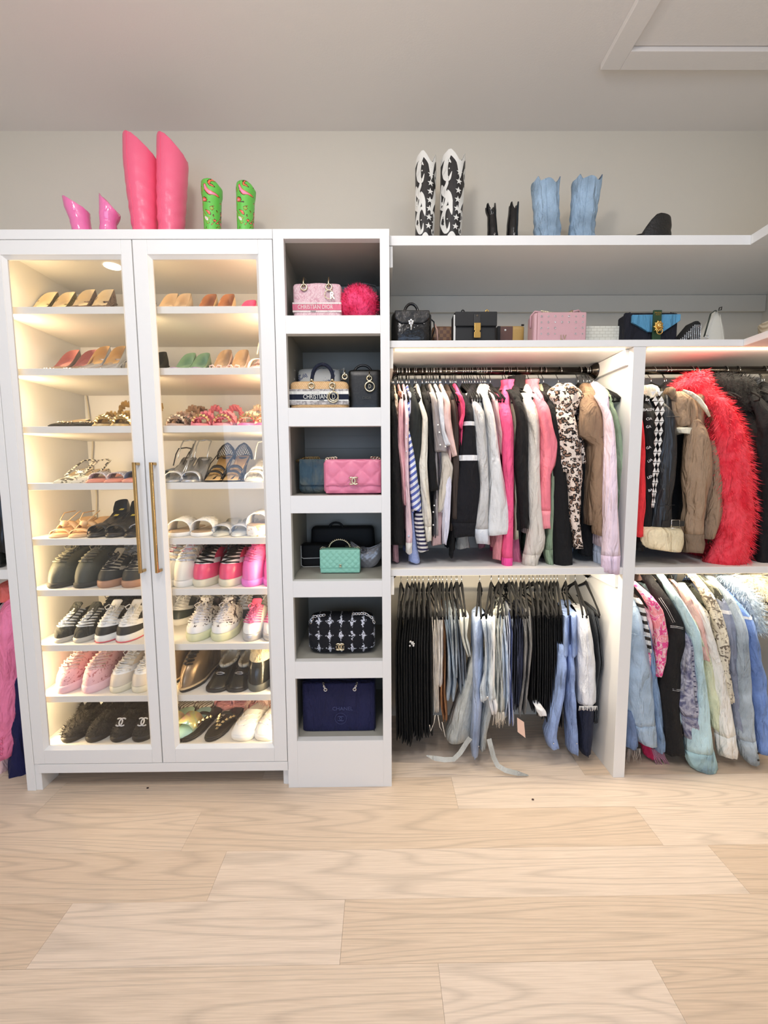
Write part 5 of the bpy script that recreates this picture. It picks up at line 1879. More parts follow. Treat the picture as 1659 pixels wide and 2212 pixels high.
make('lower_clasp', G().lathe([(.0055, 0), (.007, -.003), (.0045, -.006), (.0045, -.014), (.002, -.017)], (cx, 1.674, cz - .014), 10), silver, o)
for dx, dz_ in ((-.012, -.02), (.013, -.018), (.026, -.012), (.05, -.004)):
    make('rivet', G().ball((cx + dx, 1.688 - .004, cz + dz_), .0024, 8, 5), silver, o)
make('shoulder_strap', G().tube([(x1 - .004, 1.76, zt - .006), (x1 + .016, 1.77, zt - .02), (x1 + .018, 1.77, zt - .05), (x1 + .002, 1.76, zb + .03)], .004, 6, flat=.5), blq, o)
recenter(o, ((x0 + x1) / 2, 1.75, zb))
mono = mat('brown_monogram', (112, 76, 52), rough=.5, ramp=('checker', 70, 0, [(0, (96, 62, 44)), (.5, (128, 92, 60))], True))
o, x0, x1, zt = bag('small brown and tan bag between backpack and black box bag', 934, 980, 704, zb, 1.88, .06, mono, 'small_brown_bag', e=6, r=.006)
make('pocket', soft(x0, x1 + .02, 1.862, 1.878, zb, zb + .046, 6, .004), M_('vachetta', (196, 166, 132)), o)
make('pull_strap', G().tube([(x0 + .006, 1.858, zt), (x0 + .016, 1.855, zt - .022), (x0 + .022, 1.855, zb + .026), (x0 + .034, 1.857, zb + .022)], .0035, 6, flat=.5), M_('pink_tan', (206, 164, 148)), o)
recenter(o, ((x0 + x1) / 2, 1.88, zb))
bv = mat('black_box_leather', (18, 18, 18), rough=.6)
o, x0, x1, zt = bag('black box bag with large gold lock on the bag shelf', 981, 1073, 674, zb, 1.685, .075, bv, 'box_bag', e=14, r=.004)
make('side_gusset', G().box(x0 - .003, x0 + .004, 1.679, 1.684, zb, zt - .012), M_('pale_edge', (214, 212, 206)), o)
zl = Zp(706, 1.685)
make('flap', G().box(x0 + .002, x1 - .001, 1.676, 1.685, zl, zt - .001), bv, o, .003)
cx = X(1031, 1.67, zb + .05)
make('strap_tab', G().box(cx - .0125, cx + .0125, 1.6725, 1.676, zl - .006, zt - .012), M_('dark_tab', (34, 32, 30)), o, .001)
g = G().lathe([(0.0, 0), (.005, 0), (.005, .001), (.0, .001)], (cx, 1.6718, zt - .018), 4, 'y')
make('diamond_stamp', g, M_('stamp', (90, 82, 70)), o)
z0 = Zp(730, 1.67)
z1 = Zp(698, 1.67)
make('lock_plate', G().prism([(cx - .0125, z0), (cx + .0125, z0), (cx + .0125, z0 + .020), (cx + .009, z0 + .022), (cx + .009, z0 + .026), (cx + .012, z0 + .028), (cx + .012, z1), (cx - .012, z1), (cx - .012, z0 + .028), (cx - .009, z0 + .026), (cx - .009, z0 + .022), (cx - .0125, z0 + .020)], 1.666, 1.6725), gold, o, .001)
for px in (1000, 1052):
    xx = X(px, 1.71, zt)
    make('strap_ring', G().tube(arc(xx, zt - .001, .0075, -10, 190, 1.712, 10, .018), .0026, 6), gold if px > 1040 else bv, o)
recenter(o, ((x0 + x1) / 2, 1.72, zb))
o, x0, x1, zt = bag('small brown and mustard bag with white arrow print beside the box bag', 1075, 1133, 704, zb, 1.80, .05, M_('mustard', (186, 150, 84)), 'mustard_bag', e=8, r=.005)
xm = x0 + (x1 - x0) * .55
make('brown_panel', G().box(x0 - .001, xm, 1.7975, 1.85, zb + .001, zt - .003), M_('maroon_brown', (92, 58, 48)), o, .001)
make('black_panel', G().box(x0 - .002, x0 + .010, 1.7965, 1.851, zb + .001, zt - .002), blk_m, o, .001)
for px in (1094, 1085):
    make('arrow_print', G().prism([(x0 + .002, zb + .024), (x0 + .006, zb + .026), (x0 + .018, zb + .012), (x0 + .032, zb + .026), (x0 + .036, zb + .024), (x0 + .018, zb + .004)] if px > 1090 else [(x0 + .022, zb + .006), (x0 + .04, zb + .026), (x0 + .044, zb + .024), (x0 + .026, zb + .004)], 1.795, 1.7972), wwhite, o)
make('dot_print', G().lathe([(0, 0), (.004, 0), (.004, .001), (0, .001)], (x0 + .030, 1.7965, zt - .018), 12, 'y'), wwhite, o)
make('zip_pull', G().box(x1 - .014, x1 - .003, 1.80, 1.804, zt, zt + .006), steel, o)
recenter(o, ((x0 + x1) / 2, 1.825, zb))
pg = M_('dusty_pink_leather', (208, 164, 168), rough=.4)
o, x0, x1, zt = bag('dusty pink bag with metal grommets and chain on the bag shelf', 1153, 1264, 674, zb, 1.69, .08, pg, 'grommet_bag', e=9, r=.008)
make('flap', G().box(x0 + .012, x1 - .0, 1.682, 1.690, zb + .002, zt - .004), pg, o, .003)
rr_, k = 4, 0
for j in range(4):
    for i in range(7):
        xx = x0 + .026 + (x1 - x0 - .04) * i / 6
        z_ = zt - .02 - j * .0215
        R_ = .0032 if (i + j) % 2 == 0 else .0022
        if z_ < zb + .006 or (2.5 < i < 4.6 and j > 1):
            continue
        make('grommet', ring_y(xx, 1.681, z_, R_, .0012), silver, o)
cx = (x0 + x1) / 2 + .012
text('letter_emblem', 'LV', .026, (cx, 1.680, zb + .022), pale_gold, o, ext=.001, sx=.8)
make('chain', chain([(x0 + .03, 1.70, zt + .004), (x0 + .055, 1.69, zt - .004), (cx - .014, 1.688, zt - .014), (cx + .01, 1.688, zt - .012), (x1 - .045, 1.70, zt + .006)], .011, .002), pale_gold, o)
make('shoulder_strap', G().tube([(x1 - .045, 1.70, zt + .004), (x1 - .02, 1.71, zt + .012), (x1 - .002, 1.72, zt + .004), (x1 - .001, 1.72, zt - .02)], .0035, 6), pg, o)
make('shoulder_strap', G().tube([(x0 + .03, 1.70, zt + .002), (x0 + .01, 1.71, zt + .008), (x0 - .003, 1.72, zt - .006), (x0 - .003, 1.72, zt - .05)], .0035, 6), pg, o)
recenter(o, ((x0 + x1) / 2, 1.73, zb))
croc = mat('cream_croc', (222, 220, 204), rough=.35, bump=(50, .6), ramp=('brick', 22, 0, [(0, (196, 192, 174)), (.6, (226, 224, 210))], False), rot=(R(90), 0, 0))
o, x0, x1, zt = bag('cream crocodile textured clutch beside the dusty pink bag', 1262, 1337, 705, zb, 1.76, .04, croc, 'cream_clutch', e=10, r=.006)
make('flap', G().box(x0 + .003, x1 - .002, 1.754, 1.76, zb + .014, zt - .002), croc, o, .002)
text('letter_emblem', 'V', .018, (X(1286, 1.75, zb), 1.753, zb + .022), gold, o, ext=.001)
recenter(o, ((x0 + x1) / 2, 1.78, zb))
vn = cloth('black_velvet_bag', (16, 18, 30), bump=(300, .3))
o, x0, x1, zt = bag('black velvet bag with blue flap and gold lion head', 1354, 1466, 676, zb, 1.70, .075, vn, 'lion_bag', e=9, r=.006)
blv = cloth('blue_velvet', (84, 146, 182))
xm = X(1417, 1.69, zb + .05)
zf = Zp(718, 1.69)
make('flap', G().prism([(x0 + .014, zt - .012), (x1 - .001, zt - .010), (x1 - .001, zt - .034), (xm + .03, zf), (xm - .03, zf), (x0 + .014, zt - .040)], 1.690, 1.70), blv, o, .002)
grn = M_('emerald_strap', (34, 66, 40), rough=.5)
make('centre_strap', G().box(xm - .016, xm + .016, 1.684, 1.6905, zb + .001, zt + .003), grn, o, .001)
text('lettering', 'PRADA', .009, (xm, 1.6835, zt - .008), gold, o, sx=.9)
text('small_lettering', 'MILANO', .005, (xm, 1.6835, zt - .015), gold, o)
g = G()
lz = Zp(707, 1.68)
for a in range(18):
    t = 2 * math.pi * a / 18
    R_ = .021 if a % 2 else .017
    g.tube([(xm + .006 * math.cos(t), 1.678, lz + .007 * math.sin(t)), (xm + R_ * .7 * math.cos(t + .12), 1.674, lz + R_ * .85 * math.sin(t + .12)), (xm + R_ * math.cos(t), 1.680, lz + R_ * 1.15 * math.sin(t))], [.005, .004, .0012], 6)
mane = make('lion_mane', g, gold, o)
g = G().ball((xm, 1.673, lz + .002), (.010, .008, .012), 12, 8).ball((xm, 1.666, lz - .004), (.0055, .005, .004), 8, 6).ball((xm, 1.667, lz + .003), (.002, .004, .006), 6, 5)
for s_ in (-1, 1):
    g.ball((xm + s_ * .005, 1.667, lz + .004), .0018, 6, 4).ball((xm + s_ * .009, 1.674, lz + .012), .003, 6, 4).ball((xm + s_ * .003, 1.664, lz - .006), .0028, 6, 4)
make('lion_face', g, gold, o)
make('lion_ring', ring_y(xm, 1.668, lz - .020, .0115, .002), gold, o)
for s_, xx in ((-1, x0 + .012), (1, x1 - .008)):
    make('strap_end', G().ball((xx, 1.73, zt + .001), (.010, .008, .008), 10, 6).tube([(xx, 1.728, zt + .004), (xx - s_ * .012, 1.722, zt + .007)], .002, 6), vn if s_ < 0 else blk, o)
recenter(o, ((x0 + x1) / 2, 1.735, zb))
o = thing('rhinestone_pouch', 'triangular rhinestone pouch with black edge beside the lion bag', 'bag')
Yf = 1.70
P3 = [(X(1463, Yf, zb), zb), (X(1515, Yf, zb), zb), (X(1514, Yf, zb + .06), Zp(699, Yf)), (X(1508, Yf, zb + .07), Zp(694, Yf)), (X(1500, Yf, zb + .07), Zp(695, Yf)), (X(1463, Yf, zb), zb + .012)]
make('body', G().prism(P3, Yf, Yf + .05), blk_m, o, .004)
cxm = sum(p[0] for p in P3[:4]) / 4
ins = [(p[0] + (cxm + .006 - p[0]) * .16, p[1] + (zb + .03 - p[1]) * .16) for p in P3]
g = G()
zmax = Zp(699, Yf)
for i in range(11):
    xx = P3[0][0] + .012 + i * .0075
    top = zb + .014 + (xx - P3[0][0]) / (P3[4][0] - P3[0][0]) * (zmax - zb - .016)
    z_ = zb + .006
    while z_ < min(top, zmax) - .006 and xx < P3[1][0] - .007:
        g.ball((xx, Yf - .001, z_), (.0028, .0018, .0022), 5, 4)
        z_ += .0047
make('rhinestones', g, crys, o, kind='stuff')
make('triangle_badge', G().prism([(P3[0][0] + .018, zb + .006), (P3[0][0] + .046, zb + .006), (P3[0][0] + .046, zb + .026)], Yf - .005, Yf - .002), blk_m, o)
recenter(o, (cxm, Yf + .025, zb))
wl = M_('white_soft_leather', (226, 222, 208), rough=.5)
o = thing('white_hobo_bag', 'white soft peaked hobo bag with buckle strap, right of the rhinestone pouch', 'bag')
Yf = 1.78
g = G()
rings = []
zt = Zp(668, Yf)
xa, xb = X(1502, Yf, zb), X(1574, Yf, zb + .03)
xp = X(1556, Yf, zt)
for k in range(15):
    v = k / 14
    z = zb + (zt - zb) * v
    l_ = xa + (xp - xa) * v ** .9
    r_ = xb + (xp + .006 - xb) * v ** 2.4 + .004 * math.sin(math.pi * v)
    rings.append(srect((l_ + r_) / 2, Yf + .035, z, (r_ - l_) / 2 + .001, .034 * (1 - .7 * v) + .002, 3, 24))
make('body', g.loft(rings), wl, o)
make('gathered_seam', G().tube([(xb - .008 - .02 * t, Yf + .004 + .02 * t, zb + (zt - zb) * t) for t in (0, .25, .5, .75, .9)], .0016, 5), wl, o)
make('shoulder_strap', G().tube([(xp, Yf + .02, zt - .004), (xp - .02, Yf, zt - .008), (X(1532, Yf, zt), Yf - .01, zt - .024), (X(1521, Yf, zt), Yf - .01, zb + .05)], .0035, 6, flat=.5), M_('dark_green_strap', (60, 66, 56)), o)
make('buckle', G().tube([(xp - .004, Yf + .0, zt + .002), (xp + .006, Yf + .0, zt + .006), (xp + .004, Yf, zt - .006), (xp - .006, Yf, zt - .008), (xp - .004, Yf, zt + .002)], .002, 5), steel, o)
make('strap_clip', ring_y(X(1520, Yf, zb), Yf - .012, zb + .048, .007, .002), silver, o)
recenter(o, ((xa + xb) / 2, Yf + .03, zb))
# pale straw hat on the side run
o = thing('straw_hat', 'cream woven hat on the right wall shelf at the frame edge', 'hat')
sth = mat('cream_straw', (222, 206, 178), rough=.7, bump=(90, .5), ramp=('wave', 40, .6, [(.3, (196, 176, 146)), (.7, (230, 216, 190))], False), rot=(0, 1.2, 0))
hx, hy = 1.60, 1.70
make('crown', G().lathe([(.088, .008), (.092, .03), (.096, .07), (.098, .085), (.09, .088), (.02, .09)], (hx, hy, 1.7525), 32, cap0=False), sth, o)
make('brim', G().lathe([(.088, .012), (.12, .006), (.16, .012), (.162, .008), (.12, .001), (.088, .006)], (hx, hy, 1.7525), 36, cap0=False, cap1=False), sth, o)
recenter(o, (hx, hy, 1.7525))

# ================================================================ HANGERS
def hanger_proto(name, stem=.0555):
    r = thing(name, 'x', 'hanger')
    g = G().tube(arc(0, 0, .021, 200, -30, 0, 12), .0016, 5)
    g.v = [(y_, x_, z_) for x_, y_, z_ in g.v]
    g.tube([(0, .0182, -.0105), (0, .010, -.022), (0, .001, -.034), (0, 0, -stem)], .0016, 5)
    make('hook', g, chrome, r)
    g = G()
    p = []
    for s_ in (-1, 1):
        p.append([(0, 0, -stem + .006), (0, s_ * .012, -stem - .004), (0, s_ * .035, -stem - .014), (0, s_ * .10, -stem - .040), (0, s_ * .165, -stem - .070), (0, s_ * .188, -stem - .088), (0, s_ * .184, -stem - .100), (0, s_ * .165, -stem - .098)])
    for q in p:
        g.tube(q, [.0040, .0068, .0058, .0044, .0042, .0042, .0038, .0034], 6)
    g.tube([(0, -.165, -stem - .098), (0, 0, -stem - .094), (0, .165, -stem - .098)], .0034, 6)
    make('shoulder_frame', g, black_vel, r)
    return r


HP = {}


def hlab(label):
    w_ = ('hanger of the ' + label).split()
    if len(w_) > 16:
        w_ = ('hanger of ' + label).split()
    assert len(w_) <= 16, label
    return ' '.join(w_)



def hang(X_, z, label, ang=0., group=None, ry=RY):
    """a hanger on the rod: the first is the prototype itself, the rest copies"""
    if 'h' not in HP:
        HP['h'] = o = hanger_proto('clothes_hanger')
    else:
        o = copy_tree(HP['h'])
    o.location = (X_, ry, z - .0035)
    o.rotation_euler = (0, 0, ang)
    o['label'] = label
    if group:
        o['group'] = group
    elif 'group' in o:
        del o['group']
    return o


# ================================================================ HANGING CLOTHES
def stat(st, Y):
    """rows of (py, x_left, x_right) in the photograph -> (z, x centre, half width) at depth Y"""
    out = []
    for py, a, b in st:
        A, B = atY(a, py, Y), atY(b, py, Y)
        out.append(((A.z + B.z) / 2, (A.x + B.x) / 2, max(.004, (B.x - A.x) / 2)))
    return sorted(out, reverse=True)


def smooth_rows(rows_, n):
    z0, z1 = rows_[0][0], rows_[-1][0]
    tc = sorted((z, c) for z, c, _ in rows_)
    th = sorted((z, h) for z, _, h in rows_)
    out = []
    for k in range(n + 1):
        z = z0 + (z1 - z0) * k / n
        e = (z0 - z1) / n * .5
        c = (lerp_t(tc, z - e) + lerp_t(tc, z) * 2 + lerp_t(tc, z + e)) / 4
        h = (lerp_t(th, z - e) + lerp_t(th, z) * 2 + lerp_t(th, z + e)) / 4
        out.append((z, c, h))
    return out


def sleeve_mesh(rows_, Y, dep, rnd, fold=.12, n=28, K=30, y_in=.05, z_split=None):
    """a soft tube hanging at depth Y; y_in sets the shoulder end back"""
    R_ = smooth_rows(rows_, K)
    ph = [rnd.uniform(0, 6.28) for _ in range(5)]
    rings = []
    for k, (z, c, h) in enumerate(R_):
        u = k / K
        d = dep * (.55 + .45 * min(1, u * 5)) * min(1, .5 + h / .02)
        yc = Y + dep + y_in * max(0, 1 - u * 7) ** 1.5
        ring = []
        for i in range(n):
            t = 2 * math.pi * i / n
            f = 1 + (.06 * math.sin(9 * t + ph[4] + 2.5 * math.sin(z * 11 + ph[0])) + .05 * math.sin(z * 55 + 4 * t + ph[1])) * min(1, u * 4) * fold / .12 + fold * (math.sin(3 * t + ph[0] + z * 9) * .5 + math.sin(5 * t + ph[1] - z * 7) * .35 + .35 * math.sin(2 * t + z * 34 + ph[2]) * min(1, u * 2))
            ring.append(Vector((c + h * math.cos(t) * (1 + .45 * (f - 1)), yc + d * math.sin(t) * f, z + (.004 * math.sin(2 * t + ph[3]) if k == K else 0))))
        rings.append(ring)
    return rings, R_


def garment(label, st, mt, hook=None, rodz=RZ, cat='top', name='hanging_top', bb=None, bw=None, Y=1.675, dep=.03, th=.020, fold=.16, cuff=None, cuffm=None, hoodm=None, bands=(), collar=None, zneck=None, seed=0, far=.165, slab=True, hangl=None, hgroup=None, y_in=.05, extra=None, puff=0.):
    """near sleeve follows st, the body runs back along the hanger; returns the thing"""
    rnd = random.Random(seed or hash(label) % 9999 if False else sum(map(ord, label)))
    kinds = ('sweatshirt', 'dress', 'sweater', 'blouse', 'shirt', 'tee', 'jacket', 'coat', 'skirt', 'shirt', 'garment')
    name = name if name not in ('hanging_top', 'hanging_jacket', 'hanging_coat', 'hanging_sweater', 'hanging_skirt') else next((q for q in kinds if q in label), 'pullover')
    if cat == 'top':
        cat = {'dress': 'dress', 'skirt': 'skirt'}.get(name, 'shirt' if name in ('shirt', 'blouse', 'tee') else 'sweater')
    o = thing({'garment': 'plush_garment', 'tee': 'tee_shirt'}.get(name, name), label, cat)
    rows_ = stat(st, Y)
    sh_z = rows_[0][0]
    Xn = rows_[min(1, len(rows_) - 1)][1]
    X0 = colX(hook, RY, rodz) if hook else Xn - .004
    zn = rodz - .060 if zneck is None else zneck
    ang = -math.atan2(Xn - X0, RY - Y)
    ang = max(-.35, min(.35, ang))
    rings, R_ = sleeve_mesh(rows_, Y, dep, rnd, fold, y_in=y_in)
    zc = None
    if cuff:
        zc = atY(829, cuff, Y).z
    ks = len(rings) if zc is None else max(2, min(len(rings) - 2, min(range(len(R_)), key=lambda q: abs(R_[q][0] - zc))))
    main = rings[:ks + 1]
    rest = [list(r_) for r_ in rings[ks:]]
    g = G().loft(main, True, True)
    s_ = make('sleeve', g, mt, o)
    if len(rest) > 1:
        rest[0] = [p.lerp(sum(rest[0], Vector()) / len(rest[0]), -.02) for p in rest[0]]
        make('cuff', G().loft(rest, True, True), cuffm or mt, s_)
    for py0, py1, bm in bands:
        z0, z1 = atY(829, py1, Y).z, atY(829, py0, Y).z
        sub = [r_ for r_ in rings if z0 - .012 < r_[0].z < z1 + .012]
        if len(sub) >= 2:
            zt_, zb_ = sub[0][0].z, sub[-1][0].z
            bb_ = []
            for zz in (z1, (z0 + z1) / 2, z0):
                f = (zt_ - zz) / max(1e-6, zt_ - zb_) * (len(sub) - 1)
                i = max(0, min(len(sub) - 2, int(f)))
                a, b = sub[i], sub[i + 1]
                ring = [p.lerp(q, f - i) for p, q in zip(a, b)]
                c_ = sum(ring, Vector()) / len(ring)
                ring = [c_ + (p - c_) * 1.05 + (p - c_).normalized() * .0012 for p in ring]
                bb_.append([Vector((p.x, p.y, zz)) for p in ring])
            make('band', G().loft(bb_, False, False), bm, s_)
    # body: rings that run from the near shoulder to the far one
    if slab:
        zb_ = atY(829, bb, Y).z if bb else rows_[-1][0] + .10
        K, n = 16, 26
        yn, yf = Y + dep, RY + far
        yc, hy = (yn + yf) / 2, (yf - yn) / 2
        ph = [rnd.uniform(0, 6.28) for _ in range(4)]
        tc = sorted((z, c) for z, c, _ in rows_)
        br = []
        zs_ = [zn, zn - .006, zn - .02, zn - .045, zn - .075] + [zn - .075 + (zb_ - zn + .075) * k / K for k in range(1, K + 1)]
        for k, z in enumerate(zs_):
            w_ = {0: .16, 1: .26, 2: .42, 3: .72, 4: .95}.get(k, 1.)
            t_ = {0: .5, 1: .7, 2: .85}.get(k, 1.) * (bw or th)
            ring = []
            for i in range(n):
                a = 2 * math.pi * i / n
                yy = yc + hy * w_ * math.copysign(abs(math.sin(a)) ** .8, math.sin(a))
                u = (RY - yy) / (RY - Y)
                xs_ = X0 + (Xn - X0) * u + (lerp_t(tc, z) - Xn) * max(0, u) * .5
                hh = t_ * math.copysign(abs(math.cos(a)) ** .7, math.cos(a))
                hh += .0045 * math.sin(yy * 60 + ph[0] + z * 5) * min(1, max(0, (zn - z) * 5)) + puff * math.cos(a)
                ring.append(Vector((xs_ + hh, yy, z)))
            br.append(ring)
        make('body', G().loft(br, True, True), mt, o)
        # far sleeve
        fs = [[Vector((p.x - (lerp_t(tc, p.z) - X0) * .9, 2 * RY - p.y - (.215 - far) + .0, p.z)) for p in r_] for r_ in rings[::2]]
        fs = [[Vector((p.x, min(p.y, YB - .024), p.z)) for p in r_] for r_ in fs]
        make('sleeve', G().loft(fs, True, True), mt, o)
        if collar:
            cm, hgt, rad = collar
            u0 = Vector((X0, RY - .01, zn - .012))
            ringsC = []
            for k, (rr_, dz) in enumerate(((1.15, -.012), (1., 0), (.92, hgt * .5), (1., hgt), (.85, hgt), (.8, hgt * .4))):
                ringsC.append([u0 + Vector((.6 * rad * rr_ * math.cos(a), rad * rr_ * math.sin(a) - .01, dz + .006 * math.sin(a))) for a in [2 * math.pi * q / 18 for q in range(18)]])
            make('collar', G().loft(ringsC, False, False), cm, o)
    recenter(o, (X0, RY, rodz))
    if hangl is not False:
        hang(X0, rodz, hangl or hlab(label), ang, hgroup)
    return o


def add_button(o, px, py, Y, mt, r=.004):
    p = atY(px, py, Y) - o.location
    return make('button', G().lathe([(0, 0), (r, 0), (r, -.0015), (0, -.0022)], p, 10, 'y'), mt, o)


blk_c = cloth('black_jersey', (9, 9, 10))
blk_k = cloth('black_knit', (10, 10, 11), bump=(60, .9))
pink_s = cloth('pink_shirting', (232, 176, 180))
pink_l = cloth('pale_pink_shirting', (238, 206, 212))
crm = cloth('cream_knit', (236, 230, 214), bump=(80, .8))
wht = cloth('white_cotton', (240, 240, 240))
greyh = cloth('heather_grey', (206, 205, 202), bump=(200, .5), var=.07)
warmgrey = cloth('oatmeal_fleece', (222, 214, 202), var=.05)
stripe_b = cloth('blue_white_stripe', (230, 232, 240), ramp=('wave', 15, .4, [(0, (96, 112, 186)), (.48, (240, 242, 246))], True), rot=(0, R(38), 0))
stripe_n = cloth('navy_white_stripe', (230, 228, 222), ramp=('wave', 19, .3, [(0, (46, 44, 78)), (.5, (228, 224, 216))], True))
stripe_f = cloth('fine_blue_stripe', (180, 196, 236), ramp=('wave', 60, .2, [(0, (92, 116, 190)), (.45, (206, 216, 242))], True))
hotpink = cloth('hot_pink_fleece', (250, 92, 140))
coral = cloth('coral_pink_fleece', (252, 132, 146))
sage = cloth('sage_fleece', (150, 170, 140))
leop = cloth('leopard_plush', (226, 208, 190), bump=(70, .6), ramp=('voronoi', 58, .022, [(0, (150, 118, 98)), (.26, (150, 118, 98)), (.30, (28, 22, 20)), (.47, (28, 22, 20)), (.52, (232, 216, 202))], True))
brwn = cloth('taupe_brown_jersey', (150, 122, 96))
lilacf = cloth('pale_lilac_fleece', (240, 220, 232))

Gd = 'dark tops packed at the left end of the upper rod'
gm = garment
gm('black lace knit dress at the left end of the upper rod', [(838, 845, 853), (900, 846, 859), (1000, 845, 864), (1100, 844, 872), (1178, 842, 877)], blk_k, bb=1170, th=.012)
gm('dusty pink top hanging lowest at the left end of the upper rod', [(845, 848, 856), (1000, 849, 860), (1150, 848, 860), (1215, 848, 862)], cloth('dusty_pink', (196, 150, 156)), Y=1.72, bb=1205, th=.008)
gm('beige floral blouse near the left end of the upper rod', [(843, 852, 859), (880, 852, 861), (905, 854, 862)], cloth('beige_floral', (222, 206, 180), ramp=('noise', 50, 1, [(.45, (226, 212, 188)), (.6, (170, 130, 110))], False)), Y=1.69, bb=1100, th=.007)
gm('brown red patterned blouse near the left end of the upper rod', [(838, 860, 868), (890, 861, 870)], cloth('brown_red_print', (124, 62, 50), ramp=('noise', 60, 1, [(.45, (110, 50, 42)), (.62, (200, 150, 120))], False)), Y=1.70, bb=1100, th=.007)
o = gm('dusty rose shirt with folded sleeve, left end of the upper rod', [(838, 865, 873), (880, 861, 873), (950, 858, 873), (1010, 866, 877), (1090, 872, 878)], pink_s, bb=1150, th=.008)
o = gm('pale pink shirt with white cuff, near the left end', [(842, 872, 880), (900, 874, 884), (1000, 874, 884), (1100, 878, 888), (1150, 878, 892), (1196, 877, 891)], pink_l, cuff=1177, cuffm=cloth('white_ribbing', (238, 234, 226)), bb=1150, th=.008, Y=1.665)
add_button(o, 883, 1158, 1.663, mat('pearl_button', (210, 220, 240), rough=.3))
for y_ in (916, 945, 975):
    add_button(o, 878, y_, 1.663, mat('pearl_button', (210, 220, 240), rough=.3), .0025)
gm('white and blue check shirt beside the pale pink shirt', [(838, 882, 890), (870, 883, 892), (920, 882, 889)], cloth('pale_blue_check', (214, 220, 240), ramp=('brick', 40, 0, [(0, (150, 160, 206)), (.6, (232, 234, 244))], False)), Y=1.70, bb=1100, th=.007)
gm('charcoal wide sleeved blouse on the upper rod', [(830, 887, 896), (855, 888, 900), (885, 886, 910), (905, 884, 916), (960, 884, 918), (1010, 892, 910), (1060, 898, 908)], cloth('charcoal_green', (32, 36, 34)), Y=1.685, bb=1150, th=.010, fold=.06)
gm('blue and white diagonal striped shirt on the upper rod', [(925, 882, 884), (960, 883, 892), (1000, 884, 900), (1060, 886, 909), (1104, 892, 912)], stripe_b, Y=1.67, bb=1110, th=.010, fold=.08, y_in=.01, zneck=1.63)
gm('navy and white horizontally striped top below the blue striped shirt', [(1106, 899, 914), (1130, 896, 917), (1160, 900, 921), (1192, 904, 928)], stripe_n, Y=1.68, bb=1180, th=.012, fold=.04, y_in=.0, zneck=1.63)
gm('fine blue striped shirt hanging lowest on the upper rod', [(1085, 887, 893), (1140, 888, 897), (1180, 885, 902), (1216, 883, 909)], stripe_f, Y=1.70, bb=1205, th=.012, fold=.04, y_in=.0, zneck=1.63)
gm('cream knit sweater with long sleeve on the upper rod', [(846, 904, 912), (870, 906, 917), (900, 914, 926), (960, 912, 926), (1000, 906, 924), (1060, 910, 928), (1120, 918, 934), (1170, 922, 934)], crm, cuff=1140, bb=1150, th=.010, Y=1.665)
gm('black frilled blouse right of the cream knit sweater', [(840, 915, 923), (880, 921, 931), (940, 925, 937), (1010, 924, 944), (1060, 930, 950)], blk_c, Y=1.68, bb=1100, th=.010)
gm('dark grey jersey top behind the pearl blouse', [(838, 924, 933), (900, 930, 940), (1000, 936, 950), (1080, 938, 950)], cloth('dark_grey_jersey', (48, 46, 48)), Y=1.70, bb=1150, th=.010)
o = gm('grey short sleeved blouse dotted with pearls', [(842, 931, 943), (880, 936, 948), (940, 939, 956), (975, 942, 969)], cloth('grey_crepe', (160, 152, 150)), Y=1.665, bb=1160, th=.010, y_in=.03)
for px, py in ((949, 934), (951, 961), (946, 918), (962, 965), (938, 1092), (936, 1106), (936, 1134)):
    add_button(o, px, py, 1.662, mat('pearl', (250, 250, 245), rough=.15), .003)
gm('long charcoal skirt dress behind the grey pearl blouse', [(980, 936, 948), (1060, 937, 952), (1160, 934, 946)], cloth('charcoal_satin', (60, 58, 60), rough=.5), Y=1.70, bb=1150, th=.010, y_in=0, zneck=1.63)
gm('white short sleeved shirt on the upper rod', [(842, 946, 957), (880, 948, 961), (930, 953, 964), (962, 960, 977)], wht, Y=1.67, bb=1110, th=.010, y_in=.03)
gm('blush pink short sleeved top with angled hem', [(842, 957, 968), (870, 962, 975), (905, 957, 977), (940, 966, 982), (985, 980, 990)], cloth('blush_crepe', (238, 204, 196)), Y=1.665, bb=1000, th=.010, fold=.03, y_in=.03)
gm('beige blouse with long front under the white short sleeve', [(975, 955, 968), (1010, 957, 982), (1060, 950, 975), (1105, 946, 958)], cloth('beige_crepe', (216, 206, 190)), Y=1.68, bb=1100, th=.010, y_in=0., zneck=1.63)
gm('dusty mauve blouse hanging low in the middle of the left group', [(1080, 945, 957), (1130, 940, 957), (1178, 932, 956)], cloth('mauve_crepe', (196, 164, 160)), Y=1.70, bb=1170, th=.012, y_in=0., zneck=1.63)
gm('white lavender tinted shirt hanging between beige and black tops', [(1020, 960, 978), (1080, 958, 976), (1140, 957, 973), (1177, 959, 966)], cloth('lavender_white', (232, 230, 244)), Y=1.675, bb=1165, th=.010, y_in=0., zneck=1.63)
gm('dark brown leather look top right of the blush top', [(838, 968, 982), (870, 974, 990), (900, 976, 994), (1000, 980, 994), (1120, 978, 990)], M_('dark_brown_suede', (58, 46, 38), rough=.7), Y=1.68, bb=1150, th=.012)
gm('hot pink and cream ruffled top on the upper rod', [(842, 989, 997), (870, 998, 1006), (895, 1000, 1006), (915, 993, 1002), (925, 996, 1000)], cloth('fuchsia_crepe', (244, 80, 126)), Y=1.66, bb=1100, th=.009, y_in=.03)
gm('long black dress hanging behind the banded sweatshirt', [(842, 985, 995), (1000, 984, 996), (1160, 975, 985), (1205, 973, 981)], blk_c, Y=1.72, bb=1195, th=.012)
wb = cloth('white_band', (240, 240, 240))
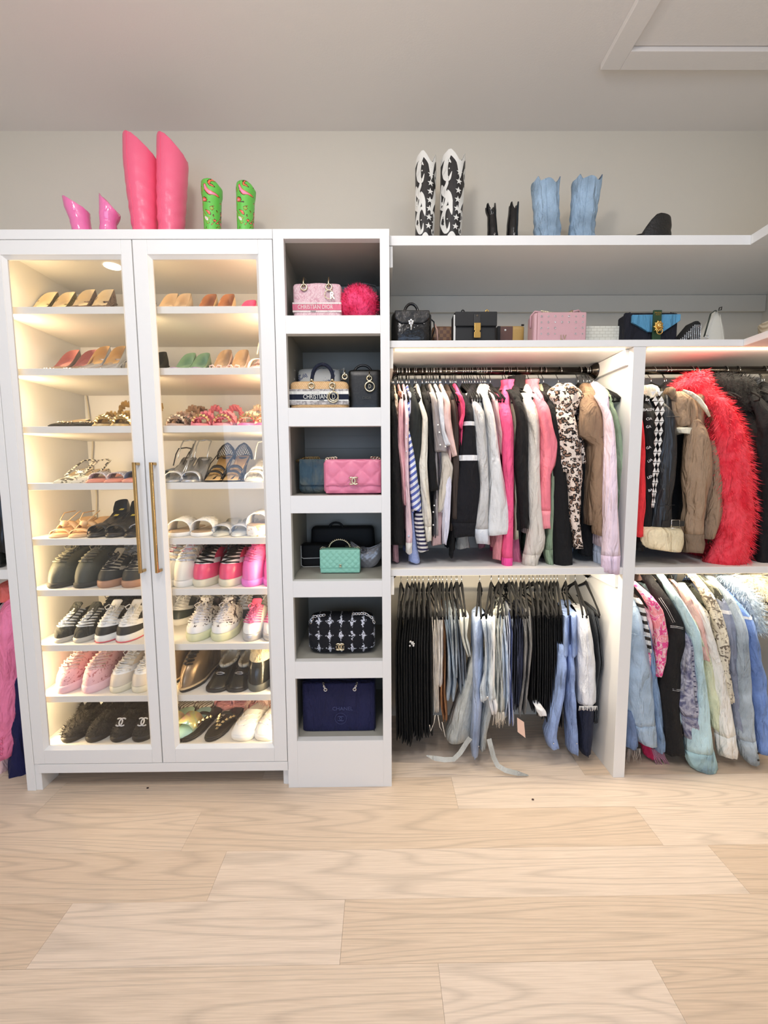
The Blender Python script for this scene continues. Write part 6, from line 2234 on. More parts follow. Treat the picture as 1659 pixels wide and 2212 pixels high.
gm('black varsity sweatshirt with two white sleeve bands', [(842, 996, 1012), (870, 1000, 1024), (912, 1002, 1027), (980, 994, 1034), (1040, 986, 1041), (1090, 979, 1044), (1128, 977, 1040), (1140, 983, 1032), (1161, 984, 1029)], cloth('black_fleece_jersey', (10, 10, 18)), hook=1026, bands=((911, 920, wb), (984, 996, wb)), cuff=1136, bb=1150, th=.020, fold=.06)
gm('grey marl tee with ragged hem below the varsity sweatshirt', [(1100, 990, 1005), (1150, 988, 1012), (1186, 990, 1018)], cloth('grey_marl', (150, 150, 146)), Y=1.72, bb=1180, th=.012, y_in=0., zneck=1.63)
gm('light grey sweatshirt right of the varsity sweatshirt', [(842, 1014, 1028), (888, 1025, 1050), (960, 1030, 1056), (1050, 1040, 1060), (1125, 1026, 1058), (1150, 1026, 1059), (1176, 1034, 1062)], greyh, hook=1042, cuff=1146, cuffm=cloth('pale_grey_rib', (222, 226, 232)), bb=1165, th=.018, fold=.06)
o = gm('pale grey boxy sweatshirt with raw hem on the upper rod', [(826, 1043, 1050), (850, 1044, 1060), (900, 1055, 1072), (1000, 1062, 1086), (1100, 1060, 1104), (1156, 1056, 1111)], cloth('pale_grey_fleece', (230, 230, 228), var=.05), hook=1047, bb=1150, th=.016, fold=.05)
make('label_patch', G().box(0, .011, -.001, 0, 0, .010), wht, o).location = tuple(atY(1062, 994, 1.672) - o.location)
gm('shell pink tee behind the pale grey sweatshirt', [(840, 1062, 1070), (880, 1070, 1082), (940, 1082, 1091), (980, 1086, 1092)], cloth('shell_pink', (246, 204, 204)), Y=1.70, bb=1000, th=.010)
gm('rose cuffed sleeve top hanging below the pale grey sweatshirt', [(1120, 1078, 1092), (1180, 1071, 1090), (1210, 1070, 1086)], cloth('rose_fleece', (222, 140, 146)), Y=1.70, bb=1190, th=.014, y_in=0, zneck=1.63)
o = gm('hot pink hooded sweatshirt on the upper rod', [(845, 1076, 1100), (870, 1080, 1108), (930, 1088, 1114), (1000, 1090, 1114), (1100, 1098, 1113), (1160, 1092, 1112), (1200, 1088, 1111), (1231, 1089, 1110)], hotpink, hook=1095, cuff=1205, cuffm=cloth('neon_pink_rib', (252, 80, 160)), bb=1150, th=.020, fold=.07, collar=(hotpink, .03, .05))
make('label_patch', G().box(0, .007, -.001, 0, 0, .010), coral, o).location = tuple(atY(1079, 884, 1.68) - o.location)
gm('olive beige top behind the black hooded sweatshirt', [(850, 1106, 1114), (900, 1112, 1118), (1060, 1112, 1120), (1165, 1112, 1124)], cloth('olive_beige', (180, 176, 150)), Y=1.71, bb=1150, th=.010)
gm('black hooded sweatshirt between the hot pink and cream ones', [(834, 1104, 1120), (850, 1112, 1130), (885, 1118, 1138), (905, 1122, 1143), (1000, 1115, 1144), (1080, 1124, 1145), (1142, 1131, 1144)], cloth('black_heavy_fleece', (13, 12, 13)), hook=1113, bb=1150, th=.022, fold=.06, collar=(cloth('black_heavy_fleece', (13, 12, 13)), .045, .06))
gm('pink and purple printed top hanging behind the black hooded sweatshirt', [(1130, 1108, 1120), (1190, 1106, 1128), (1222, 1108, 1134)], cloth('pink_purple_print', (224, 120, 150)), Y=1.75, bb=1215, th=.012, y_in=0, zneck=1.63)
gm('oatmeal sweatshirt with wide cuff on the upper rod', [(842, 1134, 1158), (870, 1138, 1168), (930, 1148, 1171), (1050, 1145, 1172), (1130, 1147, 1178), (1165, 1142, 1184), (1190, 1138, 1180), (1205, 1134, 1170), (1224, 1133, 1166)], warmgrey, hook=1134, cuff=1202, bb=1160, th=.022, fold=.06)
gm('coral pink sweatshirt with pushed up sleeve on the upper rod', [(843, 1158, 1176), (868, 1165, 1190), (930, 1172, 1202), (957, 1173, 1212), (985, 1173, 1209), (1010, 1173, 1204), (1020, 1174, 1195), (1060, 1172, 1194), (1105, 1173, 1195), (1125, 1177, 1192), (1143, 1178, 1194)], coral, hook=1143, cuff=1110, cuffm=cloth('coral_rib', (252, 150, 160)), bb=1090, th=.022, fold=.05, collar=(coral, .03, .055), Y=1.665)
gm('sage green sweatshirt cuff showing below the coral one', [(838, 1166, 1178), (1000, 1192, 1201), (1130, 1188, 1198), (1170, 1186, 1196), (1195, 1180, 1198), (1226, 1188, 1201)], sage, hook=1166, cuff=1197, bb=1160, th=.018, Y=1.69)
gm('long black dress right of the coral sweatshirt', [(838, 1176, 1192), (870, 1186, 1206), (950, 1194, 1214), (1050, 1198, 1232), (1150, 1200, 1240), (1227, 1204, 1243)], cloth('black_velour', (7, 7, 9)), hook=1175, bb=1220, th=.024, fold=.06)
o = gm('leopard print hooded garment with long hanging sleeve', [(858, 1204, 1232), (880, 1206, 1246), (930, 1212, 1254), (980, 1220, 1262), (1030, 1232, 1264), (1080, 1234, 1260), (1130, 1238, 1258), (1160, 1244, 1262), (1186, 1248, 1265)], leop, hook=1207, bb=960, th=.024, Y=1.655, fold=.10)
hz = [(823, 1218, 1250), (832, 1202, 1262), (845, 1192, 1272), (858, 1192, 1276), (875, 1198, 1270), (893, 1206, 1256)]
rg, _ = sleeve_mesh(stat(hz, 1.68), 1.68, .075, random.Random(4), .18, n=24, K=18, y_in=0)
hd = make('hood', G().loft(rg, True, True), leop, o)
hd.data.transform(Matrix.Translation(-o.location))
rg, _ = sleeve_mesh(stat([(880, 1200, 1216), (940, 1210, 1226), (1000, 1212, 1232), (1020, 1218, 1226)], 1.67), 1.67, .012, random.Random(5), .2)
hd = make('scarf_end', G().loft(rg, True, True), leop, o)
hd.data.transform(Matrix.Translation(-o.location))
rg, _ = sleeve_mesh(stat([(885, 1252, 1266), (940, 1252, 1262), (1000, 1256, 1268)], 1.70), 1.70, .012, random.Random(6), .2)
hd = make('scarf_end', G().loft(rg, True, True), leop, o)
hd.data.transform(Matrix.Translation(-o.location))
gm('dark velvet dress behind the leopard garment', [(842, 1240, 1262), (950, 1250, 1276), (1100, 1254, 1284), (1200, 1256, 1290)], cloth('black_velour', (7, 7, 9)), Y=1.74, hook=1250, bb=1195, th=.022, zneck=1.60)
o = gm('taupe brown velour top on the upper rod', [(842, 1268, 1298), (870, 1262, 1304), (905, 1258, 1311), (942, 1256, 1313), (955, 1288, 1314), (1050, 1282, 1316), (1110, 1286, 1314), (1156, 1289, 1312)], brwn, hook=1262, bb=1140, th=.030, fold=.07, Y=1.66)
make('shoulder_seam', G().tube([tuple(atY(x, y, 1.663) - o.location) for x, y in ((1289, 951), (1296, 945), (1304, 943), (1312, 944))], .001, 5), M_('brown_seam', (112, 84, 62)), o)
gm('white knit top right of the taupe brown velour top', [(842, 1288, 1306), (880, 1304, 1318), (940, 1312, 1323), (1050, 1314, 1322)], crm, hook=1270, bb=1150, th=.014, Y=1.685)
gm('pale blue top with white cuff below the brown velour top', [(1060, 1296, 1308), (1150, 1296, 1312), (1195, 1292, 1308), (1220, 1294, 1308)], cloth('pale_blue_fleece', (206, 218, 238)), Y=1.70, cuff=1196, bb=1200, th=.016, y_in=0, zneck=1.63)
o = gm('pale lilac pink sweatshirt with long cuff over the shelf edge', [(846, 1306, 1320), (880, 1314, 1327), (944, 1320, 1334), (1000, 1318, 1338), (1100, 1314, 1341), (1180, 1310, 1346), (1208, 1308, 1348), (1240, 1309, 1346)], lilacf, hook=1275, cuff=1210, cuffm=cloth('lilac_rib', (236, 214, 236)), bb=1190, th=.020, fold=.05, Y=1.615)
gm('sage green sweatshirt against the white upright panel', [(846, 1318, 1330), (880, 1324, 1338), (940, 1332, 1348), (1000, 1336, 1352), (1030, 1340, 1354), (1100, 1338, 1352), (1160, 1342, 1353), (1214, 1346, 1357)], sage, hook=1283, bb=1190, th=.016, fold=.05, Y=1.675)
# more hooks in the tight left group
for k, px in enumerate((858, 863, 868, 877, 899, 912, 920, 938, 943, 952, 963, 972, 983, 999, 1004, 1009, 1014, 1019, 1032, 1038)):
    hang(colX(px, RY, RZ), RZ, 'one of the bare hooks crowded on the left half of the upper rod', 0, 'hangers crowded on the left half of the upper rod')

# ---- upper right bay
bom = M_('taupe_shearling_suede', (160, 134, 108), rough=.75, bump=(120, .5), wrinkle=1.3)
gm('bright red leather sleeve at the left of the right upper rod', [(868, 1387, 1391), (960, 1384, 1397), (1080, 1380, 1400), (1159, 1376, 1394)], cloth('bright_red', (240, 56, 62)), cat='jacket', name='hanging_jacket', Y=1.67, bb=1150, th=.010)
mg = cloth('black_lettered_knit', (10, 10, 11))
o = gm('black knit with white lettering and triangle patterned sleeve', [(848, 1392, 1412), (880, 1392, 1422), (960, 1396, 1424), (1040, 1398, 1418), (1100, 1396, 1412), (1150, 1394, 1410), (1185, 1376, 1408)], mg, cat='jacket', name='hanging_jacket', Y=1.675, bb=1180, th=.018)
for k, (t_, px, py, a) in enumerate((('BA', 1399, 864, .2), ('BALEN', 1401, 885, -.05), ('CIA', 1402, 905, -.1), ('GA', 1401, 922, -.1), ('GA', 1401, 967, -.3), ('LIA', 1404, 995, -.5), ('LEN', 1405, 1030, -.4), ('BA', 1405, 1059, -.3))):
    p = atY(px, py, 1.668) - o.location
    tt = text('lettering', t_, .0145, (0, 0, 0), wht, o, ext=.0004)
    tt.data.transform(Matrix.Translation(p) @ Matrix.Rotation(a, 4, 'Y'))
tri = cloth('black_white_triangles', (238, 236, 230))
o2 = o
g_b, g_w = G(), G()
for k in range(46):
    py = 850 + k // 2 * 11
    cx = lerp_t([(845, 1418), (880, 1426), (950, 1422), (1000, 1419), (1060, 1414), (1100, 1410)], py)
    hw = lerp_t([(845, 15), (880, 11), (1000, 8), (1060, 5), (1100, 3)], py)
    sx = cx - hw * .5 if k % 2 else cx + hw * .5
    a = [atY(sx + dx, py + dy, 1.660) - o.location for dx, dy in (((-hw * .45, 5), (hw * .45, 5), (hw * .1, -5)) if (k // 2) % 2 else ((-hw * .45, -4), (hw * .45, -5), (-hw * .1, 5)))]
    b = [p + Vector((0, .003, 0)) for p in a]
    g_w.add(a + b, [(0, 1, 2), (5, 4, 3), (0, 3, 4, 1), (1, 4, 5, 2), (2, 5, 3, 0)], False)
make('triangle_pattern', g_w, tri, o)
gm('cream fluffy sweater on the right upper rod, at the upright panel', [(826, 1398, 1424), (838, 1390, 1437), (850, 1391, 1438), (858, 1400, 1420)], cloth('cream_fluff', (246, 238, 216), bump=(50, .9)), hook=1408, cat='sweater', name='hanging_sweater', Y=1.70, bb=1000, th=.03, dep=.05)
blj = M_('black_moto_leather', (36, 38, 41), rough=.36, wrinkle=.7)
o = gm('black leather jacket with cream shearling cuff and buckle', [(848, 1436, 1448), (870, 1436, 1458), (900, 1438, 1470), (960, 1434, 1474), (1030, 1428, 1470), (1080, 1420, 1462), (1110, 1416, 1462), (1145, 1414, 1466)], blj, hook=1441, cat='jacket', name='hanging_jacket', bb=1160, th=.03, fold=.05, Y=1.66, dep=.045)
rg, _ = sleeve_mesh(stat([(1141, 1404, 1486), (1150, 1401, 1492), (1176, 1400, 1492), (1186, 1406, 1490), (1192, 1430, 1486)], 1.635), 1.635, .05, random.Random(2), .06, K=8, y_in=0)
cf = make('shearling_cuff', G().loft(rg, True, True), cloth('cream_shearling', (238, 222, 184)), o)
cf.data.transform(Matrix.Translation(-o.location))
for py in (902, 1092):
    make('sleeve_seam', G().tube([tuple(atY(x, py + 2 * math.sin(x), 1.655) - o.location) for x in range(1421 if py > 1000 else 1438, 1462 if py > 1000 else 1472, 6)], .0012, 5), blj, o)
p0, p1 = [atY(x, 1131, 1.652) - o.location for x in (1430, 1478)]
st_ = make('cuff_strap', G().box(p0.x, p1.x, p0.y - .003, p0.y, p0.z - .011, p0.z + .011), blk, o, .001)
pb = atY(1459, 1132, 1.646) - o.location
make('buckle', G().tube([pb + Vector(v) for v in ((-.016, 0, -.016), (.016, 0, -.016), (.016, 0, .016), (-.016, 0, .016), (-.016, 0, -.016))], .0018, 5), silver, st_)
# taupe bomber
o = gm('taupe suede bomber jacket with ribbed cuff and cream lining', [(884, 1510, 1526), (900, 1506, 1534), (960, 1499, 1549), (1005, 1494, 1553), (1040, 1494, 1550), (1075, 1497, 1540), (1100, 1500, 1536), (1120, 1494, 1532), (1150, 1492, 1530), (1165, 1493, 1532), (1180, 1496, 1536), (1196, 1495, 1528)], bom, hook=1489, cat='jacket', name='hanging_jacket', bb=925, th=.035, fold=.07, Y=1.645, dep=.045, cuff=1164, cuffm=cloth('taupe_rib', (128, 108, 88), bump=(40, 1.)))
for nm, st__, Y_, d_, m__ in (('shoulder', [(842, 1462, 1502), (855, 1462, 1514), (880, 1464, 1526), (905, 1472, 1524), (920, 1476, 1506)], 1.675, .06, bom),
                              ('collar', [(834, 1452, 1462), (845, 1449, 1467), (864, 1458, 1464)], 1.69, .03, cloth('taupe_rib', (128, 108, 88))),
                              ('hem_lining', [(921, 1475, 1506), (928, 1475, 1506), (935, 1478, 1505)], 1.67, .05, cloth('cream_lining_fleece', (240, 232, 208))),
                              ('rear_sleeve', [(950, 1545, 1560), (1010, 1542, 1572), (1060, 1535, 1577), (1105, 1532, 1574), (1140, 1530, 1562), (1164, 1530, 1550)], 1.69, .04, bom)):
    rg, _ = sleeve_mesh(stat(st__, Y_), Y_, d_, random.Random(len(nm)), .08, K=14, y_in=0)
    q = make(nm, G().loft(rg, True, True), m__, o)
    q.data.transform(Matrix.Translation(-o.location))
g = G().tube([tuple(atY(x, y, 1.668) - o.location) for x, y in ((1476, 843), (1492, 850), (1508, 862), (1522, 880), (1533, 900))], [.004, .008, .009, .008, .004], 8)
make('shearling_piping', g, cloth('cream_lining_fleece', (240, 232, 208), bump=(90, .8)), o)
fb = cloth('brown_fur', (132, 100, 66), bump=(40, 1.), ramp=('noise', 30, 2, [(.35, (90, 66, 42)), (.6, (160, 124, 84))], False))
o = gm('brown suede coat with fur trim behind the bomber jacket', [(840, 1500, 1514), (860, 1510, 1540), (885, 1532, 1562), (920, 1546, 1568), (980, 1552, 1572), (1060, 1560, 1574), (1140, 1560, 1578), (1180, 1556, 1576)], fb, hook=1500, cat='coat', name='hanging_coat', bb=1150, th=.03, Y=1.70, dep=.04)
sl_ = [c for c in o.children if c.name.startswith('sleeve')][0]
gg = G()
gg.v = [tuple(v.co) for v in sl_.data.vertices]
gg.f = [tuple(p.vertices) for p in sl_.data.polygons]
hairy(gg, .014, 900, fb, 'fur', o, .7, .0012, 9)

# red shaggy coat
rf = cloth('red_fur', (250, 60, 78), ramp=('noise', 14, 1.2, [(.35, (238, 42, 62)), (.6, (255, 84, 98))], False))
o = thing('shaggy_coat', 'bright red shaggy faux fur coat on the right upper rod', 'coat')
X0 = colX(1565, RY, RZ)
allg = []
for nm, st__, Y_, d_ in (('sleeve', [(856, 1556, 1584), (880, 1560, 1604), (920, 1563, 1622), (980, 1566, 1636), (1050, 1570, 1643), (1110, 1574, 1646), (1160, 1574, 1643), (1195, 1562, 1636), (1222, 1546, 1630)], 1.66, .055),
                         ('collar', [(797, 1518, 1542), (806, 1508, 1550), (820, 1486, 1552), (832, 1478, 1556), (846, 1490, 1572), (862, 1500, 1586), (880, 1520, 1592), (905, 1540, 1596)], 1.70, .07),
                         ('body', [(850, 1520, 1590), (900, 1540, 1610), (1000, 1550, 1612), (1100, 1552, 1612), (1190, 1545, 1606), (1215, 1540, 1600)], 1.76, .14)):
    rg, _ = sleeve_mesh(stat(st__, Y_), Y_, d_, random.Random(len(nm)), .08, n=28, K=34, y_in=0)
    gg = G().loft(rg, True, True)
    make(nm, gg, rf, o)
    if nm != 'body':
        hairy(gg, .024 if nm == 'sleeve' else .020, 6500 if nm == 'sleeve' else 3800, rf, 'fur', o, .9, .0012, 4)
recenter(o, (X0, RY, RZ))
hang(X0, RZ, 'hanger carrying the red shaggy coat')
# black fur and dark coats at the frame edge
bf = cloth('black_fur', (9, 9, 9), bump=(40, 1.))
o = thing('black_fur_coat', 'black fur collared coat right of the red shaggy coat', 'coat')
for nm, st__, Y_, d_ in (('collar', [(800, 1556, 1602), (812, 1548, 1650), (830, 1552, 1662), (860, 1575, 1668), (890, 1590, 1668)], 1.74, .07),
                         ('body', [(850, 1590, 1668), (950, 1612, 1672), (1100, 1625, 1672), (1230, 1626, 1672)], 1.72, .15)):
    rg, _ = sleeve_mesh(stat(st__, Y_), Y_, d_, random.Random(len(nm) + 2), .08, n=24, K=20, y_in=0)
    gg = G().loft(rg, True, True)
    make(nm, gg, bf, o)
    if nm == 'collar':
        hairy(gg, .02, 1800, bf, 'fur', o, .2, .0012, 6)
recenter(o, (colX(1590, RY, RZ), RY, RZ))
hang(colX(1591, RY, RZ), RZ, 'hanger carrying the black fur collared coat')
hang(colX(1648, RY, RZ), RZ, 'hanger with silver hook over dark coat at the right frame edge')
gm('long dark navy coat at the right edge of the upper rod', [(838, 1640, 1662), (900, 1650, 1690), (1100, 1652, 1700), (1232, 1650, 1700)], cloth('dark_navy_wool', (8, 9, 14)), hook=1653, cat='coat', name='hanging_coat', bb=1225, th=.03, Y=1.69)
gm('black garment behind the leather jacket', [(845, 1450, 1466), (900, 1466, 1490), (1000, 1470, 1500), (1100, 1462, 1500), (1190, 1440, 1500)], blk_c, cat='coat', name='hanging_coat', Y=1.76, bb=1195, th=.03)
gm('black sequinned skirt below the red leather sleeve', [(1060, 1380, 1398), (1160, 1376, 1400), (1190, 1375, 1396)], cloth('black_sequins', (26, 26, 28), rough=.3), cat='skirt', name='hanging_skirt', Y=1.71, bb=1185, th=.015, y_in=0, zneck=1.63)


# ---- lower rack of the middle bay: trousers and denim over hanger bars
def trousers(label, st, mt, neck=None, legs=2, Y=1.715, dep=.15, name='trousers', cat='trousers', fold=.05, ang=0., waist=True, cuff=None, extra=None):
    rnd = random.Random(sum(map(ord, label)))
    o = thing(name, label, cat)
    rows_ = stat(st, Y)
    top = RZ2 - .152
    if rows_[0][0] < top - .004:
        rows_ = [(top, rows_[0][1], rows_[0][2] * .8)] + rows_
    Xn = rows_[0][1]
    X0 = colX(neck, RY, RZ2 - .05) if neck else Xn
    sx = (X0 - Xn) / (RY - Y)
    for k in range(legs):
        off = ((k + .5) / legs - .5) * 2
        rr_ = [(z, c + h * off, h / legs * 1.12) for z, c, h in rows_]
        rings, R_ = sleeve_mesh(rr_, Y, dep, rnd, fold, n=26, K=26, y_in=0)
        for ring, (z, c, h) in zip(rings, R_):
            for p in ring:
                q = (p.y - Y) / (2 * dep)
                p.x += sx * (p.y - Y)
                # square the section so it hangs as a folded panel
                e = abs(2 * q - 1)
                p.y = Y + dep + math.copysign(dep * e ** .7, q - .5)
                if p.z > top - .02:
                    p.z = min(p.z, top + .001)
        g = G().loft(rings, True, True)
        lg = make('leg', g, mt, o)
        if mt in (bt, bt2):
            continue
        # outer seam down the front edge
        g = G().tube([(sum(p.x for p in ring) / len(ring) + sx * -dep, min(p.y for p in ring) - .0008, ring[0].z) for ring in rings[1:]], .0016, 5)
        make('seam', g, mt, lg)
    if waist and rnd.random() < .8:
        z = rows_[-1][0]
    recenter(o, (X0, RY, RZ2))
    hang(X0, RZ2, hlab(label), math.atan(-sx) * 1. if abs(sx) < .6 else 0)
    return o


bt = cloth('black_twill', (8, 8, 9))
bt2 = denim('black_denim', (14, 14, 16), .3)
kk = [(866, 851, 863, 1604, 'at the far left'), (880, 862, 874, 1612, 'second from the left'), (890, 873, 885, 1618, 'with white flower print, third from the left'), (897, 884, 896, 1600, 'fourth from the left'), (905, 895, 908, 1608, 'fifth from the left'), (914, 907, 921, 1598, 'sixth from the left'), (926, 920, 935, 1594, 'beside the white drawstring trousers')]
for nk, a, b, yb, w_ in kk:
    o = trousers('black trousers ' + w_ + ' on the lower rod', [(1330, a + 6, b), (1400, a, b), (1500, a, b + 1), (yb, a + 2, b + 2)], bt, nk, legs=2)
    if 'flower' in w_:
        g = G()
        rnd = random.Random(1)
        c = atY(890, 1390, 1.708) - o.location
        for k in range(9):
            p = c + Vector((rnd.uniform(-.011, .011), 0, rnd.uniform(-.010, .010)))
            for q in range(4):
                g.ball(p + Vector((.0022 * math.cos(q * 1.57), -.001, .0022 * math.sin(q * 1.57))), (.0018, .0008, .0018), 5, 4)
        make('flower_print', g, wht, o, kind='stuff')
wd_ = cloth('ecru_twill', (232, 222, 206))
o = trousers('ecru drawstring trousers, left one of two on the lower rod', [(1338, 934, 945), (1420, 935, 946), (1500, 937, 947), (1546, 938, 948)], wd_, 942)
for sg, pts in ((0, ((940, 1545), (938, 1560), (930, 1580), (928, 1566))), (1, ((946, 1545), (950, 1570), (962, 1592), (955, 1560)))):
    make('drawstring', G().tube([tuple(atY(x, y, 1.71) - o.location) for x, y in pts], .0016, 5), wd_, o)
trousers('ecru trousers, right one of two on the lower rod', [(1340, 945, 957), (1420, 946, 958), (1490, 947, 956)], cloth('pale_ecru', (238, 230, 218)), 950)
trousers('caramel brown trousers between ecru and grey denim', [(1345, 955, 963), (1420, 955, 965), (1500, 950, 964), (1540, 951, 967), (1565, 958, 968)], cloth('caramel_twill', (160, 112, 74)), 956, Y=1.73)
gd1 = denim('grey_blue_denim', (122, 138, 152))
trousers('grey blue jeans with turned cuff, left of the middle', [(1345, 961, 972), (1420, 966, 982), (1480, 966, 988), (1514, 962, 984)], gd1, 965)
trousers('faded grey jeans with ripped knee', [(1335, 973, 986), (1400, 974, 990), (1470, 978, 990)], denim('faded_grey_denim', (150, 158, 162)), 975)
trousers('dark grey jeans behind the ripped pair', [(1345, 984, 996), (1420, 988, 1003), (1500, 992, 1008)], denim('slate_denim', (86, 96, 106)), 985, Y=1.73)
trousers('washed black jeans left of the white ragged shorts', [(1345, 992, 1003), (1430, 994, 1010), (1480, 996, 1012)], denim('washed_black_denim', (66, 70, 76)), 988, Y=1.735)
o = trousers('pale ragged denim shorts tied in a knot, left of the long grey flare', [(1300, 1000, 1014), (1340, 992, 1014), (1380, 998, 1010), (1400, 1002, 1016), (1420, 1010, 1019)], denim('bleached_denim', (222, 222, 208), .1), 997, name='denim_shorts', cat='shorts', Y=1.69, dep=.06)
fl_ = denim('pale_grey_denim', (168, 172, 166), .1)
o = trousers('pale grey flared denim skirt with long belt ends', [(1345, 1022, 1036), (1430, 1012, 1038), (1470, 1002, 1036), (1520, 984, 1030), (1580, 966, 1020), (1607, 958, 1016)], fl_, 1036, legs=1, name='denim_skirt', cat='skirt', Y=1.72, dep=.10)
for lab, pts in (('left_belt_end', ((1016, 1594, 1.66), (1008, 1604, 1.66), (994, 1626, 1.66), (980, 1640, 1.665), (960, 1641, 1.665), (940, 1638, 1.665), (921, 1632, 1.665))), ('right_belt_end', ((1056, 1596, 1.655), (1060, 1612, 1.65), (1066, 1636, 1.65), (1075, 1654, 1.65), (1092, 1664, 1.65), (1116, 1670, 1.645), (1141, 1675, 1.645)))):
    P = []
    for x, y, Y_ in pts:
        p = atY(x, y, Y_)
        if p.z < .006:
            p = atZ(x, y, .006)
        P.append(p - o.location)
    g = G()
    rings = []
    for i, p in enumerate(P):
        w__ = .010 if i < len(P) - 1 else .002
        t = (P[min(i + 1, len(P) - 1)] - P[max(i - 1, 0)]).normalized()
        sd = t.cross(Vector((0, -1, .25))).normalized() * w__
        rings.append([p + sd, p + sd + Vector((0, -.002, .001)), p - sd + Vector((0, -.002, .001)), p - sd])
    bl = make('belt_end', g.loft(rings, smooth=False), fl_, o)
    if lab[0] == 'r':
        make('snap', G().ball(P[-2] + Vector((.008, -.004, .004)), .003, 8, 5), silver, bl)
o = trousers('long faded blue denim overalls in the middle of the lower rod', [(1300, 1030, 1050), (1345, 1021, 1044), (1440, 1020, 1043), (1540, 1020, 1041), (1600, 1016, 1036), (1640, 1018, 1033)], denim('faded_blue_denim', (140, 160, 196), .16), 1036, name='denim_overalls', cat='overalls', legs=1, Y=1.68, dep=.09)
p = atY(1034, 1612, 1.678) - o.location
make('snap', G().ball(p, .003, 8, 5), silver, o)
rg, _ = sleeve_mesh(stat([(1420, 1040, 1058), (1470, 1040, 1062), (1530, 1048, 1070), (1590, 1040, 1056), (1626, 1038, 1052)], 1.70), 1.70, .06, random.Random(8), .14)
q = make('second_leg', G().loft(rg, True, True), fl_, o)
q.data.transform(Matrix.Translation(-o.location))
bl_d = denim('light_wash_denim', (196, 206, 214), .14)
o = trousers('light wash denim jacket bundle with ruched front and button', [(1312, 1034, 1056), (1350, 1040, 1062), (1400, 1046, 1062), (1450, 1044, 1062), (1490, 1034, 1064), (1516, 1036, 1068)], bl_d, 1061, name='denim_jacket', cat='jacket', legs=2, Y=1.66, dep=.05, fold=.25)
add_button(o, 1053, 1506, 1.655, silver, .005)
trousers('white and blue shirt cuff hanging beside the denim jacket bundle', [(1500, 1052, 1068), (1530, 1056, 1076), (1544, 1062, 1074)], cloth('white_cotton', (240, 240, 240)), 1061, name='shirt', cat='shirt', Y=1.68, dep=.04)
trousers('bleached cargo denim hanging behind the light wash jacket', [(1310, 1052, 1066), (1400, 1060, 1072), (1480, 1064, 1082), (1560, 1066, 1090)], denim('bleached_denim', (222, 222, 208), .1), 1077, Y=1.73)
lb_ = denim('ice_blue_denim', (176, 194, 222), .12)
trousers('ice blue jeans with long straight edge', [(1340, 1080, 1092), (1420, 1082, 1100), (1500, 1084, 1102), (1550, 1082, 1096)], lb_, 1077)
o = trousers('pale fringed jeans hanging low in the middle', [(1345, 1066, 1080), (1440, 1072, 1086), (1540, 1066, 1088)], denim('pale_grey_denim', (168, 172, 166), .1), 1087, Y=1.70)
g = G()
rnd = random.Random(4)
for k in range(16):
    x = 1067 + k * 1.5
    g.tube([tuple(atY(x, 1538, 1.70) - o.location), tuple(atY(x + rnd.uniform(-2, 2), 1550, 1.70) - o.location), tuple(atY(x + rnd.uniform(-4, 4), 1562 + rnd.uniform(0, 12), 1.70) - o.location)], .0009, 4)
make('fringe', g, wd_, o, kind='stuff')
trousers('white and blue striped trousers beside the ice blue jeans', [(1345, 1100, 1109), (1440, 1098, 1107), (1520, 1098, 1110), (1570, 1098, 1112)], mat('wide_blue_stripe', (220, 226, 240), rough=.9, ramp=('wave', 12, .2, [(0, (96, 110, 160)), (.4, (226, 230, 240))], True), rot=(0, R(90), 0)), 1099)
trousers('dark navy jeans right of the striped trousers', [(1345, 1110, 1119), (1440, 1108, 1118), (1540, 1104, 1116)], denim('dark_navy_denim', (32, 36, 50)), 1115)
trousers('indigo jeans with worn thigh on the lower rod', [(1345, 1119, 1130), (1440, 1116, 1130), (1530, 1114, 1126)], denim('indigo_denim', (54, 58, 78)), 1125, Y=1.725)
o = trousers('charcoal faded jeans with paper price tag', [(1345, 1130, 1150), (1400, 1132, 1152), (1470, 1130, 1145), (1545, 1118, 1138)], denim('charcoal_denim', (92, 90, 88)), 1132)
t_ = [atY(x, y, 1.70) - o.location for x, y in ((1117, 1550), (1132, 1560), (1135, 1594), (1118, 1581))]
make('price_tag', G().add(t_ + [p + Vector((0, .001, 0)) for p in t_], [(0, 1, 2, 3), (7, 6, 5, 4), (0, 4, 5, 1), (1, 5, 6, 2), (2, 6, 7, 3), (3, 7, 4, 0)], False), mat('tag_card', (236, 200, 180), rough=.6), o)
for k, (nk, a, b, yb, w_) in enumerate(((1143, 1148, 1158, 1545, 'right of the charcoal faded pair'), (1160, 1157, 1168, 1552, 'with white lining at the hem'), (1173, 1167, 1178, 1560, 'in the middle of the dark jeans'), (1181, 1177, 1188, 1566, 'fourth of the dark jeans'), (1190, 1187, 1198, 1570, 'fifth of the dark jeans'), (1197, 1197, 1207, 1574, 'sixth of the dark jeans'), (1204, 1206, 1216, 1580, 'left of the blue jeans'))):
    o = trousers('black jeans ' + w_, [(1335, a + 1, b), (1420, a + 2, b + 2), (1500, a + 1, b), (yb, a, b)], bt2, nk)
    if k == 1:
        rg, _ = sleeve_mesh(stat([(1530, 1160, 1174), (1540, 1162, 1182), (1549, 1168, 1184)], 1.70), 1.70, .02, random.Random(8), .1, K=6)
        q = make('white_lining', G().loft(rg, True, True), wht, o)
        q.data.transform(Matrix.Translation(-o.location))
bj = denim('mid_blue_denim', (112, 140, 196), .14)
o = trousers('mid blue wide jeans near the right end of the lower rod', [(1310, 1214, 1244), (1345, 1216, 1246), (1420, 1214, 1248)], bj, 1222, legs=2, Y=1.70, dep=.12)
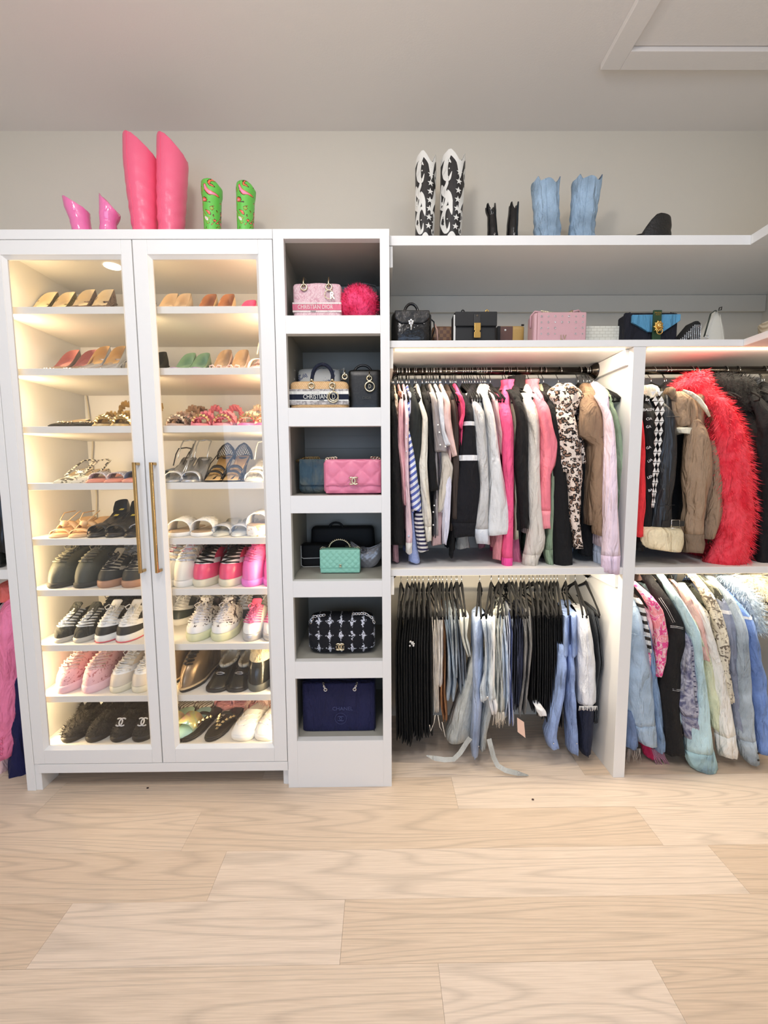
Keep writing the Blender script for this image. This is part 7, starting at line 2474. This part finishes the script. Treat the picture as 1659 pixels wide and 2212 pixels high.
for nm, st__ in (('left_leg', [(1400, 1215, 1232), (1450, 1212, 1230), (1510, 1205, 1224), (1570, 1192, 1212), (1600, 1184, 1208), (1622, 1192, 1214)]), ('right_leg', [(1400, 1231, 1248), (1500, 1231, 1248), (1560, 1233, 1251), (1600, 1234, 1255), (1634, 1238, 1254)])):
    rg, _ = sleeve_mesh(stat(st__, 1.70), 1.70, .05, random.Random(len(nm)), .10, K=20, y_in=0)
    q = make('leg', G().loft(rg, True, True), bj, o)
    q.data.transform(Matrix.Translation(-o.location))
    x = 1196 if nm[0] == 'l' else 1246
    make('snap', G().ball(atY(x, 1606, 1.697) - o.location, .003, 8, 5), silver, q)
wj = denim('white_wash_denim', (228, 230, 234), .06)
o = trousers('white frayed jeans over navy trousers, lower right', [(1325, 1248, 1274), (1400, 1248, 1286), (1470, 1250, 1291), (1528, 1252, 1290)], wj, 1243, legs=1, Y=1.69, dep=.11, fold=.09)
g = G()
for k in range(26):
    x = 1252 + k * 1.5
    g.tube([tuple(atY(x, 1525, 1.688) - o.location), tuple(atY(x + rnd.uniform(-2, 2), 1533 + rnd.uniform(0, 3), 1.688) - o.location)], .0009, 4)
make('frayed_hem', g, wht, o, kind='stuff')
trousers('navy trousers showing below the white frayed jeans', [(1345, 1256, 1280), (1450, 1254, 1290), (1530, 1254, 1290), (1600, 1254, 1287), (1634, 1258, 1282)], cloth('navy_wool', (30, 36, 58)), 1243, legs=1, Y=1.705, dep=.11)
trousers('dark grey jeans at the right end of the lower rod', [(1330, 1286, 1300), (1350, 1288, 1302), (1400, 1294, 1305), (1435, 1298, 1309), (1480, 1292, 1302), (1570, 1288, 1297)], denim('dark_grey_denim', (58, 62, 66)), 1266, legs=2, Y=1.715, dep=.13)
for k, (nk, l) in enumerate(((936, 'empty black velvet hanger left of the ecru trousers'), (942, 'empty black velvet hanger over the ecru trousers'), (1100, 'empty black velvet hanger above the striped trousers'), (1107, 'empty black velvet hanger above the navy jeans'), (1152, 'empty black velvet hanger above the black jeans'), (1166, 'empty black velvet hanger above the middle dark jeans'))):
    hang(colX(nk, RY, RZ2 - .05), RZ2, l)

# ---- lower right bay: jackets
LR = dict(rodz=RZ2, cat='jacket', name='hanging_jacket')
dl = denim('light_blue_denim', (150, 178, 204), .12)
dm = denim('medium_blue_denim', (104, 138, 178), .14)
o = gm('light blue denim jacket with buttoned cuff, left end of lower right rod', [(1285, 1364, 1386), (1320, 1362, 1394), (1372, 1362, 1403), (1440, 1362, 1416), (1500, 1363, 1422), (1560, 1366, 1425), (1578, 1376, 1426), (1600, 1382, 1433), (1615, 1390, 1430)], dl, bb=1560, th=.035, dep=.05, Y=1.67, cuff=1575, fold=.10, **LR)
p_ = [tuple(atY(x, y, 1.668) - o.location) for x, y in ((1364, 1368), (1375, 1371), (1388, 1373), (1402, 1375))]
make('yoke_seam', G().tube(p_, .0015, 5), dl, o)
gm('medium blue denim jacket behind the light blue one', [(1300, 1386, 1398), (1360, 1398, 1408), (1440, 1408, 1420), (1520, 1416, 1434), (1600, 1424, 1443), (1626, 1420, 1444)], dm, bb=1600, th=.02, Y=1.69, **LR)
o = gm('dark blue denim skirt with raw fringe at the upright panel', [(1540, 1356, 1372), (1590, 1355, 1382), (1619, 1355, 1384)], denim('dark_blue_denim', (62, 88, 132)), bb=1610, th=.03, Y=1.68, y_in=0., rodz=RZ2, cat='skirt', name='hanging_skirt')
g = G()
for k in range(14):
    x = 1357 + k * 2
    g.tube([tuple(atY(x, 1617, 1.69) - o.location), tuple(atY(x + rnd.uniform(-2, 2), 1628, 1.69) - o.location), tuple(atY(x + rnd.uniform(-4, 4), 1640 + rnd.uniform(0, 10), 1.69) - o.location)], .0010, 4)
make('fringe', g, cloth('pale_fringe', (190, 180, 170)), o, kind='stuff')
gm('white shirt with broad black stripes behind the denim jackets', [(1286, 1378, 1390), (1320, 1386, 1398), (1370, 1394, 1408), (1410, 1402, 1412)], cloth('broad_stripe', (232, 226, 220), ramp=('wave', 9, .2, [(0, (60, 52, 46)), (.4, (236, 232, 226))], True)), bb=1500, th=.012, Y=1.685, rodz=RZ2)
gm('pale pink satin blouse at the left of the lower right rod', [(1310, 1394, 1404), (1345, 1398, 1414), (1380, 1404, 1412)], cloth('pale_pink_satin', (246, 196, 204), rough=.5), bb=1500, th=.012, Y=1.69, rodz=RZ2)
pp_ = cloth('pink_white_print', (244, 130, 170), ramp=('noise', 30, 1.5, [(0, (240, 70, 140)), (.46, (240, 84, 150)), (.50, (250, 214, 220)), (.6, (248, 150, 160))], False))
gm('hot pink and white printed jacket on the lower right rod', [(1266, 1386, 1396), (1290, 1396, 1416), (1320, 1412, 1438), (1360, 1420, 1448), (1400, 1424, 1450), (1430, 1424, 1446), (1465, 1426, 1432)], pp_, bb=1480, th=.02, Y=1.665, **LR)
o = gm('magenta fringed scarf hanging below the denim jackets', [(1560, 1392, 1408), (1615, 1394, 1414), (1640, 1400, 1424)], cloth('magenta_wool', (180, 30, 80)), bb=1630, th=.012, Y=1.71, y_in=0, rodz=RZ2, cat='scarf', name='hanging_scarf')
g = G()
for k in range(16):
    x = 1404 + k * 1.8
    g.tube([tuple(atY(x, 1618, 1.71) - o.location), tuple(atY(x + 6, 1636, 1.71) - o.location), tuple(atY(x + 14 + rnd.uniform(-4, 4), 1650 + rnd.uniform(-2, 6), 1.71) - o.location)], .0011, 4)
make('fringe', g, cloth('pink_fringe', (206, 150, 176)), o, kind='stuff')
bd = denim('black_jacket_denim', (16, 15, 16), .2)
o = gm('black denim jacket with white topstitching', [(1252, 1416, 1436), (1285, 1426, 1452), (1330, 1444, 1478), (1352, 1450, 1488), (1375, 1452, 1493), (1410, 1442, 1488), (1440, 1434, 1484), (1500, 1438, 1480), (1570, 1442, 1482), (1636, 1446, 1490)], bd, bb=1620, th=.04, dep=.05, Y=1.665, fold=.12, **LR)
for a in (((1448, 1352), (1462, 1353), (1476, 1356)), ((1448, 1355), (1462, 1356), (1476, 1359)), ((1423, 1292), (1440, 1318), (1454, 1345)), ((1427, 1291), (1444, 1317), (1458, 1344)), ((1453, 1488), (1465, 1490), (1478, 1488)), ((1453, 1491), (1465, 1493), (1478, 1491))):
    make('topstitching', G().tube([tuple(atY(x, y, 1.662) - o.location) for x, y in a], .0007, 4), wht, o)
gm('black waffle knit cardigan behind the black denim jacket', [(1245, 1426, 1446), (1275, 1440, 1462), (1300, 1450, 1468), (1360, 1462, 1480)], cloth('black_waffle', (14, 13, 13), bump=(40, 1.)), bb=1560, th=.02, Y=1.70, rodz=RZ2, cat='cardigan', name='cardigan')
gm('beige corduroy jacket right of the black denim jacket', [(1300, 1466, 1476), (1350, 1480, 1490), (1400, 1490, 1498), (1480, 1494, 1502)], cloth('beige_corduroy', (182, 170, 150)), bb=1540, th=.014, Y=1.69, **LR)
aw = mat('acid_wash_denim', (150, 152, 176), rough=.9, bump=(200, .5), ramp=('noise', 30, 1.4, [(.35, (98, 100, 132)), (.6, (188, 190, 204))], False), wrinkle=.9)
o = gm('grey violet acid wash denim jacket with turned cuff', [(1352, 1484, 1494), (1400, 1486, 1506), (1450, 1481, 1512), (1500, 1478, 1518), (1530, 1474, 1524), (1550, 1480, 1526), (1575, 1488, 1528), (1600, 1492, 1526)], aw, bb=1560, th=.02, dep=.035, Y=1.655, cuff=1560, fold=.14, **LR)
g = G()
for k in range(14):
    a = atY(1494 + k * .9, 1395 + k * 11, 1.652) - o.location
    g.box(a.x - .004, a.x + .004, a.y - .002, a.y, a.z - .0015, a.z + .0015)
make('dark_tape', g, cloth('dark_indigo_tape', (44, 46, 84)), o)
aq = denim('aqua_denim', (168, 206, 214), .10)
o = gm('long aqua denim jacket reaching lowest on the lower right rod', [(1252, 1450, 1464), (1290, 1462, 1480), (1340, 1484, 1506), (1372, 1498, 1522), (1450, 1508, 1528), (1520, 1512, 1540), (1580, 1500, 1548), (1630, 1492, 1556), (1650, 1496, 1560), (1671, 1508, 1563)], aq, bb=1640, th=.03, dep=.04, Y=1.645, fold=.08, cuff=1640, cuffm=denim('aqua_hem_denim', (150, 196, 216), .2), **LR)
yl = denim('yellow_green_denim', (222, 228, 184), .06)
gm('pale yellow green denim jacket right of the aqua one', [(1300, 1480, 1494), (1350, 1498, 1514), (1400, 1518, 1532), (1450, 1530, 1548), (1510, 1532, 1562), (1560, 1545, 1558), (1580, 1548, 1556)], yl, bb=1560, th=.02, Y=1.68, **LR)
gm('coral to white faded jacket on the lower right rod', [(1262, 1474, 1482), (1300, 1486, 1504), (1340, 1502, 1522), (1380, 1514, 1530), (1430, 1524, 1540)], cloth('coral_white_fade', (250, 196, 184)), bb=1500, th=.016, Y=1.675, **LR)
gm('long cream white jacket with bottom band', [(1270, 1496, 1508), (1310, 1508, 1524), (1370, 1530, 1546), (1440, 1546, 1566), (1520, 1556, 1584), (1600, 1558, 1600), (1625, 1562, 1604), (1641, 1568, 1603)], cloth('cream_white_denim', (242, 240, 232)), bb=1620, th=.025, Y=1.665, cuff=1606, **LR)
cm = mat('cream_patch_print', (222, 214, 190), rough=.9, bump=(200, .5), ramp=('noise', 36, 2, [(0, (236, 230, 210)), (.55, (228, 220, 198)), (.6, (120, 110, 96))], False), wrinkle=.9)
gm('cream and grey patchwork jacket with rings', [(1248, 1512, 1532), (1280, 1526, 1546), (1320, 1544, 1562), (1370, 1556, 1580), (1410, 1560, 1582), (1450, 1564, 1580), (1500, 1574, 1590), (1520, 1580, 1590)], cm, bb=1500, th=.02, Y=1.665, fold=.2, **LR)
gm('camouflage grey shirt jacket behind the patchwork jacket', [(1250, 1526, 1542), (1290, 1550, 1566), (1340, 1566, 1584)], cloth('camo_grey', (110, 114, 100), ramp=('noise', 18, .6, [(.4, (72, 74, 66)), (.5, (150, 152, 136)), (.6, (104, 108, 92))], True)), bb=1500, th=.02, Y=1.69, **LR)
gm('slate blue denim jacket with pale armband', [(1262, 1546, 1558), (1300, 1560, 1578), (1328, 1566, 1594), (1400, 1576, 1600), (1480, 1584, 1602), (1600, 1596, 1606)], denim('slate_blue_denim', (108, 118, 142), .2), bb=1560, th=.02, Y=1.675, bands=((1326, 1334, wht),), **LR)
o = gm('faded blue grey denim jacket with riveted cuff near the frame edge', [(1256, 1560, 1574), (1290, 1576, 1596), (1340, 1592, 1616), (1384, 1602, 1626), (1450, 1600, 1632), (1530, 1602, 1638), (1600, 1606, 1642), (1620, 1610, 1646), (1655, 1626, 1648)], denim('faded_grey_blue_denim', (142, 160, 174), .18), bb=1590, th=.025, dep=.04, Y=1.655, cuff=1612, fold=.10, **LR)
for py in (1627, 1642):
    add_button(o, 1638, py, 1.652, steel, .0045)
gm('bright blue denim jacket at the right frame edge', [(1284, 1592, 1606), (1320, 1604, 1624), (1345, 1612, 1640), (1400, 1622, 1652), (1480, 1634, 1664), (1560, 1642, 1672), (1634, 1646, 1676)], denim('bright_blue_denim', (84, 122, 196), .14), bb=1600, th=.025, dep=.04, Y=1.665, bands=((1340, 1346, wht),), **LR)
for lab, px, mt_c, st__, Y_ in (('icy blue fur collared coat near the right edge of the lower rod', 1600, (186, 204, 220), [(1250, 1574, 1600), (1270, 1588, 1626), (1300, 1600, 1650), (1340, 1616, 1662), (1370, 1630, 1668)], 1.70), ('cream fur coat at the top right corner of the lower rod', 1630, (240, 228, 200), [(1246, 1600, 1664), (1262, 1612, 1672), (1290, 1640, 1680), (1340, 1652, 1690)], 1.76)):
    fm = cloth(lab.split(' fur')[0].replace(' ', '_') + '_fur', mt_c, ramp=('noise', 40, 1.5, [(.35, tuple(v * .8 for v in mt_c)), (.6, mt_c)], False))
    o = thing('fur_coat', lab, 'coat')
    rg, _ = sleeve_mesh(stat(st__, Y_), Y_, .05, random.Random(px), .1, K=20, y_in=0)
    gg = G().loft(rg, True, True)
    make('body', gg, fm, o)
    hairy(gg, .026, 2400, fm, 'fur', o, .5, .0011, px)
    recenter(o, (colX(px, RY, RZ2 - .05), RY, RZ2))
    hang(colX(px, RY, RZ2 - .05), RZ2, 'hanger holding the ' + lab)

# ---- left unit at the frame edge
LL = dict(rodz=RZ2, cat='jacket', name='hanging_jacket')
gm('navy coat hanging beside the glazed cabinet at the left edge', [(1330, 26, 34), (1380, 24, 37), (1450, 20, 44), (1550, 14, 52), (1640, 6, 58), (1690, 0, 62)], cloth('navy_coating', (22, 24, 72)), bb=1680, th=.03, dep=.05, Y=1.68, rodz=RZ2, cat='coat', name='hanging_coat')
o = gm('pink blazer with buttoned cuff at the left edge of the frame', [(1290, -20, 24), (1330, -24, 33), (1400, -24, 31), (1480, -20, 24), (1560, -20, 19), (1600, -18, 19), (1642, -16, 17)], cloth('satin_pink', (250, 130, 170), rough=.5), bb=1620, th=.03, dep=.05, Y=1.655, fold=.12, **LL)
for k in range(4):
    add_button(o, 3, 1596 + k * 11, 1.652, M_('pink_button', (240, 110, 150), rough=.2), .004)
gm('coral satin jacket shoulder above the pink blazer', [(1262, -20, 18), (1275, -24, 25), (1300, -30, 24)], cloth('coral_satin', (250, 120, 110), rough=.5), bb=1400, th=.03, dep=.06, Y=1.70, **LL)
gm('pale pink jacket hem below the pink blazer', [(1600, -10, 12), (1660, -10, 10), (1680, -10, 4)], cloth('shell_pink', (246, 204, 204)), bb=1670, th=.02, Y=1.70, y_in=0, **LL)
gm('black lacquered coat at the left edge above the middle shelf', [(940, -30, 2), (1050, -30, 8), (1150, -30, 13), (1205, -26, 16)], M_('black_glossy', (14, 14, 16), rough=.3), bb=1195, th=.03, dep=.05, Y=1.68, rodz=1.69, cat='coat', name='hanging_coat')
o = thing('clutch_bag', 'black patent clutch on the left middle shelf at the frame edge', 'bag')
x1 = atY(17, 1215, 1.70).x
make('body', soft(x1 - .2, x1, 1.665, 1.70, .8955, .955, 8, .008), blackp, o)
make('clasp', G().ball((x1 - .03, 1.664, .93), .005), gold, o)
recenter(o, (x1 - .1, 1.68, .8955))
# two specks lying on the floor boards
for l, px, py in (('small dark crumb on the floor in front of the shoe cabinet', 319, 1703), ('tiny dark crumb on the floor in front of the hanging unit', 1151, 1728)):
    p = atZ(px, py, 0)
    o = make('crumb', G().ball((0, 0, .0022), (.005, .004, .0022), 7, 5), M_('crumb_brown', (50, 26, 22)), None)
    o.location = p
    tag(o, l, 'crumb')
